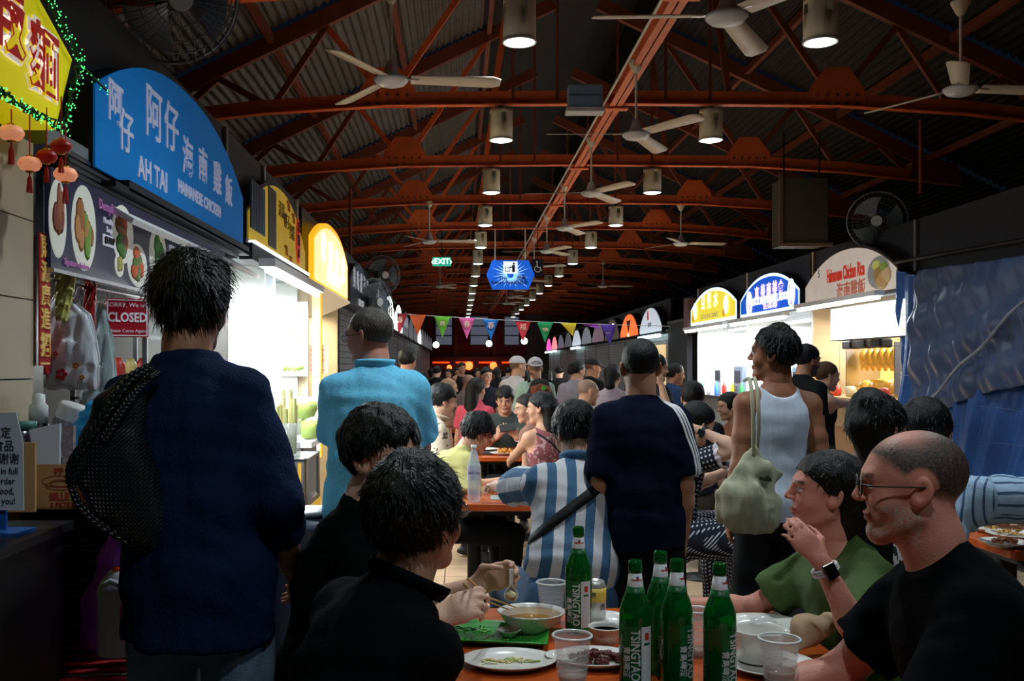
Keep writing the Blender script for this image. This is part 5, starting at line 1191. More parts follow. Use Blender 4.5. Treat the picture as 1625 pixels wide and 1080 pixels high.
MB().prism([(-a,b) for a,b in arch(-1.3,1.3,0,.24,.54,sq=2.2)][::-1], frame((.0045,0,0),(0,-1,0),(0,0,1)), .003).build('light_border', emis('white_border', (190,225,255), 1.3), r)
pk2 = emis('pale_pink', (236,200,216), 1.0); bw = emis('box_white', (225,235,250), 1.1)
for k, s in enumerate('真善南美食'): RT(r, c, zb, s, pk2, 1202+k*9.5, 468-k*2.6-(1.5 if 0 < k < 4 else 0), 4.24, .21, z=.010, bold=.006)
RT(r, c, zb, 'HOCK HAI FISHBALL NOODLE', bw, 1224, 474, 4.24, .13, z=.010, bold=.008); RT(r, c, zb, 'TEL: 0-25-9891', pk2, 1223, 485, 4.24, .10, z=.010, bold=.004)
for px, py in ((1190,482),(1257,464)):
    Y = 4.24*F/(px-CX); Z = EYE+(CY-py)*Y/F; o = MB().tube([(-.012,Y-c+.11*math.cos(a*PI/12),Z-zb+.17*math.sin(a*PI/12)) for a in range(25)], .012, 6, False).build('oval_ring', bw, r)
    for k, s in enumerate('魚圓麵'): text('lettering', s, pk2, frame((-.010,Y-c,Z-zb+.09-k*.09),(0,-1,0),(0,0,1)), .095, r, bold=.003)
r, c = sign_right(15.2, 18.2, 4.24, zb, 2.50, 2.80, .2, emis('yellow_lightbox', (226,208,60), .65), mat('casing_brown', (54,46,42), .6), 'lit yellow arched sign with pale characters and dessert photos', sq=2.2, border=.05)
MB().prism([(-a,b) for a,b in arch(-1.5,1.5,0,.28,.58,sq=2.2)][::-1], frame((.0045,0,0),(0,-1,0),(0,0,1)), .003).build('light_border', emis('white_border', (190,225,255), 1.3), r)
for k, s in enumerate('豆漿水'): text('lettering', s, emis('pale_letters', (255,240,200), 1.1), frame((-.01,.55-k*.42,.36),(0,-1,0),(0,0,1)), .27, r, bold=.006)
text('lettering', 'SOYA BEAN DRINKS', emis('grey_letters', (150,140,90), .7), frame((-.01,.1,.12),(0,-1,0),(0,0,1)), .12, r)
for dy in (1.1,-.95): 
    o = MB().lathe([(.6,0),(1,.2),(1,.5),(.7,.6)], 14).build('cup_photo', emis('cup_photo', (245,240,225), .9), r); o.matrix_local = Matrix.Translation((-.012,dy,.25)) @ Matrix.Rotation(-PI/2,4,'Y') @ Matrix.Diagonal((.15,.13,.02,1))
    o = MB().lathe([(1,0),(.7,.5),(0,.8)], 10).build('fruit_photo', emis('fruit_photo', (190,130,40), .7), r); o.matrix_local = Matrix.Translation((-.014,dy+.12,.13)) @ Matrix.Rotation(-PI/2,4,'Y') @ Matrix.Diagonal((.07,.09,.02,1))
o = MB().box((4.2,18.3,2.1),(4.4,18.6,2.75)).build('side_panel', mat('pink_panel', (120,90,96), .5)); tag(o, 'narrow dull pink panel left of the yellow arched sign', 'panel')
tubelight(4.10, 15.3, 18.0, 2.13, 'bright tube under the yellow arched sign', 16, e=60); tubelight(4.10, 12.5, 15.0, 2.13, 'bright tube under the blue arched sign', 16, e=55)
tubelight(4.9, 15.4, 18.0, 2.15, 'bright tube deeper inside the soya drink stall', 12, e=150); tubelight(4.9, 12.6, 14.9, 2.15, 'bright tube deeper inside the fishball noodle stall', 12, e=140)
tubelight(4.12, 9.75, 12.1, 2.19, 'bright tube above the menu lightbox', 12, e=9); tubelight(5.0, 9.8, 12.1, 2.15, 'tube inside the chicken rice stall', 8, e=60, col=(1,.93,.8))
r = empty('menu_lightbox', (4.26,10.38,1.97), 0, 'wide white glowing menu lightbox above the chicken counter', 'menu')
MB().box((0,-1.02,-.19),(.1,1.02,.18)).build('casing', navy, r); MB().box((-.008,-1.0,-.18),(.0,1.0,.17)).build('screen', emis('menu_white', (215,238,236), 1.05), r)
rr = random.Random(9)
for k in range(16): y_, z_ = -.85+.24*(k%8), .05-.16*(k//8); MB().box((-.012,y_-.06,z_-.03),(-.009,y_+rr.uniform(0,.07),z_+rr.uniform(.0,.05))).build('menu_item', emis('menu_ink_%d' % (k%3), [(190,200,190),(170,190,170),(215,190,170)][k%3], .95), r)
# speakers and camera by the signs
for i, (px, py, Y, lab) in enumerate(((1318,417,9.55,'x'),)): pass
for k in range(3):
    o = MB().box((-.07,-.13,-.05),(.07,.13,.05)).build('warmer_lamp', blackm, bevel=.02); o.location = (4.5, 10.6+k*.4, 1.74); tag(o, 'black heat lamp under the menu lightbox, %s of three' % ['rightmost','middle','leftmost'][k], 'lamp', 'heat lamps')
r = empty('poultry_case', (4.55,11.05,1.30), 0, 'lit glass case with roast chickens hanging from hooks', 'case')
ye = mat('case_yellow', (240,206,130), .5, emit=(255,214,120), estr=.75); MB().box((.4,-.65,-.1),(.42,.65,.45)).build('back_panel', ye, r); MB().box((.0,-.65,-.14),(.42,.65,-.1)).build('base', mat('wood_pale', (200,160,110), .5), r)
MB().tube([(.15,-.6,.42),(.15,.6,.42)], .008, 6).build('rail', steel, r)
for (a,b) in ((-.66,-.64),(.64,.66)): MB().box((0,a,-.1),(.42,b,.45)).build('side_frame', steel, r)
ch = mat('roast_skin', (220,170,70), .35, vary=.3, vscale=30, emit=(230,170,60), estr=.15)
G = SDF((-.09,-.09,-.2),(.09,.09,.12),.008); G.ell((0,0,0),(.06,.065,.085)); G.ell((0,0,-.08),(.045,.05,.05)); G.cap((.0,.05,-.07),(0,.07,-.15),.022,.014); G.cap((0,-.05,-.07),(0,-.07,-.15),.022,.014); G.cap((0,0,.07),(.02,0,.12),.02,.014); Vc, Qc = G.mesh()
cm_ = None
for k in range(7):
    o = npmesh('roast_chicken', Vc, Qc, ch) if cm_ is None else bpy.data.objects.new('roast_chicken', cm_)
    if cm_ is None: cm_ = o.data
    else: C.objects.link(o)
    o.location = (4.7, 10.55+.165*k, 1.60-.0*(k%2)); tag(o, 'golden roast chicken hanging in the case, %s from the right' % ['first','second','third','fourth','fifth','sixth','seventh'][k], 'food', 'hanging roast chickens')
for k in range(5):
    o = bpy.data.objects.new('roast_chicken', cm_); C.objects.link(o); o.location = (4.68, 10.62+.2*k, 1.27); o.rotation_euler = (PI/2,0,k); tag(o, 'roast chicken piled on the case floor, %s from the right' % ['first','second','third','fourth','fifth'][k], 'food', 'roast chickens on the case floor')
r = empty('price_board', (4.3,9.42,1.45), 0, 'tall white price list board right of the poultry case', 'board'); MB().box((0,-.0,-.42),(.02,.28,.35)).build('board', mat('price_white', (190,184,176), .5), r)
for k in range(14): MB().box((-.004,.03,.30-k*.05),(.0,.25-.05*(k%3),.312-k*.05)).build('price_line', mat('price_ink', (110,100,96), .6), r)
r = empty('serving_counter', (4.1,9.7,0), 0, 'pale wooden serving counter of the chicken rice stall', 'counter'); MB().box((0,0,1.12),(.5,2.4,1.16)).build('top', mat('wood_pale', (200,160,110), .5), r); MB().box((.03,0,0),(.45,2.4,1.12)).build('front', mat('counter_wood', (170,130,90), .5), r)
for k in range(4): MB().box((-.005,.1+k*.58,.85),(.03,.6+k*.58,1.08)).build('front_panel', mat('panel_mixed_%d' % k, [(210,180,140),(180,150,110),(216,196,150),(170,120,80)][k], .5), r)
for k in range(5):
    o = MB().lathe([(.05,0),(.06,.06),(.05,.11),(.02,.12)], 12).build('condiment_tub', mat('tub_%d' % (k%3), [(200,70,50),(80,130,150),(214,200,160)][k%3], .4)); o.location = (4.25, 9.95+k*.42, 1.16); tag(o, '%s condiment tub on the serving counter, %s from the right' % (['red','blue grey','cream'][k%3], ['first','second','third','fourth','fifth'][k]), 'tub', 'condiment tubs')
# drink machine shapes in the bright stalls
for i, (y_, z_, cc, lab) in enumerate(((13.0,1.0,(120,150,170),'blue grey drinks machine in the fishball noodle stall'),(14.0,1.0,(160,170,180),'steel urn box in the fishball noodle stall'),(15.8,1.0,(120,130,150),'grey appliance in the soya drink stall, right one'),(17.0,1.0,(190,190,196),'pale appliance in the soya drink stall, left one'))):
    r = empty('counter_machine', (4.42,y_,z_), 0, lab, 'machine'); MB().box((0,-.22,0),(.35,.22,.5)).build('body', mat('machine_%d' % i, cc, .35, .3), r, bevel=.02); MB().box((-.01,-.15,.25),(0,.15,.42)).build('window', darkg, r); MB().tube([(-.03,0,.1),(-.03,0,.18)], .02, 8).build('tap', steel, r)
rr = random.Random(21)
for k in range(22):
    y_ = 12.6+k*.25; o = MB().lathe([(.035,0),(.04,.1),(.035,.17),(.014,.2),(.014,.24)], 10).build('drink_bottle', mat('db_%d' % (k%5), [(200,50,40),(60,150,90),(60,120,200),(220,190,60),(220,220,220)][k%5], .3)); o.location = (4.36 if k%2 else 4.85, y_, 1.0); tag(o, '%s bottle on the bright right counters, %s along' % (['red','green','blue','yellow','white'][k%5], str(ORD[min(k,17)]) if k < 18 else 'far end number '+['one','two','three','four'][k-18]), 'bottle', 'bottles on the bright stall counters')
for k in range(4):
    r = empty('menu_poster', (4.28, 12.55+k*1.42, 1.78), 0, '%s picture menu sheet hanging in the bright stalls on the right' % ORD[k], 'poster', 'menu sheets in the bright stalls'); MB().box((1.5,-.3,-.2),(1.52,.3,.25)).build('sheet', mat('sheet_bright', (214,220,220), .5, vary=.15, vscale=12), r)
    for q in range(4): MB().box((1.49,-.24+q*.13,-.1),(1.5,-.15+q*.13,.1)).build('picture', mat('pic_%d' % q, [(190,90,60),(90,150,100),(200,170,90),(120,130,170)][q], .5), r)
# dark panel and far right signs
r = empty('dark_partition', (4.3,18.75,0), 0, 'tall dark grey partition beyond the bright stalls', 'partition'); MB().box((0,0,0),(.1,1.7,2.35)).build('panel', mat('panel_dark', (44,46,52), .6), r); MB().box((-.02,0,2.35),(.1,1.7,2.4)).build('cap', mat('panel_edge', (90,92,98), .5), r)
cols = [((200,206,220),.55),((236,100,44),1.0),((96,80,72),.25),((136,112,124),.35),((140,142,152),.35),((190,196,206),.6),((112,112,122),.3),((120,118,136),.35),((112,112,126),.3),((240,120,130),1.1),((220,80,170),1.0)]
nmr = ['pale lit white arch with red mark','glowing orange arch with dark triangle','brown arch with small round lights','dull mauve arch','grey arch','bright topped white arch','dim grey arch','lilac grey arch','second lilac grey arch','glowing salmon arch','glowing magenta arch']
cols = cols[:8]+cols[9:]; nmr = nmr[:8]+nmr[9:]
for k in range(10):
    y0 = 20.6+2.75*k; cc, e = cols[k]; s_ = stall('R', y0, y0+2.7, '%s stall past the dark partition on the right row' % ORD[k].replace('nearest','closest'), mat('wall_grey2', (150,146,144), .6), deep=1.4, tiles=False, counter=False, shutter=mat('shutter_light', (150,150,154), .5, .3, vary=.15))
    r, c = sign_right(y0+.1, y0+2.65, 4.22, 2.2, 2.35, 2.80, .2, emis('rs_%d' % k, cc, e), navy, nmr[k]+' hanging sign in the far right row', 'signs of the far right row', sq=2.3)
    if k == 0: 
        text('lettering', '福', rdl, frame((-.01,.2,.40),(0,-1,0),(0,0,1)), .22, r, bold=.004); text('lettering', 'SATAY', tx, frame((-.01,0,.2),(0,-1,0),(0,0,1)), .13, r)
        MB().box((-.06,-1.2,-.1),(.0,1.2,-.03)).build('light_strip', emis('strip_cool', (210,240,240), 2.5), r)
    if k == 1: MB().prism([(-.3,.42),(.3,.42),(.0,.12)], frame((-.004,0,0),(0,-1,0),(0,0,1)), .006).build('triangle', mat('dark_red_print', (120,30,24), .5), r); text('lettering', 'BBQ', emis('hot_pink', (255,220,190), 1.2), frame((-.01,0,.06),(0,-1,0),(0,0,1)), .12, r)
    if k == 2:
        for q in range(3): p_ = (-.02,.6-.5*q,.3+.05*q); MB().tube([p_, (-.04,p_[1],p_[2])], .05, 8).build('round_light', emis('rl', (255,240,220), 3), r)
    if k in (5, 8, 9): MB().box((-.08,-1.2,-.1),(.0,1.2,-.03)).build('light_strip', emis('strip_cool', (210,240,240), 2.5), r)
o = MB().box((4.31,20.9,1.1),(4.35,22.6,1.95)).build('lit_poster', emis('poster_amber', (206,176,130), .8)); tag(o, 'lit amber poster behind the cropped-hair man', 'poster')
# ---------------------------------------------------------------- blue tarpaulin
r = empty('blue_tarpaulin', (4.2,8.4,0), 0, 'large wrinkled blue tarpaulin sheet with folded translucent layer', 'tarpaulin')
rr = np.random.RandomState(3)
def tf(u, v):
    y = 9.62-3.6*u; z = 2.42-.12*math.sin(u*PI)-.25*u-(2.0)*v
    x = .04*math.sin(y*9+z*2)*(.4+.6*v)+.025*math.sin(y*21+z*5)+.05*math.sin(y*3.1-z*1.7)+.012*math.sin(y*50+z*13)
    return Vector((x, y-8.4, z))
tb = mat('tarp_blue', (44,96,170), .38, bump=.5, bscale=14, vary=.2, vscale=3, spec=.5)
o = MB().grid(tf, 150, 60).build('sheet', tb, r); md = o.modifiers.new('t','SOLIDIFY'); md.thickness = .003
def ff(u, v):
    # folded-back flap with a diagonal lower edge
    y = 9.0-3.0*u; top = 2.36-.10*u; bot = .95+.75*u+.05*math.sin(u*6) ; z = top+(bot-top)*v
    x = -.07-.05*math.sin(v*PI)+.02*math.sin(y*14+z*3)+.014*math.sin(y*31-z*9)+.02*math.sin(z*17+y*4)
    return Vector((x, y-8.4, z))
o = MB().grid(ff, 120, 60).build('folded_flap', mat('tarp_grey', (72,92,134), .35, bump=.6, bscale=12, vary=.3, vscale=3, spec=.6), r); md = o.modifiers.new('t','SOLIDIFY'); md.thickness = .003
m = MB()
def dg(t): y = 9.0-2.4*t; return Vector((-.16, y-8.4, .98+1.25*t+.02*math.sin(t*20)))
m.tube([dg(t/20) for t in range(21)], [.004+.012*math.sin(PI*t/20) for t in range(21)], 6); m.build('fold_crease', mat('crease_pale', (150,160,180), .25, bump=.3, vary=.3), r)
m = MB()
for k in range(7): m.tube([(-.05-.02*(k%2), 1.1-q*.32, .35+k*.27+.02*math.sin(q*.9+k)) for q in range(12)], .003, 4)
m.build('fold_lines', mat('tarp_line', (90,120,160), .5), r)
MB().tube([(.02,1.25,2.5),(.02,-2.4,2.4)], .018, 8).build('hanging_rod', blackm, r)
for i, y_ in enumerate((7.3, 6.2)):
    r = empty('ceiling_spotlight', (4.1,y_+.7,2.95), 0, ['small white wall sign letters high at the right edge','second cluster'][i], 'sign') if 0 else None
# ================================================================ TABLES
wood = mat('table_laminate', (190,84,30), .22, bump=.03, bscale=12, vary=.28, vscale=3, stretch=(1,6,1), coat=.3)
wood_e = mat('table_edge', (150,62,24), .35, vary=.2)
def rrect(w, d, rad, n=6):
    P = []
    for cx, cy, a0 in ((w/2-rad,d/2-rad,0),(-w/2+rad,d/2-rad,PI/2),(-w/2+rad,-d/2+rad,PI),(w/2-rad,-d/2+rad,1.5*PI)):
        for i in range(n+1): a = a0+PI/2*i/n; P.append((cx+rad*math.cos(a), cy+rad*math.sin(a)))
    return P
def table(x, y, w, d, label, mt=wood, z=.75, stools=()):
    r = empty('hawker_table', (x,y,0), 0, label, 'table', 'hawker centre tables')
    I = Matrix.Translation((0,0,z-.04)); MB().prism(rrect(w,d,.09), I, .04).build('tabletop', mt, r, bevel=.006)
    MB().prism(rrect(w-.1,d-.1,.07), Matrix.Translation((0,0,z-.07)), .03).build('apron', blackm, r)
    for sx in (-1,1):
        MB().tube([(sx*w*.25,0,.02),(sx*w*.25,0,z-.07)], .045, 14).build('leg', blackm, r); MB().lathe([(.2,0),(.2,.012),(.05,.035),(0,.035)], 24, (sx*w*.25,0,0)).build('foot_plate', blackm, r)
    return r
def stool(x, y, lab, col=(60,62,66)):
    r = empty('stool', (x,y,0), 0, lab, 'stool', 'round stools'); MB().lathe([(0,.435),(.15,.435),(.165,.445),(.16,.46),(0,.462)], 26).build('seat', mat('stool_%d' % col[0], col, .35), r)
    MB().tube([(0,0,.01),(0,0,.44)], .035, 12).build('post', blackm, r); MB().lathe([(.15,0),(.15,.012),(.04,.03),(0,.03)], 22).build('base_plate', blackm, r); return r
table(.45, 2.36, 1.06, 1.46, 'orange brown laminate table in the foreground full of bottles and dishes')
table(.32, 5.9, .9, 1.0, 'orange brown table with water bottle before the yellow shirt man')
table(.45, 8.7, .95, 1.0, 'orange table with food tray before the man looking at his phone')
table(2.75, 4.55, 1.0, 1.1, 'table of noodle dishes at the right edge of the frame')
table(1.9, 7.9, .8, 1.0, 'dark table beyond the polka dot dress woman', mat('table_dark', (70,50,44), .3))
table(-.2, 12.2, .8, 1.0, 'far table in the crowd left of centre'); table(2.2, 11.8, .8, 1.0, 'far table in the crowd right of centre'); table(.3, 16, .9, 1.0, 'far table in the middle of the crowd')
stool(1.73, 7.05, 'black post stool on round base under the polka dot woman')
for i, (x, y, l) in enumerate(((-.62,2.1,'stool under the nearest black polo man'),(-.68,2.62,'stool under the second young man in black'),(1.28,2.0,'stool under the balding man'),(1.32,2.75,'stool under the woman in green'),(.50,4.62,'stool under the striped shirt man'),(-.2,5.75,'stool under the yellow shirt man'),(2.0,4.3,'stool under the dark haired person at right'))): stool(x, y, l)
TZ = .75
def TP(px, base, dz=0.): Y = F*(EYE-TZ)/(base-CY); p = W(px, base, Y); p.z = TZ+dz; return p
# ---- beer bottles
bg = mat('bottle_green', (24,160,70), .04, trans=.82, ior=1.4, spec=.8); bb = bg.node_tree.nodes['Principled BSDF']
lab_w = mat('label_white', (214,216,220), .4); lab_g = mat('label_green', (14,96,50), .4); foam = mat('neck_foil', (60,170,90), .3, .3, bump=.6, bscale=220); red_l = mat('label_red', (190,60,40), .5); lt_l = mat('label_letters', (190,214,204), .5)
BH = .295
def bottle(pos, rz, label, fill, front=False):
    r = empty('beer_bottle', pos, math.radians(rz), label, 'bottle', 'green beer bottles on the front table'); R = .0375
    prof = [(0,.004),(.03,0),(.036,.004),(R,.012),(R,.165),(.0365,.18),(.031,.2),(.0225,.22),(.0175,.24),(.0145,.262),(.0138,.282),(.0138,.284)]
    o = MB().lathe(prof+[(.0118,.284),(.0118,.26),(.0145,.238),(.0195,.219),(.028,.199),(.0335,.18),(.0347,.165),(.0347,.014),(0,.01)], 36).build('glass_body', bg, r)
    MB().lathe([(.0138,.268),(.0162,.270),(.0165,.277),(.0155,.279),(.0162,.285),(.0155,.293),(.0135,.296),(.0115,.296),(.0115,.268)], 28).build('lip', bg, r)
    MB().lathe([(.0148,.264),(.0152,.262),(.0145,.271),(.0143,.271)], 24, cap=False).build('foil_collar', foam, r)
    # neck label: cone band, white above green
    MB().lathe([(.0188,.236),(.0149,.2665),(.0146,.2665),(.0184,.236)], 30, cap=False).build('neck_label', lab_w, r)
    MB().lathe([(.0232,.221),(.0192,.2355),(.0188,.2355),(.0226,.221)], 30, cap=False).build('neck_band', lab_g, r)
    # oval red emblem on neck
    M = frame((0,-.0175,.2535),(1,0,0),(0,-.12,1))
    text('neck_lettering', 'TSINGTAO', red_l, Matrix.Translation((0,0,.2515)) @ frame((0,0,0),(1,0,0),(0,0,1)), .0062, r, ext=.0002, wrap=.0172, bold=.0003)
    for dz, rr_ in ((.2575,.0035),): MB().tube([(0,-.0168,dz),(0,-.0178,dz)], rr_, 12).build('emblem', mat('emblem_blue', (60,80,150), .4), r); MB().tube([(0,-.0172,dz-.003),(0,-.0182,dz-.003)], .0028, 8).build('emblem_sail', red_l, r)
    # body label wraps the front left with vertical lettering
    def band(name, a0, a1, z0, z1, m, rad): 
        def bf(u, v): a = math.radians(a0+(a1-a0)*u); return Vector((rad*math.sin(a), -rad*math.cos(a), z0+(z1-z0)*v))
        return MB().grid(bf, 14, 1).build(name, m, r)
    band('body_label', -62, -2, .018, .148, lab_g, R+.0004); band('side_label', 4, 52, .018, .148, lab_w, R+.0004)
    t1 = text('vertical_lettering', 'TSINGTAO', lab_w, Matrix.Identity(4), .030, r, ext=.0002, bold=.0005, sx=1.)
    me = t1.data
    for v in me.vertices:   # turn the word downwards, then wrap it
        x, y, z = v.co; hx, hz = y, -x*.80; a = hx/(R+.001)-.32; rad = R+.0012+z; v.co = (rad*math.sin(a), -rad*math.cos(a), .083+hz)
    t2 = text('vertical_characters', '青島啤酒', lab_w, Matrix.Identity(4), .019, r, ext=.0002, bold=.0003)
    for v in t2.data.vertices:
        x, y, z = v.co; hx, hz = y, -x*.95; a = hx/(R+.001)-.88; rad = R+.0012+z; v.co = (rad*math.sin(a), -rad*math.cos(a), .066+hz)
    band('label_crest', 18, 36, .118, .134, red_l, R+.001); band('label_crest_text', 14, 40, .106, .111, lab_g, R+.001)
    if fill: MB().lathe([(0,.014),(.0343,.016),(.0343,fill),(0,fill)], 30).build('beer', mat('beer_amber', (90,110,20), .05, trans=.6, ior=1.33), r)
    return r
bottle(TP(918,1001), 0, 'green beer bottle furthest left, facing label fully visible, by the white soup bowl', 0)
bottle(TP(1008,1089), 8, 'leftmost green beer bottle of the front cluster with wordmark down its side', .15)
bottle(TP(1048,1066), 40, 'green beer bottle standing behind the middle one of the cluster', .13)
bottle(TP(1074,1086), 60, 'middle front green beer bottle with label turned to the side', .15)
bottle(TP(1142,1096), 55, 'rightmost green beer bottle beside the white bowl, half full', .14)
tray_b = MB().prism(rrect(.42,.34,.03), Matrix.Identity(4), .008).build('serving_tray', mat('tray_black', (20,20,22), .4)); tray_b.location = (.52,2.17,.7505); tag(tray_b, 'black serving tray under the right-hand bottles', 'tray')
# ---- cups
cl = mat('clear_plastic', (226,232,236), .12, alpha=.17, spec=.9, bump=.15, bscale=60)
def cup(pos, label, Rt=.045, Rb=.03, h=.12, fill=0, fc=(176,120,50)):
    r = empty('plastic_cup', pos, 0, label, 'cup', 'clear plastic cups'); MB().lathe([(0,.002),(Rb,0),(Rb+(Rt-Rb)*.85,h*.9),(Rt,h*.97),(Rt-.002,h*.97),(Rb+(Rt-Rb)*.85-.002,h*.9),(Rb-.002,.004)], 30).build('wall', cl, r)
    MB().lathe([(Rt-.001,h*.97),(Rt+.003,h*.975),(Rt+.003,h),(Rt,h+.002),(Rt-.002,h)], 30, cap=False).build('rim', mat('rim_plastic', (230,234,236), .2, alpha=.8), r)
    for k in range(4): MB().lathe([(Rb+(Rt-Rb)*(.25+.12*k),h*(.28+.13*k)),(Rb+(Rt-Rb)*(.25+.12*k)+.0008,h*(.29+.13*k)),(Rb+(Rt-Rb)*(.25+.12*k),h*(.30+.13*k))], 30, cap=False).build('ridge', mat('rim_plastic2', (230,234,236), .2, alpha=.35), r)
    if fill: MB().lathe([(0,.005),(Rb-.003,.006),(Rb+(Rt-Rb)*fill-.003,h*fill),(0,h*fill)], 26).build('drink', mat('drink_%d' % fc[0], fc, .1, trans=.5, alpha=.95), r)
    return r
cup(TP(908,1092), 'clear plastic cup in front of the first bottle, nearly empty', .045, .031, .125, .3, (206,200,196)); cup(TP(875,985), 'clear plastic cup behind the white soup bowl', .043, .03, .115, .25, (190,170,160))
cup(TP(1106,1040), 'clear plastic cup with a little pale drink between the bottles', .037, .027, .12, .18, (190,180,90)); cup(TP(1237,1098), 'clear plastic cup of amber tea at the right of the table', .046, .032, .125, .42, (190,120,50))
# ---- can
r = empty('beer_can', TP(944,984), 0, 'silver and yellow drink can behind the first bottle', 'can'); MB().lathe([(.024,0),(.031,.008),(.033,.02),(.033,.10),(.028,.116),(.026,.118),(.025,.115),(0,.115)], 28).build('body', mat('can_silver', (190,190,186), .3, .6), r)
MB().lathe([(.0335,.06),(.0335,.1)], 28).build('yellow_band', mat('can_yellow', (214,180,70), .4), r)
for k in range(5): text('print', '虎', mat('can_print', (60,70,90), .4), Matrix.Rotation(.9*k-1.2, 4, 'Z') @ frame((0,-.034,.08 if k % 2 else .045),(1,0,0),(0,0,1)), .02, r, ext=.0003)
# ---- bowls and plates
mel = mat('melamine_white', (222,220,216), .2, coat=.3)
def bowl(pos, R, h, label, name='bowl', m=mel, rb=.45, group='white crockery', rib=0):
    r = empty(name, pos, 0, label, name.split('_')[-1], group); MB().lathe([(0,.004),(R*rb,.004),(R*rb,0),(R*rb+.004,0),(R*.75,h*.45),(R*.95,h*.9),(R,h),(R+.003,h+.001),(R-.003,h+.002),(R*.92,h*.9),(R*.7,h*.48),(R*rb-.006,.01),(0,.009)], 40).build('shell', m, r)
    if rib:
        for k in range(36): a = 2*PI*k/36; MB().tube([(R*.55*math.cos(a),R*.55*math.sin(a),h*.1),(R*.97*math.cos(a),R*.97*math.sin(a),h*.9)], .0013, 4).build('rib', m, r)
    return r
b = bowl(TP(843,1003), .094, .060, 'large white soup bowl with orange broth at its rim, left of first bottle')
MB().lathe([(0,.036),(.075,.036)], 34).build('broth', mat('broth_orange', (200,120,40), .12, vary=.4, vscale=30, coat=.5), b)
MB().lathe([(.088,.052),(.080,.042),(.0755,.036)], 34).build('broth_film', mat('broth_film', (226,170,90), .2, alpha=.5), b)
b = bowl(TP(961,1018), .047, .042, 'small ribbed white plastic bowl of clear soup between bottles', rb=.7, rib=1); MB().lathe([(0,.032),(.042,.032)], 24).build('soup', mat('soup_pale', (206,196,150), .35), b)
def plate(pos, R, label, sy=1., name='plate', m=mel, h=.018):
    r = empty(name, pos, 0, label, 'plate', 'white crockery'); MB().lathe([(0,.003),(R*.6,.003),(R*.62,0),(R*.66,.001),(R*.8,h*.5),(R*.98,h),(R,h+.002),(R*.97,h+.003),(R*.78,h*.7),(R*.62,.006),(0,.006)], 44, sx=1, sy=sy).build('shell', m, r); return r
pl1 = plate(TP(808,1056), .119, 'white oval plate with leftover noodles at the front left', .80)
plate(TP(957,990), .085, 'white plate partly hidden behind the ribbed bowl'); pl3 = plate(TP(945,1052), .105, 'white plate of dark red glazed meat behind the front bottle', .85)
plate(TP(1212,1000), .125, 'large white shallow plate at the right end of the table'); pl5 = plate(TP(1222,1062), .115, 'white plate under the foam bowl beside the amber tea')
b = bowl(TP(1205,1052,.012), .072, .075, 'deep white foam bowl standing on a plate at the right', rb=.75)
# leftovers
def scrap_tube(parent, n, R, sy, cols, seed, z, thick=.0022, curl=.03, cx=0, cy=0):
    rr = random.Random(seed)
    for k in range(n):
        a = rr.uniform(0, 2*PI); d = R*math.sqrt(rr.random()); x, y = cx+d*math.cos(a), cy+d*sy*math.sin(a); t = rr.uniform(0, PI); P = []
        for q in range(7): x += curl*.3*math.cos(t); y += curl*.3*math.sin(t)*sy; t += rr.uniform(-.6,.6); P.append((x, y, z+.002*math.sin(q+k)+.002))
        MB().tube(P, thick, 5).build('noodle_scrap', cols[k % len(cols)], parent)
scrap_tube(pl1, 22, .045, .4, [mat('noodle_y', (216,196,120), .4), mat('leek_green', (150,170,90), .4), mat('noodle_w', (214,206,170), .4)], 3, .006, .0026, .03, .0, .01)
scrap_tube(pl5, 0, .05, 1, [], 1, 0)
mm = mat('glazed_meat', (84,20,14), .18, bump=.5, bscale=90, coat=.6, vary=.4, vscale=30); rr = random.Random(6)
for k in range(46):
    a = rr.uniform(0, 2*PI); d = .062*math.sqrt(rr.random()); q = rr.uniform(.007,.013); o = MB().lathe([(0,-q*.8),(q*.9,-q*.4),(q,q*.1),(q*.6,q*.7),(0,q*.9)], 7).build('meat_piece', mm, pl3); o.location = (d*math.cos(a), d*.8*math.sin(a), .012+rr.uniform(0,.018)*(1-d/.07)); o.rotation_euler = (rr.uniform(-1,1), rr.uniform(-1,1), rr.uniform(0,6))
# green tray plate
p = TP(787,1012); r = empty('green_plate', p, 0, 'rectangular green melamine plate with scraps and a sauce dish', 'plate')
gp = mat('melamine_green', (40,140,44), .28, vary=.1, vscale=12, coat=.2)
def gpf(u, v):
    x = (u-.5)*.29+(v-.5)*.028; y = (v-.5)*.215-(u-.5)*.05; e = max(abs(u-.5), abs(v-.5))*2; return Vector((x, y, .003+.016*max(0,(e-.72)/.28)**1.3))
o = MB().grid(gpf, 30, 24).build('shell', gp, r); md = o.modifiers.new('t','SOLIDIFY'); md.thickness = .0035; md.offset = 1
rr = random.Random(14)
for k in range(40):
    x, y = rr.uniform(-.11,.1), rr.uniform(-.07,.07); q = rr.uniform(.0012,.003); cc = [(20,60,20),(200,190,120),(170,120,60),(220,220,200)][k%4]
    o = MB().lathe([(0,0),(q,.0),(q*.8,q),(0,q*1.2)], 6).build('crumb', mat('crumb_%d' % (k%4), cc, .5), r); o.location = (x, y, .0075)
scrap_tube(r, 12, .03, .8, [mat('herb_light', (110,190,80), .4), mat('herb_dark', (30,80,30), .4)], 5, .008, .0022, .025, -.07, .05)
d_ = MB().lathe([(0,.003),(.018,.0),(.032,.018),(.034,.019),(.031,.019),(.018,.005),(0,.005)], 28).build('sauce_dish', mel); d_.location = (p.x+.035,p.y-.01,.758); tag(d_, 'tiny white sauce dish on the green plate', 'dish')
s_ = MB().lathe([(0,.008),(.022,.009)], 18).build('chilli_sauce', mat('chilli', (180,70,24), .2, vary=.3, vscale=90), d_)
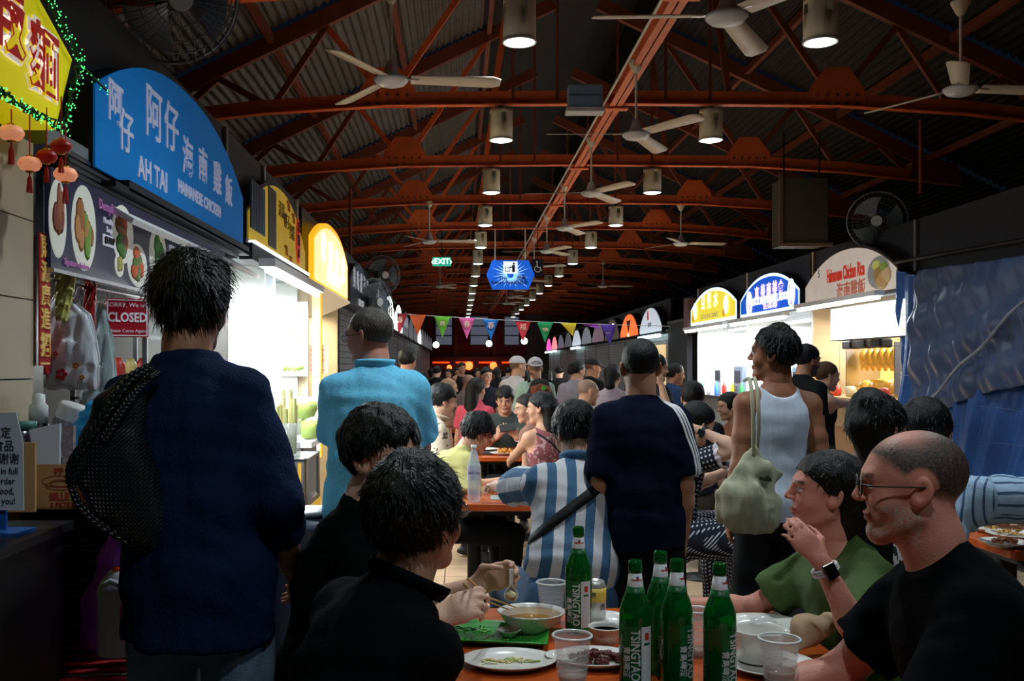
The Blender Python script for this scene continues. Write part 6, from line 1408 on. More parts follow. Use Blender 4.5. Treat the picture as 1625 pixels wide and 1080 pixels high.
# chopsticks resting, tissue, wrapper, lid
o = MB().bar((0,0,0),(.12,-.05,.004),.005,.005).bar((.01,.01,0),(.125,-.035,.004),.005,.005).build('disposable_chopsticks', mat('bamboo', (206,170,110), .6)); o.location = TP(862,1000,.004); tag(o, 'pair of bamboo chopsticks lying under the soup bowl rim', 'chopsticks')
G = SDF((-.09,-.06,-.02),(.09,.06,.1),.004); G.loft([((-.06,0,.02),.012,.03),((0,0,.04),.03,.035),((.06,0,.02),.02,.03)],(0,0,1),k=.02); G.displace(.008,70,3); V,Q = G.mesh(); o = npmesh('crumpled_tissue', V, Q, mat('tissue_brown', (176,150,120), .9, bump=.3)); o.location = TP(1290,1040,.03); o.scale = (1.15,1,1.1); o.rotation_euler = (0,math.radians(-25),math.radians(20)); tag(o, 'crumpled brown paper napkin before the woman in green', 'napkin')
G = SDF((-.05,-.04,-.02),(.05,.04,.05),.004); G.ell((0,0,.01),(.03,.02,.02)); G.displace(.007,120,3); V,Q = G.mesh(); o = npmesh('green_wrapper', V, Q, mat('wrapper_green', (20,190,70), .3, emit=None)); o.location = TP(1040,1058,.05); tag(o, 'crumpled bright green wrapper between two bottles', 'wrapper')
G = SDF((-.06,-.05,-.02),(.06,.05,.05),.004); G.ell((0,0,.012),(.04,.03,.02)); G.displace(.006,90,8); V,Q = G.mesh(); o = npmesh('cling_film', V, Q, mat('film', (214,222,226), .1, alpha=.35, spec=.9)); o.location = TP(1212,1012,.03); tag(o, 'crumpled clear film on the large shallow plate', 'film')
o = MB().lathe([(0,0),(.035,0),(.037,.004),(.03,.008),(0,.008)], 26).build('cup_lid', cl); o.location = TP(755,1094,.001); tag(o, 'clear plastic lid at the front edge of the table', 'lid')
o = MB().lathe([(0,.003),(.03,0),(.046,.02),(.044,.02),(.03,.004)], 24).build('sauce_saucer', mel); o.location = TP(893,1050,.0); tag(o, 'small white saucer half hidden by the front plastic cup', 'dish')
# ---- second table
def TQ(px, base, Y): p = W(px, base, Y); p.z = .75; return p
p = TQ(752,783,5.5); r = empty('water_bottle', p, 0, 'clear plastic water bottle with white label on the second table', 'bottle')
MB().lathe([(0,.004),(.03,0),(.036,.01),(.035,.06),(.037,.12),(.036,.2),(.022,.262),(.013,.285),(.013,.29)], 28).build('body', mat('pet_clear', (210,220,236), .08, alpha=.45, spec=.9, bump=.2, bscale=50), r); MB().lathe([(.015,.29),(.016,.312),(0,.313)], 18).build('cap', mat('cap_pale', (224,228,232), .4), r)
MB().lathe([(.0375,.12),(.0375,.20)], 28, cap=False).build('label', mat('water_label', (196,200,214), .4, alpha=.85, vary=.2, vscale=60), r); text('lettering', 'WATER', mat('label_violet', (90,60,150), .4), Matrix.Translation((0,0,.16)) @ frame((0,0,0),(1,0,0),(0,0,1)), .022, r, ext=.0003, wrap=.0382)
o = MB().box((-.13,-.09,0),(.13,.09,.004)).build('flyer', mat('flyer_mix', (150,160,150), .5, vary=.5, vscale=18)); o.location = TQ(815,783,5.65); tag(o, 'printed leaflet lying on the second table', 'paper')
for k, (px, py, Y) in enumerate(((800,740,8.4),(772,738,8.8))):
    o = plate(TQ(px,py,Y), .12, ['white plate with orange fried rice on the phone man\'s table','empty white plate beside the fried rice'][k])
    if k == 0:
        for q in range(30):
            rr = random.Random(q); w_ = MB().lathe([(0,-.012),(.014,0),(0,.014)], 6).build('rice_lump', mat('fried_rice', (206,140,50), .5, vary=.3, vscale=50), o); w_.location = (rr.uniform(-.06,.06), rr.uniform(-.05,.05), .015+rr.uniform(0,.03))
o = MB().prism(rrect(.45,.33,.03), Matrix.Identity(4), .01).build('black_tray', mat('tray_black', (20,20,22), .4)); o.location = TQ(800,742,8.55)+Vector((0,0,.0005)); tag(o, 'black food tray on the phone man\'s table', 'tray')
# right table dishes
nb = mat('noodle_brown', (196,150,80), .4, vary=.3, vscale=40)
for k, (px, py, Y, R, lab) in enumerate(((1612,850,4.35,.12,'white plate heaped with fried noodles at the right edge'),(1595,866,4.15,.10,'plate of brown saucy dish in front of the noodles'),(1572,846,4.5,.08,'small bowl beside the noodle plate'))):
    o = plate(TQ(px,py,Y), R, lab)
    for q in range([40,26,8][k]):
        rr = random.Random(q+k*50); a = rr.uniform(0,6.28); d = R*.6*rr.random(); P = [(d*math.cos(a)+.012*math.cos(j+q), d*math.sin(a)+.012*math.sin(j*1.3+q), .014+(.05 if k == 0 else .015)*(1-d/(R*.6))+.003*math.sin(j*2)) for j in range(6)]; MB().tube(P, .0035 if k == 0 else .007, 5).build('noodle_strand', nb if k != 1 else mat('stew_brown', (120,70,36), .3, vary=.3), o)
# ================================================================ PEOPLE
BLK = (8,8,9)
def V3(*a): return np.array(a, float)
def glasses(J, m=None, thick=.0016):
    m = m or blackm; pp = J['pp']; b = MB()
    for x in (-1,1):
        P = [pp(x*(.034+.023*math.cos(a*PI/8)), .104, .005+.018*math.sin(a*PI/8)) for a in range(17)]; b.tube(P, thick, 6, False)
        b.tube([pp(x*.057,.103,.01), pp(x*.078,.085,.01), pp(x*.084,-.012,.008), pp(x*.08,-.03,-.008)], thick, 6)
    b.tube([pp(-.012,.107,.008), pp(.012,.107,.008)], thick, 6); g = b.build('glasses', m, J['root'])
    for x in (-1,1): MB().add([pp(x*(.034+.022*math.cos(a*PI/8)), .104, .005+.017*math.sin(a*PI/8)) for a in range(16)], [tuple(range(16))]).build('lens', mat('lens_glass', (200,215,225), .05, alpha=.25, spec=.9), g)
    return g
def watch(J, sd, band, face=(12,12,14), t=.9):
    S0, E0, W0 = J['arms'][sd][:3]; d = (W0-E0)/np.linalg.norm(W0-E0); c = E0+(W0-E0)*t-np.array(J['root'].location); n = -J['arms'][sd][4]; n = n-d*(n @ d); n /= np.linalg.norm(n)
    x = np.cross(d, n); s = J['s']; m = MB(); r0 = .034*s
    m.tube([Vector(c+(x*math.cos(a*PI/12)*r0+n*math.sin(a*PI/12)*r0*.92)) for a in range(25)], .004, 6, False).tube([Vector(c+d*.006+(x*math.cos(a*PI/12)*r0+n*math.sin(a*PI/12)*r0*.92)) for a in range(25)], .004, 6, False).tube([Vector(c-d*.006+(x*math.cos(a*PI/12)*r0+n*math.sin(a*PI/12)*r0*.92)) for a in range(25)], .004, 6, False)
    o = m.build('watch_strap', band, J['root']); q = c+n*(r0+.001); MB().bar(Vector(q-d*.019), Vector(q+d*.019), .032, .010, up=Vector(n)).build('watch_case', mat('watch_face_%d' % face[0], face, .15), o, bevel=.003); return o
def surf_strap(J, a, b, w, m, lift=.004, n=24):
    # strap laid on the garment from a to b (side, forward, along from the neck), met from behind
    from mathutils.bvhtree import BVHTree
    ob = [c for c in J['root'].children if c.name.split('.')[0] == 'shirt'][0]; me = ob.data; bv = BVHTree.FromPolygons([v.co for v in me.vertices], [tuple(p.vertices) for p in me.polygons]); s = J['s']; ro = np.array(J['root'].location); P = []
    for i in range(n+1):
        t = i/n; q = (np.array(a)*(1-t)+np.array(b)*t)*s; c = J['nek']+J['sr']*q[0]+J['tdir']*q[2]-ro-J['sf']*.5
        h_ = bv.ray_cast(Vector(c), Vector(J['sf']))
        if h_[0] is not None and h_[3] < .75: P.append((h_[0]+h_[1]*lift, h_[1]))
    vs = []; fs = []
    for i, (p, nn) in enumerate(P):
        d = (P[min(i+1,len(P)-1)][0]-P[max(i-1,0)][0]).normalized(); x = d.cross(nn).normalized()*w/2; vs += [p-x, p+x]
        if i: fs.append((2*i-2,2*i-1,2*i+1,2*i))
    o = MB().add(vs, fs, True).build('bag_strap', m, J['root']); md = o.modifiers.new('t','SOLIDIFY'); md.thickness = .004; md.offset = 0
def strap(J, pts, w=.035, m=None, name='bag_strap', t=.004):
    """flat strap through points given in body axes (side, forward, along up from the neck)"""
    s = J['s']; P = [Vector(J['nek']+(J['sr']*a+J['sf']*b+J['tdir']*c)*s-np.array(J['root'].location)) for a, b, c in pts]; m_ = MB()
    for a, b in zip(P[:-1], P[1:]):
        nrm = Vector(J['sf']) if True else None
        m_.bar(a, b, w, t, up=nrm)
    return m_.build(name, m or blackm, J['root'])
navy_sh = patmat('navy_shirt', 'noise', (15,25,48), (18,30,56), .02, .5)
# ---- 1 standing man at the left, back to us
J1 = person('standing man at left in dark navy long shirt and pale jeans, back to us', (305,484,2.62), side=-5, yaw=8, hyaw=14, lean=3, hpitch=4, h=.008, hh=.0038, skin='tan', girth=1.02,
    hair=dict(color=BLK, t=.022, strands=2600, slen=.05, line=(.8,0), mess=.007, nape=-.072, side=-.03, vol=[(.0,-.03,.085,.055),(.04,.02,.09,.045)], crown=(-.01,-.05,.12)),
    top=dict(mat=mat('cloth_navy_linen', (16,33,66), .9, spec=.15, bump=.45, bscale=200, vary=.25, vscale=12, stretch=(1,1,.4)), sleeve=1.45, ease=.030, hem=.115, wrinkle=.010, loose=1, scoop=.1, neck=.0, collar=0), bottom=dict(kind='trousers', mat=mat('denim_pale', (110,136,160), .9, bump=.4, bscale=300, vary=.3, vscale=9), ease=.02),
    aR=dict(wrist=(462,898,2.68), pole=(.25,-1,0), curl=.55, palm=(-1,.2,0)), aL=dict(wrist=(232,860,2.95), pole=(-.1,-1,0)))
rt = J1['root']
# woven bag on his left shoulder
r = empty('woven_shoulder_bag', W(190,720,2.42), 0, 'black braided leather hobo bag hanging from the standing man\'s left shoulder', 'bag')
G = SDF((-.26,-.12,-.34),(.22,.16,.34),.008)
Kp = 2.42/F
def bp(px, py, y=0): return np.array([(px-190)*Kp, y, -(py-720)*Kp])
G.loft([(bp(212,605,.0),.035,.018),(bp(190,650,.0),.055,.03),(bp(178,700,.0),.07,.045),(bp(178,745,.01),.085,.055),(bp(197,790,.02),.085,.055),(bp(228,835,.03),.060,.05),(bp(250,862,.03),.03,.035)], (1,0,0), k=.05)
G.displace(.004, 40, 2); V, Q = G.mesh(); V = relax(V, Q, 2, .5)
wv = mat('braided_leather', (30,32,38), .38, spec=.6); nt = wv.node_tree; tc = nt.nodes.new('ShaderNodeTexCoord'); mp = nt.nodes.new('ShaderNodeMapping'); mp.inputs['Rotation'].default_value = (0,math.radians(45),0); nt.links.new(tc.outputs['Object'], mp.inputs[0])
ck = nt.nodes.new('ShaderNodeTexBrick'); ck.inputs['Scale'].default_value = 34; ck.inputs['Mortar Size'].default_value = .06; ck.inputs['Mortar Smooth'].default_value = 1; mq = nt.nodes.new('ShaderNodeMapping'); mq.inputs['Rotation'].default_value = (PI/2,0,0); nt.links.new(mp.outputs[0], mq.inputs[0]); nt.links.new(mq.outputs[0], ck.inputs[0]); bpn = nt.nodes.new('ShaderNodeBump'); bpn.inputs['Strength'].default_value = 1; bpn.inputs['Distance'].default_value = .006; bpn.invert = True; nt.links.new(ck.outputs['Fac'], bpn.inputs['Height']); nt.links.new(bpn.outputs[0], nt.nodes['Principled BSDF'].inputs['Normal'])
npmesh('bag_body', V, Q, wv, r)
def braid(P, r0, name):
    m = MB(); P = [Vector(p) for p in P]; n = 60
    pts = []
    for i in range(n+1):
        t = i/n*(len(P)-1); k = min(int(t), len(P)-2); f = t-k; a = P[max(k-1,0)]; b_ = P[k]; c_ = P[k+1]; d_ = P[min(k+2,len(P)-1)]
        pts.append(.5*((2*b_)+(-a+c_)*f+(2*a-5*b_+4*c_-d_)*f*f+(-a+3*b_-3*c_+d_)*f**3))
    for s_ in range(3):
        q = []
        for i, p in enumerate(pts):
            d = (pts[min(i+1,n)]-pts[max(i-1,0)]).normalized(); u = d.cross(Vector((0,1,0))).normalized(); w = d.cross(u); ph = i*.75+s_*2*PI/3; q.append(p+u*math.cos(ph)*r0*.7+w*math.sin(ph*2)*r0*.4)
        m.tube(q, r0*.55, 6)
    return m.build(name, mat('braid_leather', (26,28,32), .35, spec=.6), r)
braid([bp(243,582,-.02),bp(218,600,-.05),bp(190,640,-.055),bp(160,685,-.055),bp(128,730,-.05),bp(120,765,-.03)], .011, 'strap')
braid([bp(245,590,.03),bp(228,612,-.02),bp(205,650,-.055),bp(178,695,-.06)], .010, 'strap')
braid([bp(120,765,-.03),bp(135,800,-.03),bp(170,835,-.02),bp(225,868,-.0),bp(255,880,.03)], .009, 'lower_edge')
# bracelets
S0,E0,W0 = J1['arms']['R'][:3]; dd = (W0-E0)/np.linalg.norm(W0-E0)
for tt, mt_, rr_ in ((.86, mat('bead_gold', (200,170,110), .3, .7), .0035), (.97, mat('band_yellow', (214,190,40), .5), .002)):
    c_ = E0+(W0-E0)*tt-np.array(rt.location); x_ = np.cross(dd, [0,1,0]); x_ /= np.linalg.norm(x_); y_ = np.cross(dd, x_)
    if rr_ > .003:
        m = MB()
        for k in range(22): a = 2*PI*k/22; q = Vector(c_+(x_*math.cos(a)+y_*math.sin(a))*.034); m.lathe([(0,-rr_),(rr_,0),(0,rr_)], 6, q)
        m.build('bead_bracelet', mt_, rt)
    else: MB().tube([Vector(c_+(x_*math.cos(a*PI/10)+y_*math.sin(a*PI/10))*.033+dd*.006*math.sin(a)) for a in range(21)], rr_, 5, False).tube([Vector(c_+x_*.03), Vector(c_+x_*.04+dd*.05), Vector(c_+x_*.05+dd*.09)], rr_, 5).build('string_bracelet', mt_, rt)
# jeans details: back pockets and the yoke seam on the shirt back
s_ = J1['s']; pel = J1['pel']-J1['ro']
# ---- 2 foreground seated man (back to us)
J2 = person('seated young man in a black polo, nearest the camera, back of his head to us', (661,822,2.06), yaw=62, hyaw=38, twist=-6, sit=True, lean=21, hpitch=-4, hroll=3, h=.008, hh=.0036, skin='mid', girth=.98, seat=.46, shw=1.05,
    hair=dict(color=BLK, t=.021, strands=2600, slen=.024, nape=-.078, side=-.035, mess=.005, vol=[(0,-.05,.04,.06),(0,-.02,.09,.05)]),
    top=dict(mat=mat('cloth_black_polo', (9,11,16), .95, spec=.1, bump=.3, bscale=300, vary=.2, vscale=10), sleeve=.75, ease=.026, wrinkle=.008, collar=1, scoop=.2), bottom=dict(color=(20,20,24), name='dark'),
    aR=dict(wrist=(678,1150,2.02), pole=(-.5,-.3,.1), fdir=(.2,.3,-.9), palm=(-1,0,0)), aL=dict(wrist=(600,1180,2.5), pole=(-.2,.5,-.9)))
glasses(J2, mat('wire_silver', (190,190,196), .2, .9), .0009); watch(J2, 'R', mat('steel_strap', (150,150,150), .3, .9), (30,30,34), .88)
# ---- 3 second young man, face to the right
J3 = person('second seated young man in black behind the first, holding chopsticks and a soup spoon', (607,726,2.60), yaw=78, hyaw=124, sit=True, lean=13, hpitch=6, h=.008, hh=.0034, skin='pale', seat=.47, brow=(16,12,12),
    hair=dict(color=BLK, t=.020, strands=1600, slen=.016, fringe=.056, side=.045, nape=-.07, mess=.005, line=(.8,0)),
    top=dict(mat=mat('cloth_black_tee', (8,9,12), .95, spec=.1, bump=.3, bscale=300, vary=.2, vscale=10), sleeve=1.35, ease=.028, wrinkle=.009), bottom=dict(color=(18,18,22), name='dark2'),
    aR=dict(wrist=(688,988,2.42), pole=(-.2,-.6,-.8), fdir=(.85,.1,.45), palm=(.3,.7,-.5), curl=[.55,.7,.85,.95]), aL=dict(wrist=(752,932,2.80), pole=(-.2,.6,-.8), fdir=(.9,-.1,.45), palm=(.2,-.9,-.1), curl=[.75,.85,.9,.95]))
hR = J3['arms']['R']; a0 = Vector(hR[2]+hR[3]*.12); o = MB().tube([W(742,918,2.42), W(775,948,2.6), W(818,963,2.78)], [.0035,.003,.002], 6).tube([W(735,926,2.44), W(770,953,2.6), W(806,966,2.76)], [.0035,.003,.002], 6).build('chopsticks', mat('bamboo', (206,170,110), .6)); tag(o, 'bamboo chopsticks held in the second young man\'s right hand', 'chopsticks')
r = empty('soup_spoon', W(811,928,2.70), 0, 'white soup spoon with noodles held upright above the bowl', 'spoon')
def spf(u, v):
    z = .045-.09*v; w = .006 if v < .55 else .006+.014*math.sin((v-.55)/.45*PI*.85+.1); a = (u-.5); return Vector((a*2*w, -.006+.012*(1-4*a*a)*(1 if v > .5 else .3)+.004*v, z))
o = MB().grid(spf, 10, 22).build('bowl_and_handle', mel, r); md = o.modifiers.new('t','SOLIDIFY'); md.thickness = .002
MB().lathe([(0,-.012),(.013,-.004),(.014,.006),(0,.014)], 10, (0,-.008,-.026)).build('dumpling', mat('dumpling', (226,210,170), .3, coat=.4), r); MB().lathe([(0,-.006),(.01,0),(0,.005)], 8, (.003,-.012,-.032)).build('broth_drop', mat('broth_orange', (200,120,40), .12), r)
# ---- 4 blue shirt man
J4 = person('standing grey-haired man with glasses in a bright sky blue shirt, back to us', (586,534,4.3), yaw=-8, hyaw=-62, lean=3, hpitch=6, h=.009, hh=.0042, skin='red', girth=1.14, shw=1.03,
    buzz=((96,88,80),.95,False), brow=(110,90,80), hair=dict(color=(84,78,72), t=.007, h=.005, mess=.0025, nape=-.05, line=(.8,.004), strands=900, slen=.008),
    top=dict(mat=patmat('sky_shirt', 'noise', (112,204,244), (96,190,236), .012, .6), sleeve=.85, ease=.034, hem=.06, wrinkle=.008, loose=1, collar=1, scoop=.1), bottom=dict(color=(60,60,66), name='greytr'),
    aL=dict(wrist=(562,752,4.6), pole=(-.8,-.5,-.4), fdir=(.6,.7,0), palm=(0,0,1)), aR=dict(wrist=(655,765,4.6), pole=(.8,-.5,-.4), fdir=(-.5,.8,0), palm=(0,0,1)))
glasses(J4)
# ---- 5 striped shirt man
stp = patmat('stripe_blue_white', 'stripe', (206,206,212), (62,102,138), .078, .5)
J5 = person('seated man in a blue and white striped shirt with black cross strap', (912,686,4.25), yaw=-8, hyaw=-22, sit=True, lean=16, hpitch=22, side=9, h=.009, hh=.0045, skin='mid', girth=1.08, seat=.47,
    hair=dict(color=BLK, t=.018, strands=900, slen=.03, nape=-.07, side=-.03, mess=.005),
    top=dict(mat=stp, lift=.13, sleeve=.97, ease=.028, wrinkle=.009, loose=1, hem=.0, collar=1, scoop=.1), bottom=dict(mat=mat('denim_blue', (64,98,136), .9, bump=.4, bscale=300, vary=.25, vscale=9), rise=.5),
    aL=dict(wrist=(764,772,4.85), pole=(-.6,-.5,-.5), fdir=(-.1,.9,-.1), palm=(0,0,-1)), aR=dict(wrist=(960,800,4.7)))
surf_strap(J5, (-.20,0,-.34), (.13,0,-.03), .042, mat('strap_black', (12,13,17), .8))
glasses(J5)
# ---- 6 navy tee man with three white stripes
J6 = person('standing man with cropped black hair in a navy T-shirt with white sleeve stripes', (1016,583,4.1), yaw=2, hyaw=6, lean=1, hpitch=6, h=.009, hh=.0042, skin='tan', girth=.98, jaw=1.05, shw=.95, buzz=((14,13,14),.97,False),
    hair=dict(color=BLK, t=.006, h=.005, mess=.002, nape=-.045, line=(.8,.01)),
    top=dict(mat=mat('cloth_navy_tee', (13,18,40), .9, spec=.1, bump=.25, bscale=300, vary=.12, vscale=10), sleeve=.88, ease=.028, hem=.07, wrinkle=.006, loose=1, scoop=.1), bottom=dict(color=(14,14,17), name='blacktr', ease=.03),
    )
# stripes follow the right shoulder and sleeve
def sleeve_stripes(J, sd, offs, w, m, upto):
    S0,E0,W0 = J['arms'][sd][:3]; sh = J['root'].children; ob = [c for c in J['root'].children if c.name.split('.')[0] == 'shirt'][0]
    from mathutils.bvhtree import BVHTree
    me = ob.data; bv = BVHTree.FromPolygons([v.co for v in me.vertices], [tuple(p.vertices) for p in me.polygons]); ro = Vector(J['root'].location)
    nk = J['nek']; sg = 1 if sd == 'R' else -1
    for o_ in offs:
        P = []
        for i in range(26):
            t = i/25
            if t < .35: c = nk+J['sr']*sg*.075*J['s']*(1-t/.35)+(S0-nk)*(t/.35)*1.0; up_ = J['tdir']*1.
            else: c = S0+(E0-S0)*((t-.35)/.65*upto); q = min(1,(t-.35)/.4); up_ = J['tdir']*(1-q)+J['sr']*sg*q
            dirn = -J['sf']*.9+up_; dirn = dirn/np.linalg.norm(dirn); st_ = Vector(c-J['sf']*(.0)+np.cross(dirn, (E0-S0)/np.linalg.norm(E0-S0)+.001)*o_)-ro+Vector(dirn)*.35
            h_ = bv.ray_cast(st_, -Vector(dirn)); 
            if h_[0] is not None: P.append((h_[0]+h_[1]*.003, h_[1]))
        vs = []; fs = []
        for i, (p, n) in enumerate(P):
            d = (P[min(i+1,len(P)-1)][0]-P[max(i-1,0)][0]).normalized(); x = d.cross(n).normalized()*w/2; vs += [p-x, p+x]
            if i: fs.append((2*i-2,2*i-1,2*i+1,2*i))
        o = MB().add(vs, fs, True).build('sleeve_stripe', m, J['root']); md = o.modifiers.new('t','SOLIDIFY'); md.thickness = .002
try: sleeve_stripes(J6, 'R', (-.016,0,.016), .010, mat('stripe_white', (222,224,230), .7), .86)
except Exception as e: print('stripes', e)
# ---- 7 tank top man with tote
J7 = person('standing man in a pale blue ribbed tank top carrying a canvas tote', (1228,563,4.45), yaw=-6, hyaw=-62, lean=-2, twist=4, hpitch=-2, h=.0085, hh=.0038, skin='brown', girth=.93, fem=0, shw=1.0, brow=(16,12,12),
    hair=dict(color=BLK, t=.017, strands=1600, slen=.028, nape=-.06, mess=.006, vol=[(0,-.02,.1,.045)]),
    top=dict(kind='tank', mat=mat('cloth_tank', (208,220,240), .9, bump=.5, bscale=160, vary=.06, vscale=10, stretch=(6,6,.2)), ease=.007, hem=.05, wrinkle=.004), bottom=dict(color=(17,17,20), name='blackjeans', ease=.035),
    )
r = empty('canvas_tote', W(1195,740,4.1), 0, 'cream canvas tote bag hanging from the tank top man\'s shoulder', 'bag'); Kt = 4.1/F
def tp(px, py, y=0): return np.array([(px-1195)*Kt, y, -(py-740)*Kt])
G = SDF((-.16,-.1,-.26),(.2,.12,.12),.006); G.loft([(tp(1198,716),.014,.014),(tp(1195,745),.06,.035),(tp(1190,785),.115,.06),(tp(1186,812),.125,.065),(tp(1192,835),.09,.05)], (1,0,0), k=.04); G.cap(tp(1205,742), tp(1240,750), .035, .008, k=.03); G.cap(tp(1215,770), tp(1241,750), .04, .008, k=.03); G.ell(tp(1222,756), (.04,.02,.03), k=.02)
G.displace(.016, 26, 4, (1,1,.4)); G.displace(.010, 55, 6, (1.3,1,.3)); V, Q = G.mesh(); V = relax(V, Q, 1, .4); ct = mat('canvas_cream', (176,176,150), .95, bump=.4, bscale=300, vary=.1, vscale=14); npmesh('bag_body', V, Q, ct, r)
for dx, yy in ((-5,-.02),(4,.01)): MB().tube([tp(1198+dx,720,yy), tp(1197+dx,680,-.03), tp(1196+dx,640,-.03), tp(1197+dx,612,.0), tp(1199+dx,600,.05), tp(1202+dx,604,.14)], .008, 6).build('handle', ct, r)
text('lettering', 'milk', tx, frame(Vector(tp(1206,756,-.075)),(1,0,-.12),(0,0,1)), .03, r, bold=.001)
# ---- 8 woman in green
J8 = person('seated dark-haired woman in an olive green top resting her chin on her hand', (1311,782,2.80), yaw=-92, hyaw=-84, sit=True, lean=13, hpitch=-5, h=.008, hh=.0034, skin='red', fem=1, girth=1.12, seat=.46, fat=.6, brow=(40,28,24),
    hair=dict(color=(15,12,12), t=.012, line=(.8,-.01), nape=-.06, mess=.003, strands=500, slen=.014, down=.3, hang=[(0,-.08,.02,0,-.10,-.18,.06,.05),(0,-.09,-.02,0,-.13,-.30,.055,.05),(-.02,-.07,-.06,0,-.10,-.28,.05,.055)]),
    top=dict(mat=mat('cloth_olive', (62,86,36), .9, bump=.35, bscale=260, vary=.15, vscale=10), sleeve=.75, ease=.026, wrinkle=.009, loose=1, scoop=.55, neck=-.02), bottom=dict(color=(30,30,34), name='dk'),
    aL=dict(wrist=(1303,890,2.46), pole=(.35,-.25,-1), fdir=(-.42,.2,.55), palm=(-.2,.9,.25), curl=.5), aR=dict(wrist=(1085,960,2.95), pole=(-.1,.5,-.8), fdir=(-1,0,0), palm=(0,0,-1)))
watch(J8, 'L', mat('strap_pale', (200,196,200), .5), (16,16,18), .90)
# ---- 9 balding man
J9 = person('seated balding man with grey stubble and glasses in a black T-shirt at the right foreground', (1448,772,2.14), yaw=-80, hyaw=-74, sit=True, lean=17, hpitch=2, h=.008, hh=.0034, skin='red', girth=1.13, seat=.455, jaw=1.04, fat=.4, buzz=((50,44,43),1.15,True), brow=(90,70,62), beard=((190,180,172),.5), shw=1.05,
    top=dict(mat=mat('cloth_black_tee9', (5,6,9), .97, spec=.08, bump=.25, bscale=300, vary=.15, vscale=10), sleeve=.72, ease=.03, wrinkle=.008, loose=1, scoop=.25), bottom=dict(color=(26,28,34), name='dk9'),
    aL=dict(wrist=(1225,1110,1.95), pole=(.2,-.5,-.8), fdir=(-1,.3,0), palm=(0,0,-1)), aR=dict(wrist=(1180,1120,2.3), pole=(0,.6,-.8), fdir=(-1,0,0), palm=(0,0,-1)))
glasses(J9, blackm, .002)
# ---- 10,11 right background pair
person('dark haired woman with tied-up hair behind the balding man', (1392,686,3.5), yaw=-60, hyaw=60, sit=True, lean=10, hpitch=14, h=.012, hh=.006, skin='mid', fem=1, seat=.45,
    hair=dict(color=BLK, t=.014, nape=-.08, mess=.003, line=(.8,0), strands=300, vol=[(0,-.07,.09,.05)], down=.12, hang=[(0,-.09,0,0,-.05,-.15,.045,.03)]), top=dict(mat=patmat('zebra', 'noise', (200,200,206), (24,26,34), .02, .5), sleeve=.6), bottom=dict(color=(20,20,24), name='dk10'))
J11 = person('person with bobbed black hair leaning over plates in a blue striped white shirt', (1468,690,4.0), yaw=40, hyaw=30, sit=True, lean=38, hpitch=30, h=.011, hh=.006, skin='mid', seat=.46,
    hair=dict(color=BLK, t=.016, nape=-.08, mess=.003, strands=200), top=dict(mat=patmat('pinstripe', 'stripe', (150,178,206), (60,84,120), .028, .25), sleeve=1.7, ease=.04, wrinkle=.012, loose=1), bottom=dict(color=(20,20,24), name='dk11'),
    aR=dict(wrist=(1640,812,4.0), pole=(.5,-.5,.15)), aL=dict(wrist=(1585,822,4.2)))
# ---- 12 polka dot woman
J12 = person('seated woman in a navy polka dot dress, hand on her neck', (1106,672,5.6), yaw=78, hyaw=66, sit=True, lean=14, hpitch=18, hroll=8, h=.010, hh=.005, skin='pale', fem=1, girth=1.1, seat=.48,
    hair=dict(color=BLK, t=.014, nape=-.075, mess=.002, vol=[(0,-.09,-.02,.05)], line=(.8,0)), top=dict(mat=patmat('polka', 'dots', (16,22,38), (196,200,214), .024, .22), sleeve=.6, ease=.02, loose=1, scoop=.2), bottom=dict(kind='trousers', mat=patmat('polka', 'dots', (16,22,38), (196,200,214), .024, .22), ease=.05, part='dress_skirt'),
    aR=dict(wrist=(1110,682,5.42), pole=(.9,-.6,-.5), fdir=(-.8,.3,.2), palm=(.1,.9,.2), curl=.3), aL=dict(wrist=(1165,742,5.8)))
watch(J12, 'R', blackm, (14,14,16), .9)
S0,E0,W0 = J12['arms']['R'][:3]; c_ = S0+(E0-S0)*.58-np.array(J12['root'].location); dx = (E0-S0)/np.linalg.norm(E0-S0); ax_ = np.cross(dx,[0,0,1]); ax_ /= np.linalg.norm(ax_); ay_ = np.cross(dx, ax_); m = MB()
m.grid(lambda u, v: Vector(c_+(ax_*math.cos(u*2*PI)+ay_*math.sin(u*2*PI))*(.072+.012*v+.004*math.sin(u*60))+dx*(.03*v+.006*math.sin(u*50)*v)), 90, 3).build('lace_trim', mat('lace_white', (196,190,196), .9), J12['root'])
# ---- 13 yellow tee man
J13 = person('seated man with glasses in a pale yellow T-shirt bent over his food', (757,688,6.15), yaw=62, hyaw=70, sit=True, lean=30, hpitch=28, h=.010, hh=.005, skin='mid', seat=.47, brow=(16,12,12),
    hair=dict(color=BLK, t=.022, mess=.008, nape=-.06, strands=900, slen=.04, fringe=.05, vol=[(0,0,.1,.05)]), top=dict(color=(186,182,116), name='yellow', sleeve=.8, ease=.028, wrinkle=.009, scoop=.5, neck=-.01), bottom=dict(color=(22,24,28), name='dk13'),
    aR=dict(wrist=(785,768,5.95), fdir=(.8,.3,.1), palm=(0,0,-1)), aL=dict(wrist=(800,762,6.35)), legs=dict(R=([.45,-.15,.52],[.42,-.1,.08]), L=([.45,.1,.52],[.5,.15,.08])))
glasses(J13)
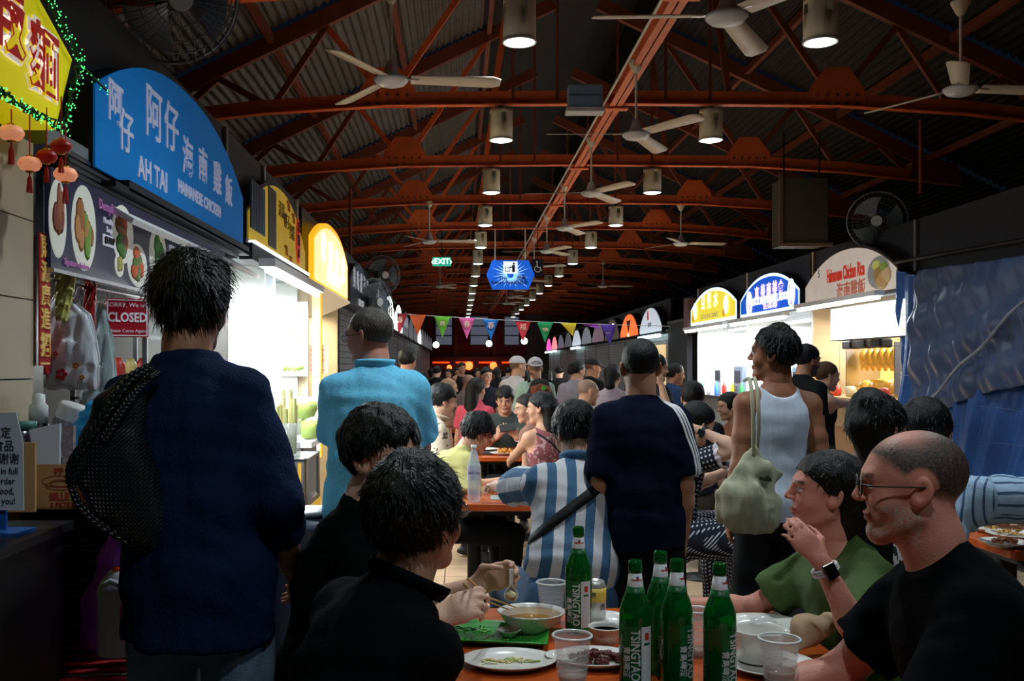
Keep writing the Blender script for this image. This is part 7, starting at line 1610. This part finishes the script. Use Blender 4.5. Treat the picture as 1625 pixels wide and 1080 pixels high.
# ---- 14 phone man
J14 = person('seated man with bowl cut smiling at his phone in a dark grey T-shirt, facing us', (801,634,9.3), yaw=182, hyaw=186, sit=True, lean=12, hpitch=16, h=.012, hh=.006, skin='mid', seat=.47, brow=(20,16,16),
    hair=dict(color=BLK, t=.018, mess=.003, fringe=.045, side=-.0, nape=-.06), top=dict(color=(66,74,72), name='slate', sleeve=.75, ease=.03, wrinkle=.008), bottom=dict(color=(22,24,28), name='dk14'),
    aR=dict(wrist=(790,692,8.98), pole=(-.6,.3,-.8), fdir=(.4,-.1,.5), palm=(.2,.8,.4), curl=.7), aL=dict(wrist=(820,694,8.98), pole=(.6,.3,-.8), fdir=(-.4,-.1,.5), palm=(-.2,.8,.4), curl=.7))
o = MB().box((-.075,-.005,-.037),(.075,.005,.037)).build('phone', blackm, bevel=.004); o.location = W(806,678,8.93); o.rotation_euler = (math.radians(-30),math.radians(-10),0); tag(o, 'black smartphone held by the smiling man in grey', 'phone')
watch(J14, 'L', mat('strap_pale', (200,196,200), .5), (220,225,230), .9)
# ---- 15 floral shirt man
person('young man with wavy black hair in a cream floral shirt, in profile at centre left', (703,636,7.6), yaw=70, hyaw=72, sit=True, lean=14, hpitch=12, h=.012, hh=.0055, skin='pale', seat=.48,
    hair=dict(color=BLK, t=.018, mess=.006, nape=-.05, strands=300, fringe=.05), top=dict(mat=patmat('floral_cream', 'noise', (206,190,168), (90,70,60), .05, .62), sleeve=.8, ease=.035, loose=1, collar=1), bottom=dict(color=(22,24,28), name='dk15'))
person('woman with long straight black hair in a pink T-shirt, back to us', (757,618,10.8), yaw=20, hyaw=35, sit=True, lean=10, h=.014, hh=.008, skin='pale', fem=1, seat=.47,
    hair=dict(color=BLK, t=.014, mess=.002, down=.4, hang=[(0,-.08,.03,0,-.05,-.32,.07,.06),(-.03,-.07,0,-.03,-.04,-.35,.06,.05)]), top=dict(color=(214,88,112), name='pink', sleeve=.6, ease=.02), bottom=dict(color=(22,24,28), name='dk16'))
J17 = person('woman with black hair in a dusty pink sleeveless floral top with cross strap', (858,648,7.4), yaw=-25, hyaw=-70, sit=True, lean=8, hpitch=4, h=.011, hh=.0055, skin='mid', fem=1, girth=1.05, seat=.47,
    hair=dict(color=BLK, t=.014, mess=.003, down=.3, hang=[(.02,-.08,.02,.02,-.03,-.22,.06,.05),(-.03,-.07,0,0,-.03,-.22,.055,.045)]), top=dict(kind='tank', mat=patmat('floral_rose', 'noise', (128,70,74), (176,140,140), .03, .56), ease=.012, hem=.0), bottom=dict(color=(22,24,28), name='dk17'),
    aL=dict(wrist=(800,742,7.9), pole=(-.6,-.3,-.8)))
surf_strap(J17, (-.11,0,-.05), (.13,0,-.30), .014, mat('strap_black', (12,13,17), .8))
person('woman with dark hair facing left beside the sleeveless woman', (836,648,8.2), yaw=-60, hyaw=-100, sit=True, lean=10, hpitch=10, h=.014, hh=.007, skin='mid', fem=1, seat=.47, hair=dict(color=(30,20,18), t=.013, mess=.002, down=.2, hang=[(0,-.08,.0,0,-.03,-.15,.05,.04)]), top=dict(color=(150,110,96), name='beigef', sleeve=.5), bottom=dict(color=(22,24,28), name='dk18'))
# ---- standing pair with caps
def cap_hat(J, c, back=False, vis=None):
    pp = J['pp']; m = MB(); sg = -1 if back else 1
    m.grid(lambda u, v: pp(.086*math.cos(u*2*PI)*math.cos(v*PI/2*.98), -.012+.108*math.sin(u*2*PI)*math.cos(v*PI/2*.98), .045+.092*math.sin(v*PI/2)), 28, 10)
    o = m.build('cap', c, J['root']); md = o.modifiers.new('t','SOLIDIFY'); md.thickness = .004
    b = MB().grid(lambda u, v: pp((u-.5)*.14*(1-.35*v*v), -.012+sg*(.098*math.sqrt(max(0,1-((u-.5)*1.5)**2))+.075*v*(1-((u-.5)*1.6)**2)), .046-.016*v), 12, 5).build('brim', c, o); md = b.modifiers.new('t','SOLIDIFY'); md.thickness = .004
    if back: MB().tube([pp(.045*math.cos(a*PI/10), -.118-.0*a, .055+.03*math.sin(a*PI/10)) for a in range(11)], .004, 5).build('opening_band', blackm, o)
    return o
J19 = person('standing man in a white cap and white T-shirt looking right', (822,582,11.5), yaw=30, hyaw=62, lean=2, h=.013, hh=.007, skin='mid', buzz=((30,28,28),.8,False), top=dict(color=(196,190,194), name='whitetee', sleeve=.8, ease=.03, loose=1), bottom=dict(color=(60,60,66), name='gr19')); cap_hat(J19, mat('cap_white_cloth', (206,200,206), .9, vary=.06))
J20 = person('standing man in a white backwards cap, mint T-shirt and patterned backpack, back to us', (849,585,10.6), yaw=-4, hyaw=-4, lean=3, h=.013, hh=.007, skin='mid', girth=1.08, buzz=((30,28,28),.8,False), top=dict(color=(150,176,160), name='mint', sleeve=.85, ease=.03, loose=1), bottom=dict(color=(50,50,56), name='gr20')); cap_hat(J20, mat('cap_check', (190,186,194), .9, vary=.5, vscale=60), True)
r = empty('backpack', (J20['che'][0]+.03, J20['che'][1]-.2, J20['che'][2]-.02), 0, 'dark patterned backpack with orange and green print on the man in mint', 'bag'); G = SDF((-.2,-.14,-.32),(.2,.14,.28),.012); G.loft([((0,0,-.22),.15,.09),((0,0,.02),.145,.09),((0,0,.17),.10,.06)], (1,0,0), k=.05); V,Q = G.mesh(); npmesh('bag_body', V, Q, patmat('pack_print', 'noise', (26,22,24), (70,56,48), .06, .55), r)
MB().lathe([(0,-.1),(.1,-.05),(.11,.02),(0,.06)], 12, (0,-.06,.12), 1, .5).build('print_patch', mat('pack_patch', (120,60,36), .8, vary=.8, vscale=16), r); MB().lathe([(0,-.03),(.035,0),(0,.03)], 8, (.03,-.11,.13), 1, .5).build('green_patch', mat('pack_green', (60,150,50), .8), r)
for x in (-.11,.11): MB().tube([(x,-.0,.2),(x*1.05,.09,.27),(x*1.1,.17,.30),(x*1.15,.3,.2)], .018, 6).build('shoulder_strap', blackm, r)
# ---- others behind
CR = [
 ('man in a pale lavender shirt and black beanie leaning, back to us', (916,588,11.5), 20, 60, 0, (150,144,156), 'beanie', {}),
 ('man in a black baseball cap and black shirt facing right', (941,584,12.2), 40, 80, 0, (20,22,24), 'capb', {}),
 ('woman with shoulder length dark hair in a white T-shirt, back to us', (972,598,9.8), 10, 30, 0, (176,160,170), 'bob', {}),
 ('man in a dark T-shirt with folded arms behind the navy tee man', (1042,584,8.6), 60, 80, 0, (24,28,38), 'short', dict(aR=dict(wrist=(1050,612,8.3)))),
 ('woman in a blue sleeveless top with tied black hair', (1072,594,10.6), 60, 85, 0, (46,66,104), 'bun', {}),
 ('person with short black hair and black T-shirt beyond the polka dot woman', (1099,632,7.6), 10, 10, 1, (22,24,30), 'short', {}),
 ('woman with dark fringe facing left near the tank top man', (1157,645,8.6), -100, -100, 1, (150,96,70), 'bob', {}),
 ('bearded man in a black T-shirt standing at the chicken rice counter', (1281,572,7.6), 60, 70, 0, (18,18,20), 'short', dict(beard=((20,16,16),.95))),
 ('woman with a brown bun and black sleeveless top reaching to the counter', (1312,597,7.9), 80, 85, 0, (22,22,26), 'bunb', dict(aR=dict(wrist=(1385,632,8.2), pole=(0,-.4,-.8)), kind='tank')),
 ('man with grey balding head seated below the backpack', (933,622,9.4), 60, 70, 1, (90,96,100), 'bald', {}),
 ('person with black hair seated beyond the blue shirt man', (647,573,9.5), 10, 20, 0, (40,42,46), 'short', {}),
 ('person in a light grey shirt walking far left by the stalls', (671,600,17), 0, 10, 0, (130,132,140), 'short', {}),
 ('bald man seated bent forward beyond the floral shirt man', (712,616,11.8), 70, 80, 1, (150,110,90), 'bald', {}),
 ('woman in a dark sleeveless top standing in the far crowd', (733,584,20), 170, 160, 0, (30,28,32), 'short', dict(kind='tank')),
 ('person in black seated in the far crowd at left', (694,590,20), 20, 20, 0, (20,20,24), 'short', {}),
 ('woman in navy in the far crowd left of centre', (712,593,22), 180, 200, 0, (26,34,60), 'bob', {}),
 ('grey haired person with pale shirt seated in the far crowd', (744,607,15), 80, 70, 1, (150,134,130), 'bald', {}),
 ('man in dark shirt seated beyond the pink shirt woman', (772,596,16), 170, 160, 1, (30,34,44), 'short', {}),
 ('person in dark clothes standing far behind the phone man', (789,592,19), 0, 0, 0, (30,24,28), 'bob', {}),
 ('person with dark hair between the white caps in the distance', (843,588,16), 180, 190, 0, (60,50,50), 'short', {}),
 ('far person in black between the caps and the beanie man', (888,590,18), 0, 20, 0, (26,26,30), 'short', {}),
 ('far woman in red brown near the orange lanterns', (758,592,24), 180, 170, 0, (100,40,36), 'bob', {}),
 ('far man in grey beneath the neon strip', (725,590,27), 160, 180, 0, (80,70,70), 'short', {}),
 ('far figure in a white shirt near the end of the hall', (806,590,26), 0, 0, 0, (150,146,150), 'short', {}),
 ('far figure in beige near the left shutters', (684,592,26), 30, 0, 0, (140,110,90), 'bob', {}),
]
for i, (lab, hd_, yw, hy, st, col, kind, ex) in enumerate(CR):
    Y = hd_[2]; hq = .013 if Y < 9 else (.016 if Y < 13 else .022); kw = dict(ex); tk = kw.pop('kind', None)
    hr = dict(short=dict(t=.014, mess=.004), bob=dict(t=.016, mess=.003, nape=-.1, side=-.06, down=.1, hang=[(0,-.07,0,0,-.01,-.1,.06,.055)]), bun=dict(t=.01, mess=.002, nape=-.06, vol=[(0,-.11,.0,.045)]), bunb=dict(t=.009, mess=.002, color=(84,60,44), vol=[(0,-.11,.06,.04)]), beanie=dict(t=.016, mess=.001, nape=-.04, vol=[(0,-.1,-.02,.04)]), capb=None, bald=None)[kind]
    if hr is not None and 'color' not in hr: hr['color'] = BLK
    J = person(lab, hd_, yaw=yw, hyaw=hy, sit=bool(st), lean=12 if st else 3, hpitch=8, h=hq, hh=hq*.55, skin=['mid','tan','pale'][i % 3], fem=1. if 'woman' in lab else 0., seat=.46,
        hair=hr, buzz=((90,84,80),.7,True) if kind == 'bald' else (((20,20,22),.8,False) if kind == 'capb' else None), top=dict(color=col, name='crowd', sleeve=.7, kind=tk or 'tee', ease=.022), bottom=dict(color=[(24,24,30),(40,44,56),(60,56,50)][i % 3], name='crowdtr'), **kw)
    if kind == 'capb': cap_hat(J, mat('cap_black', (24,26,28), .8))
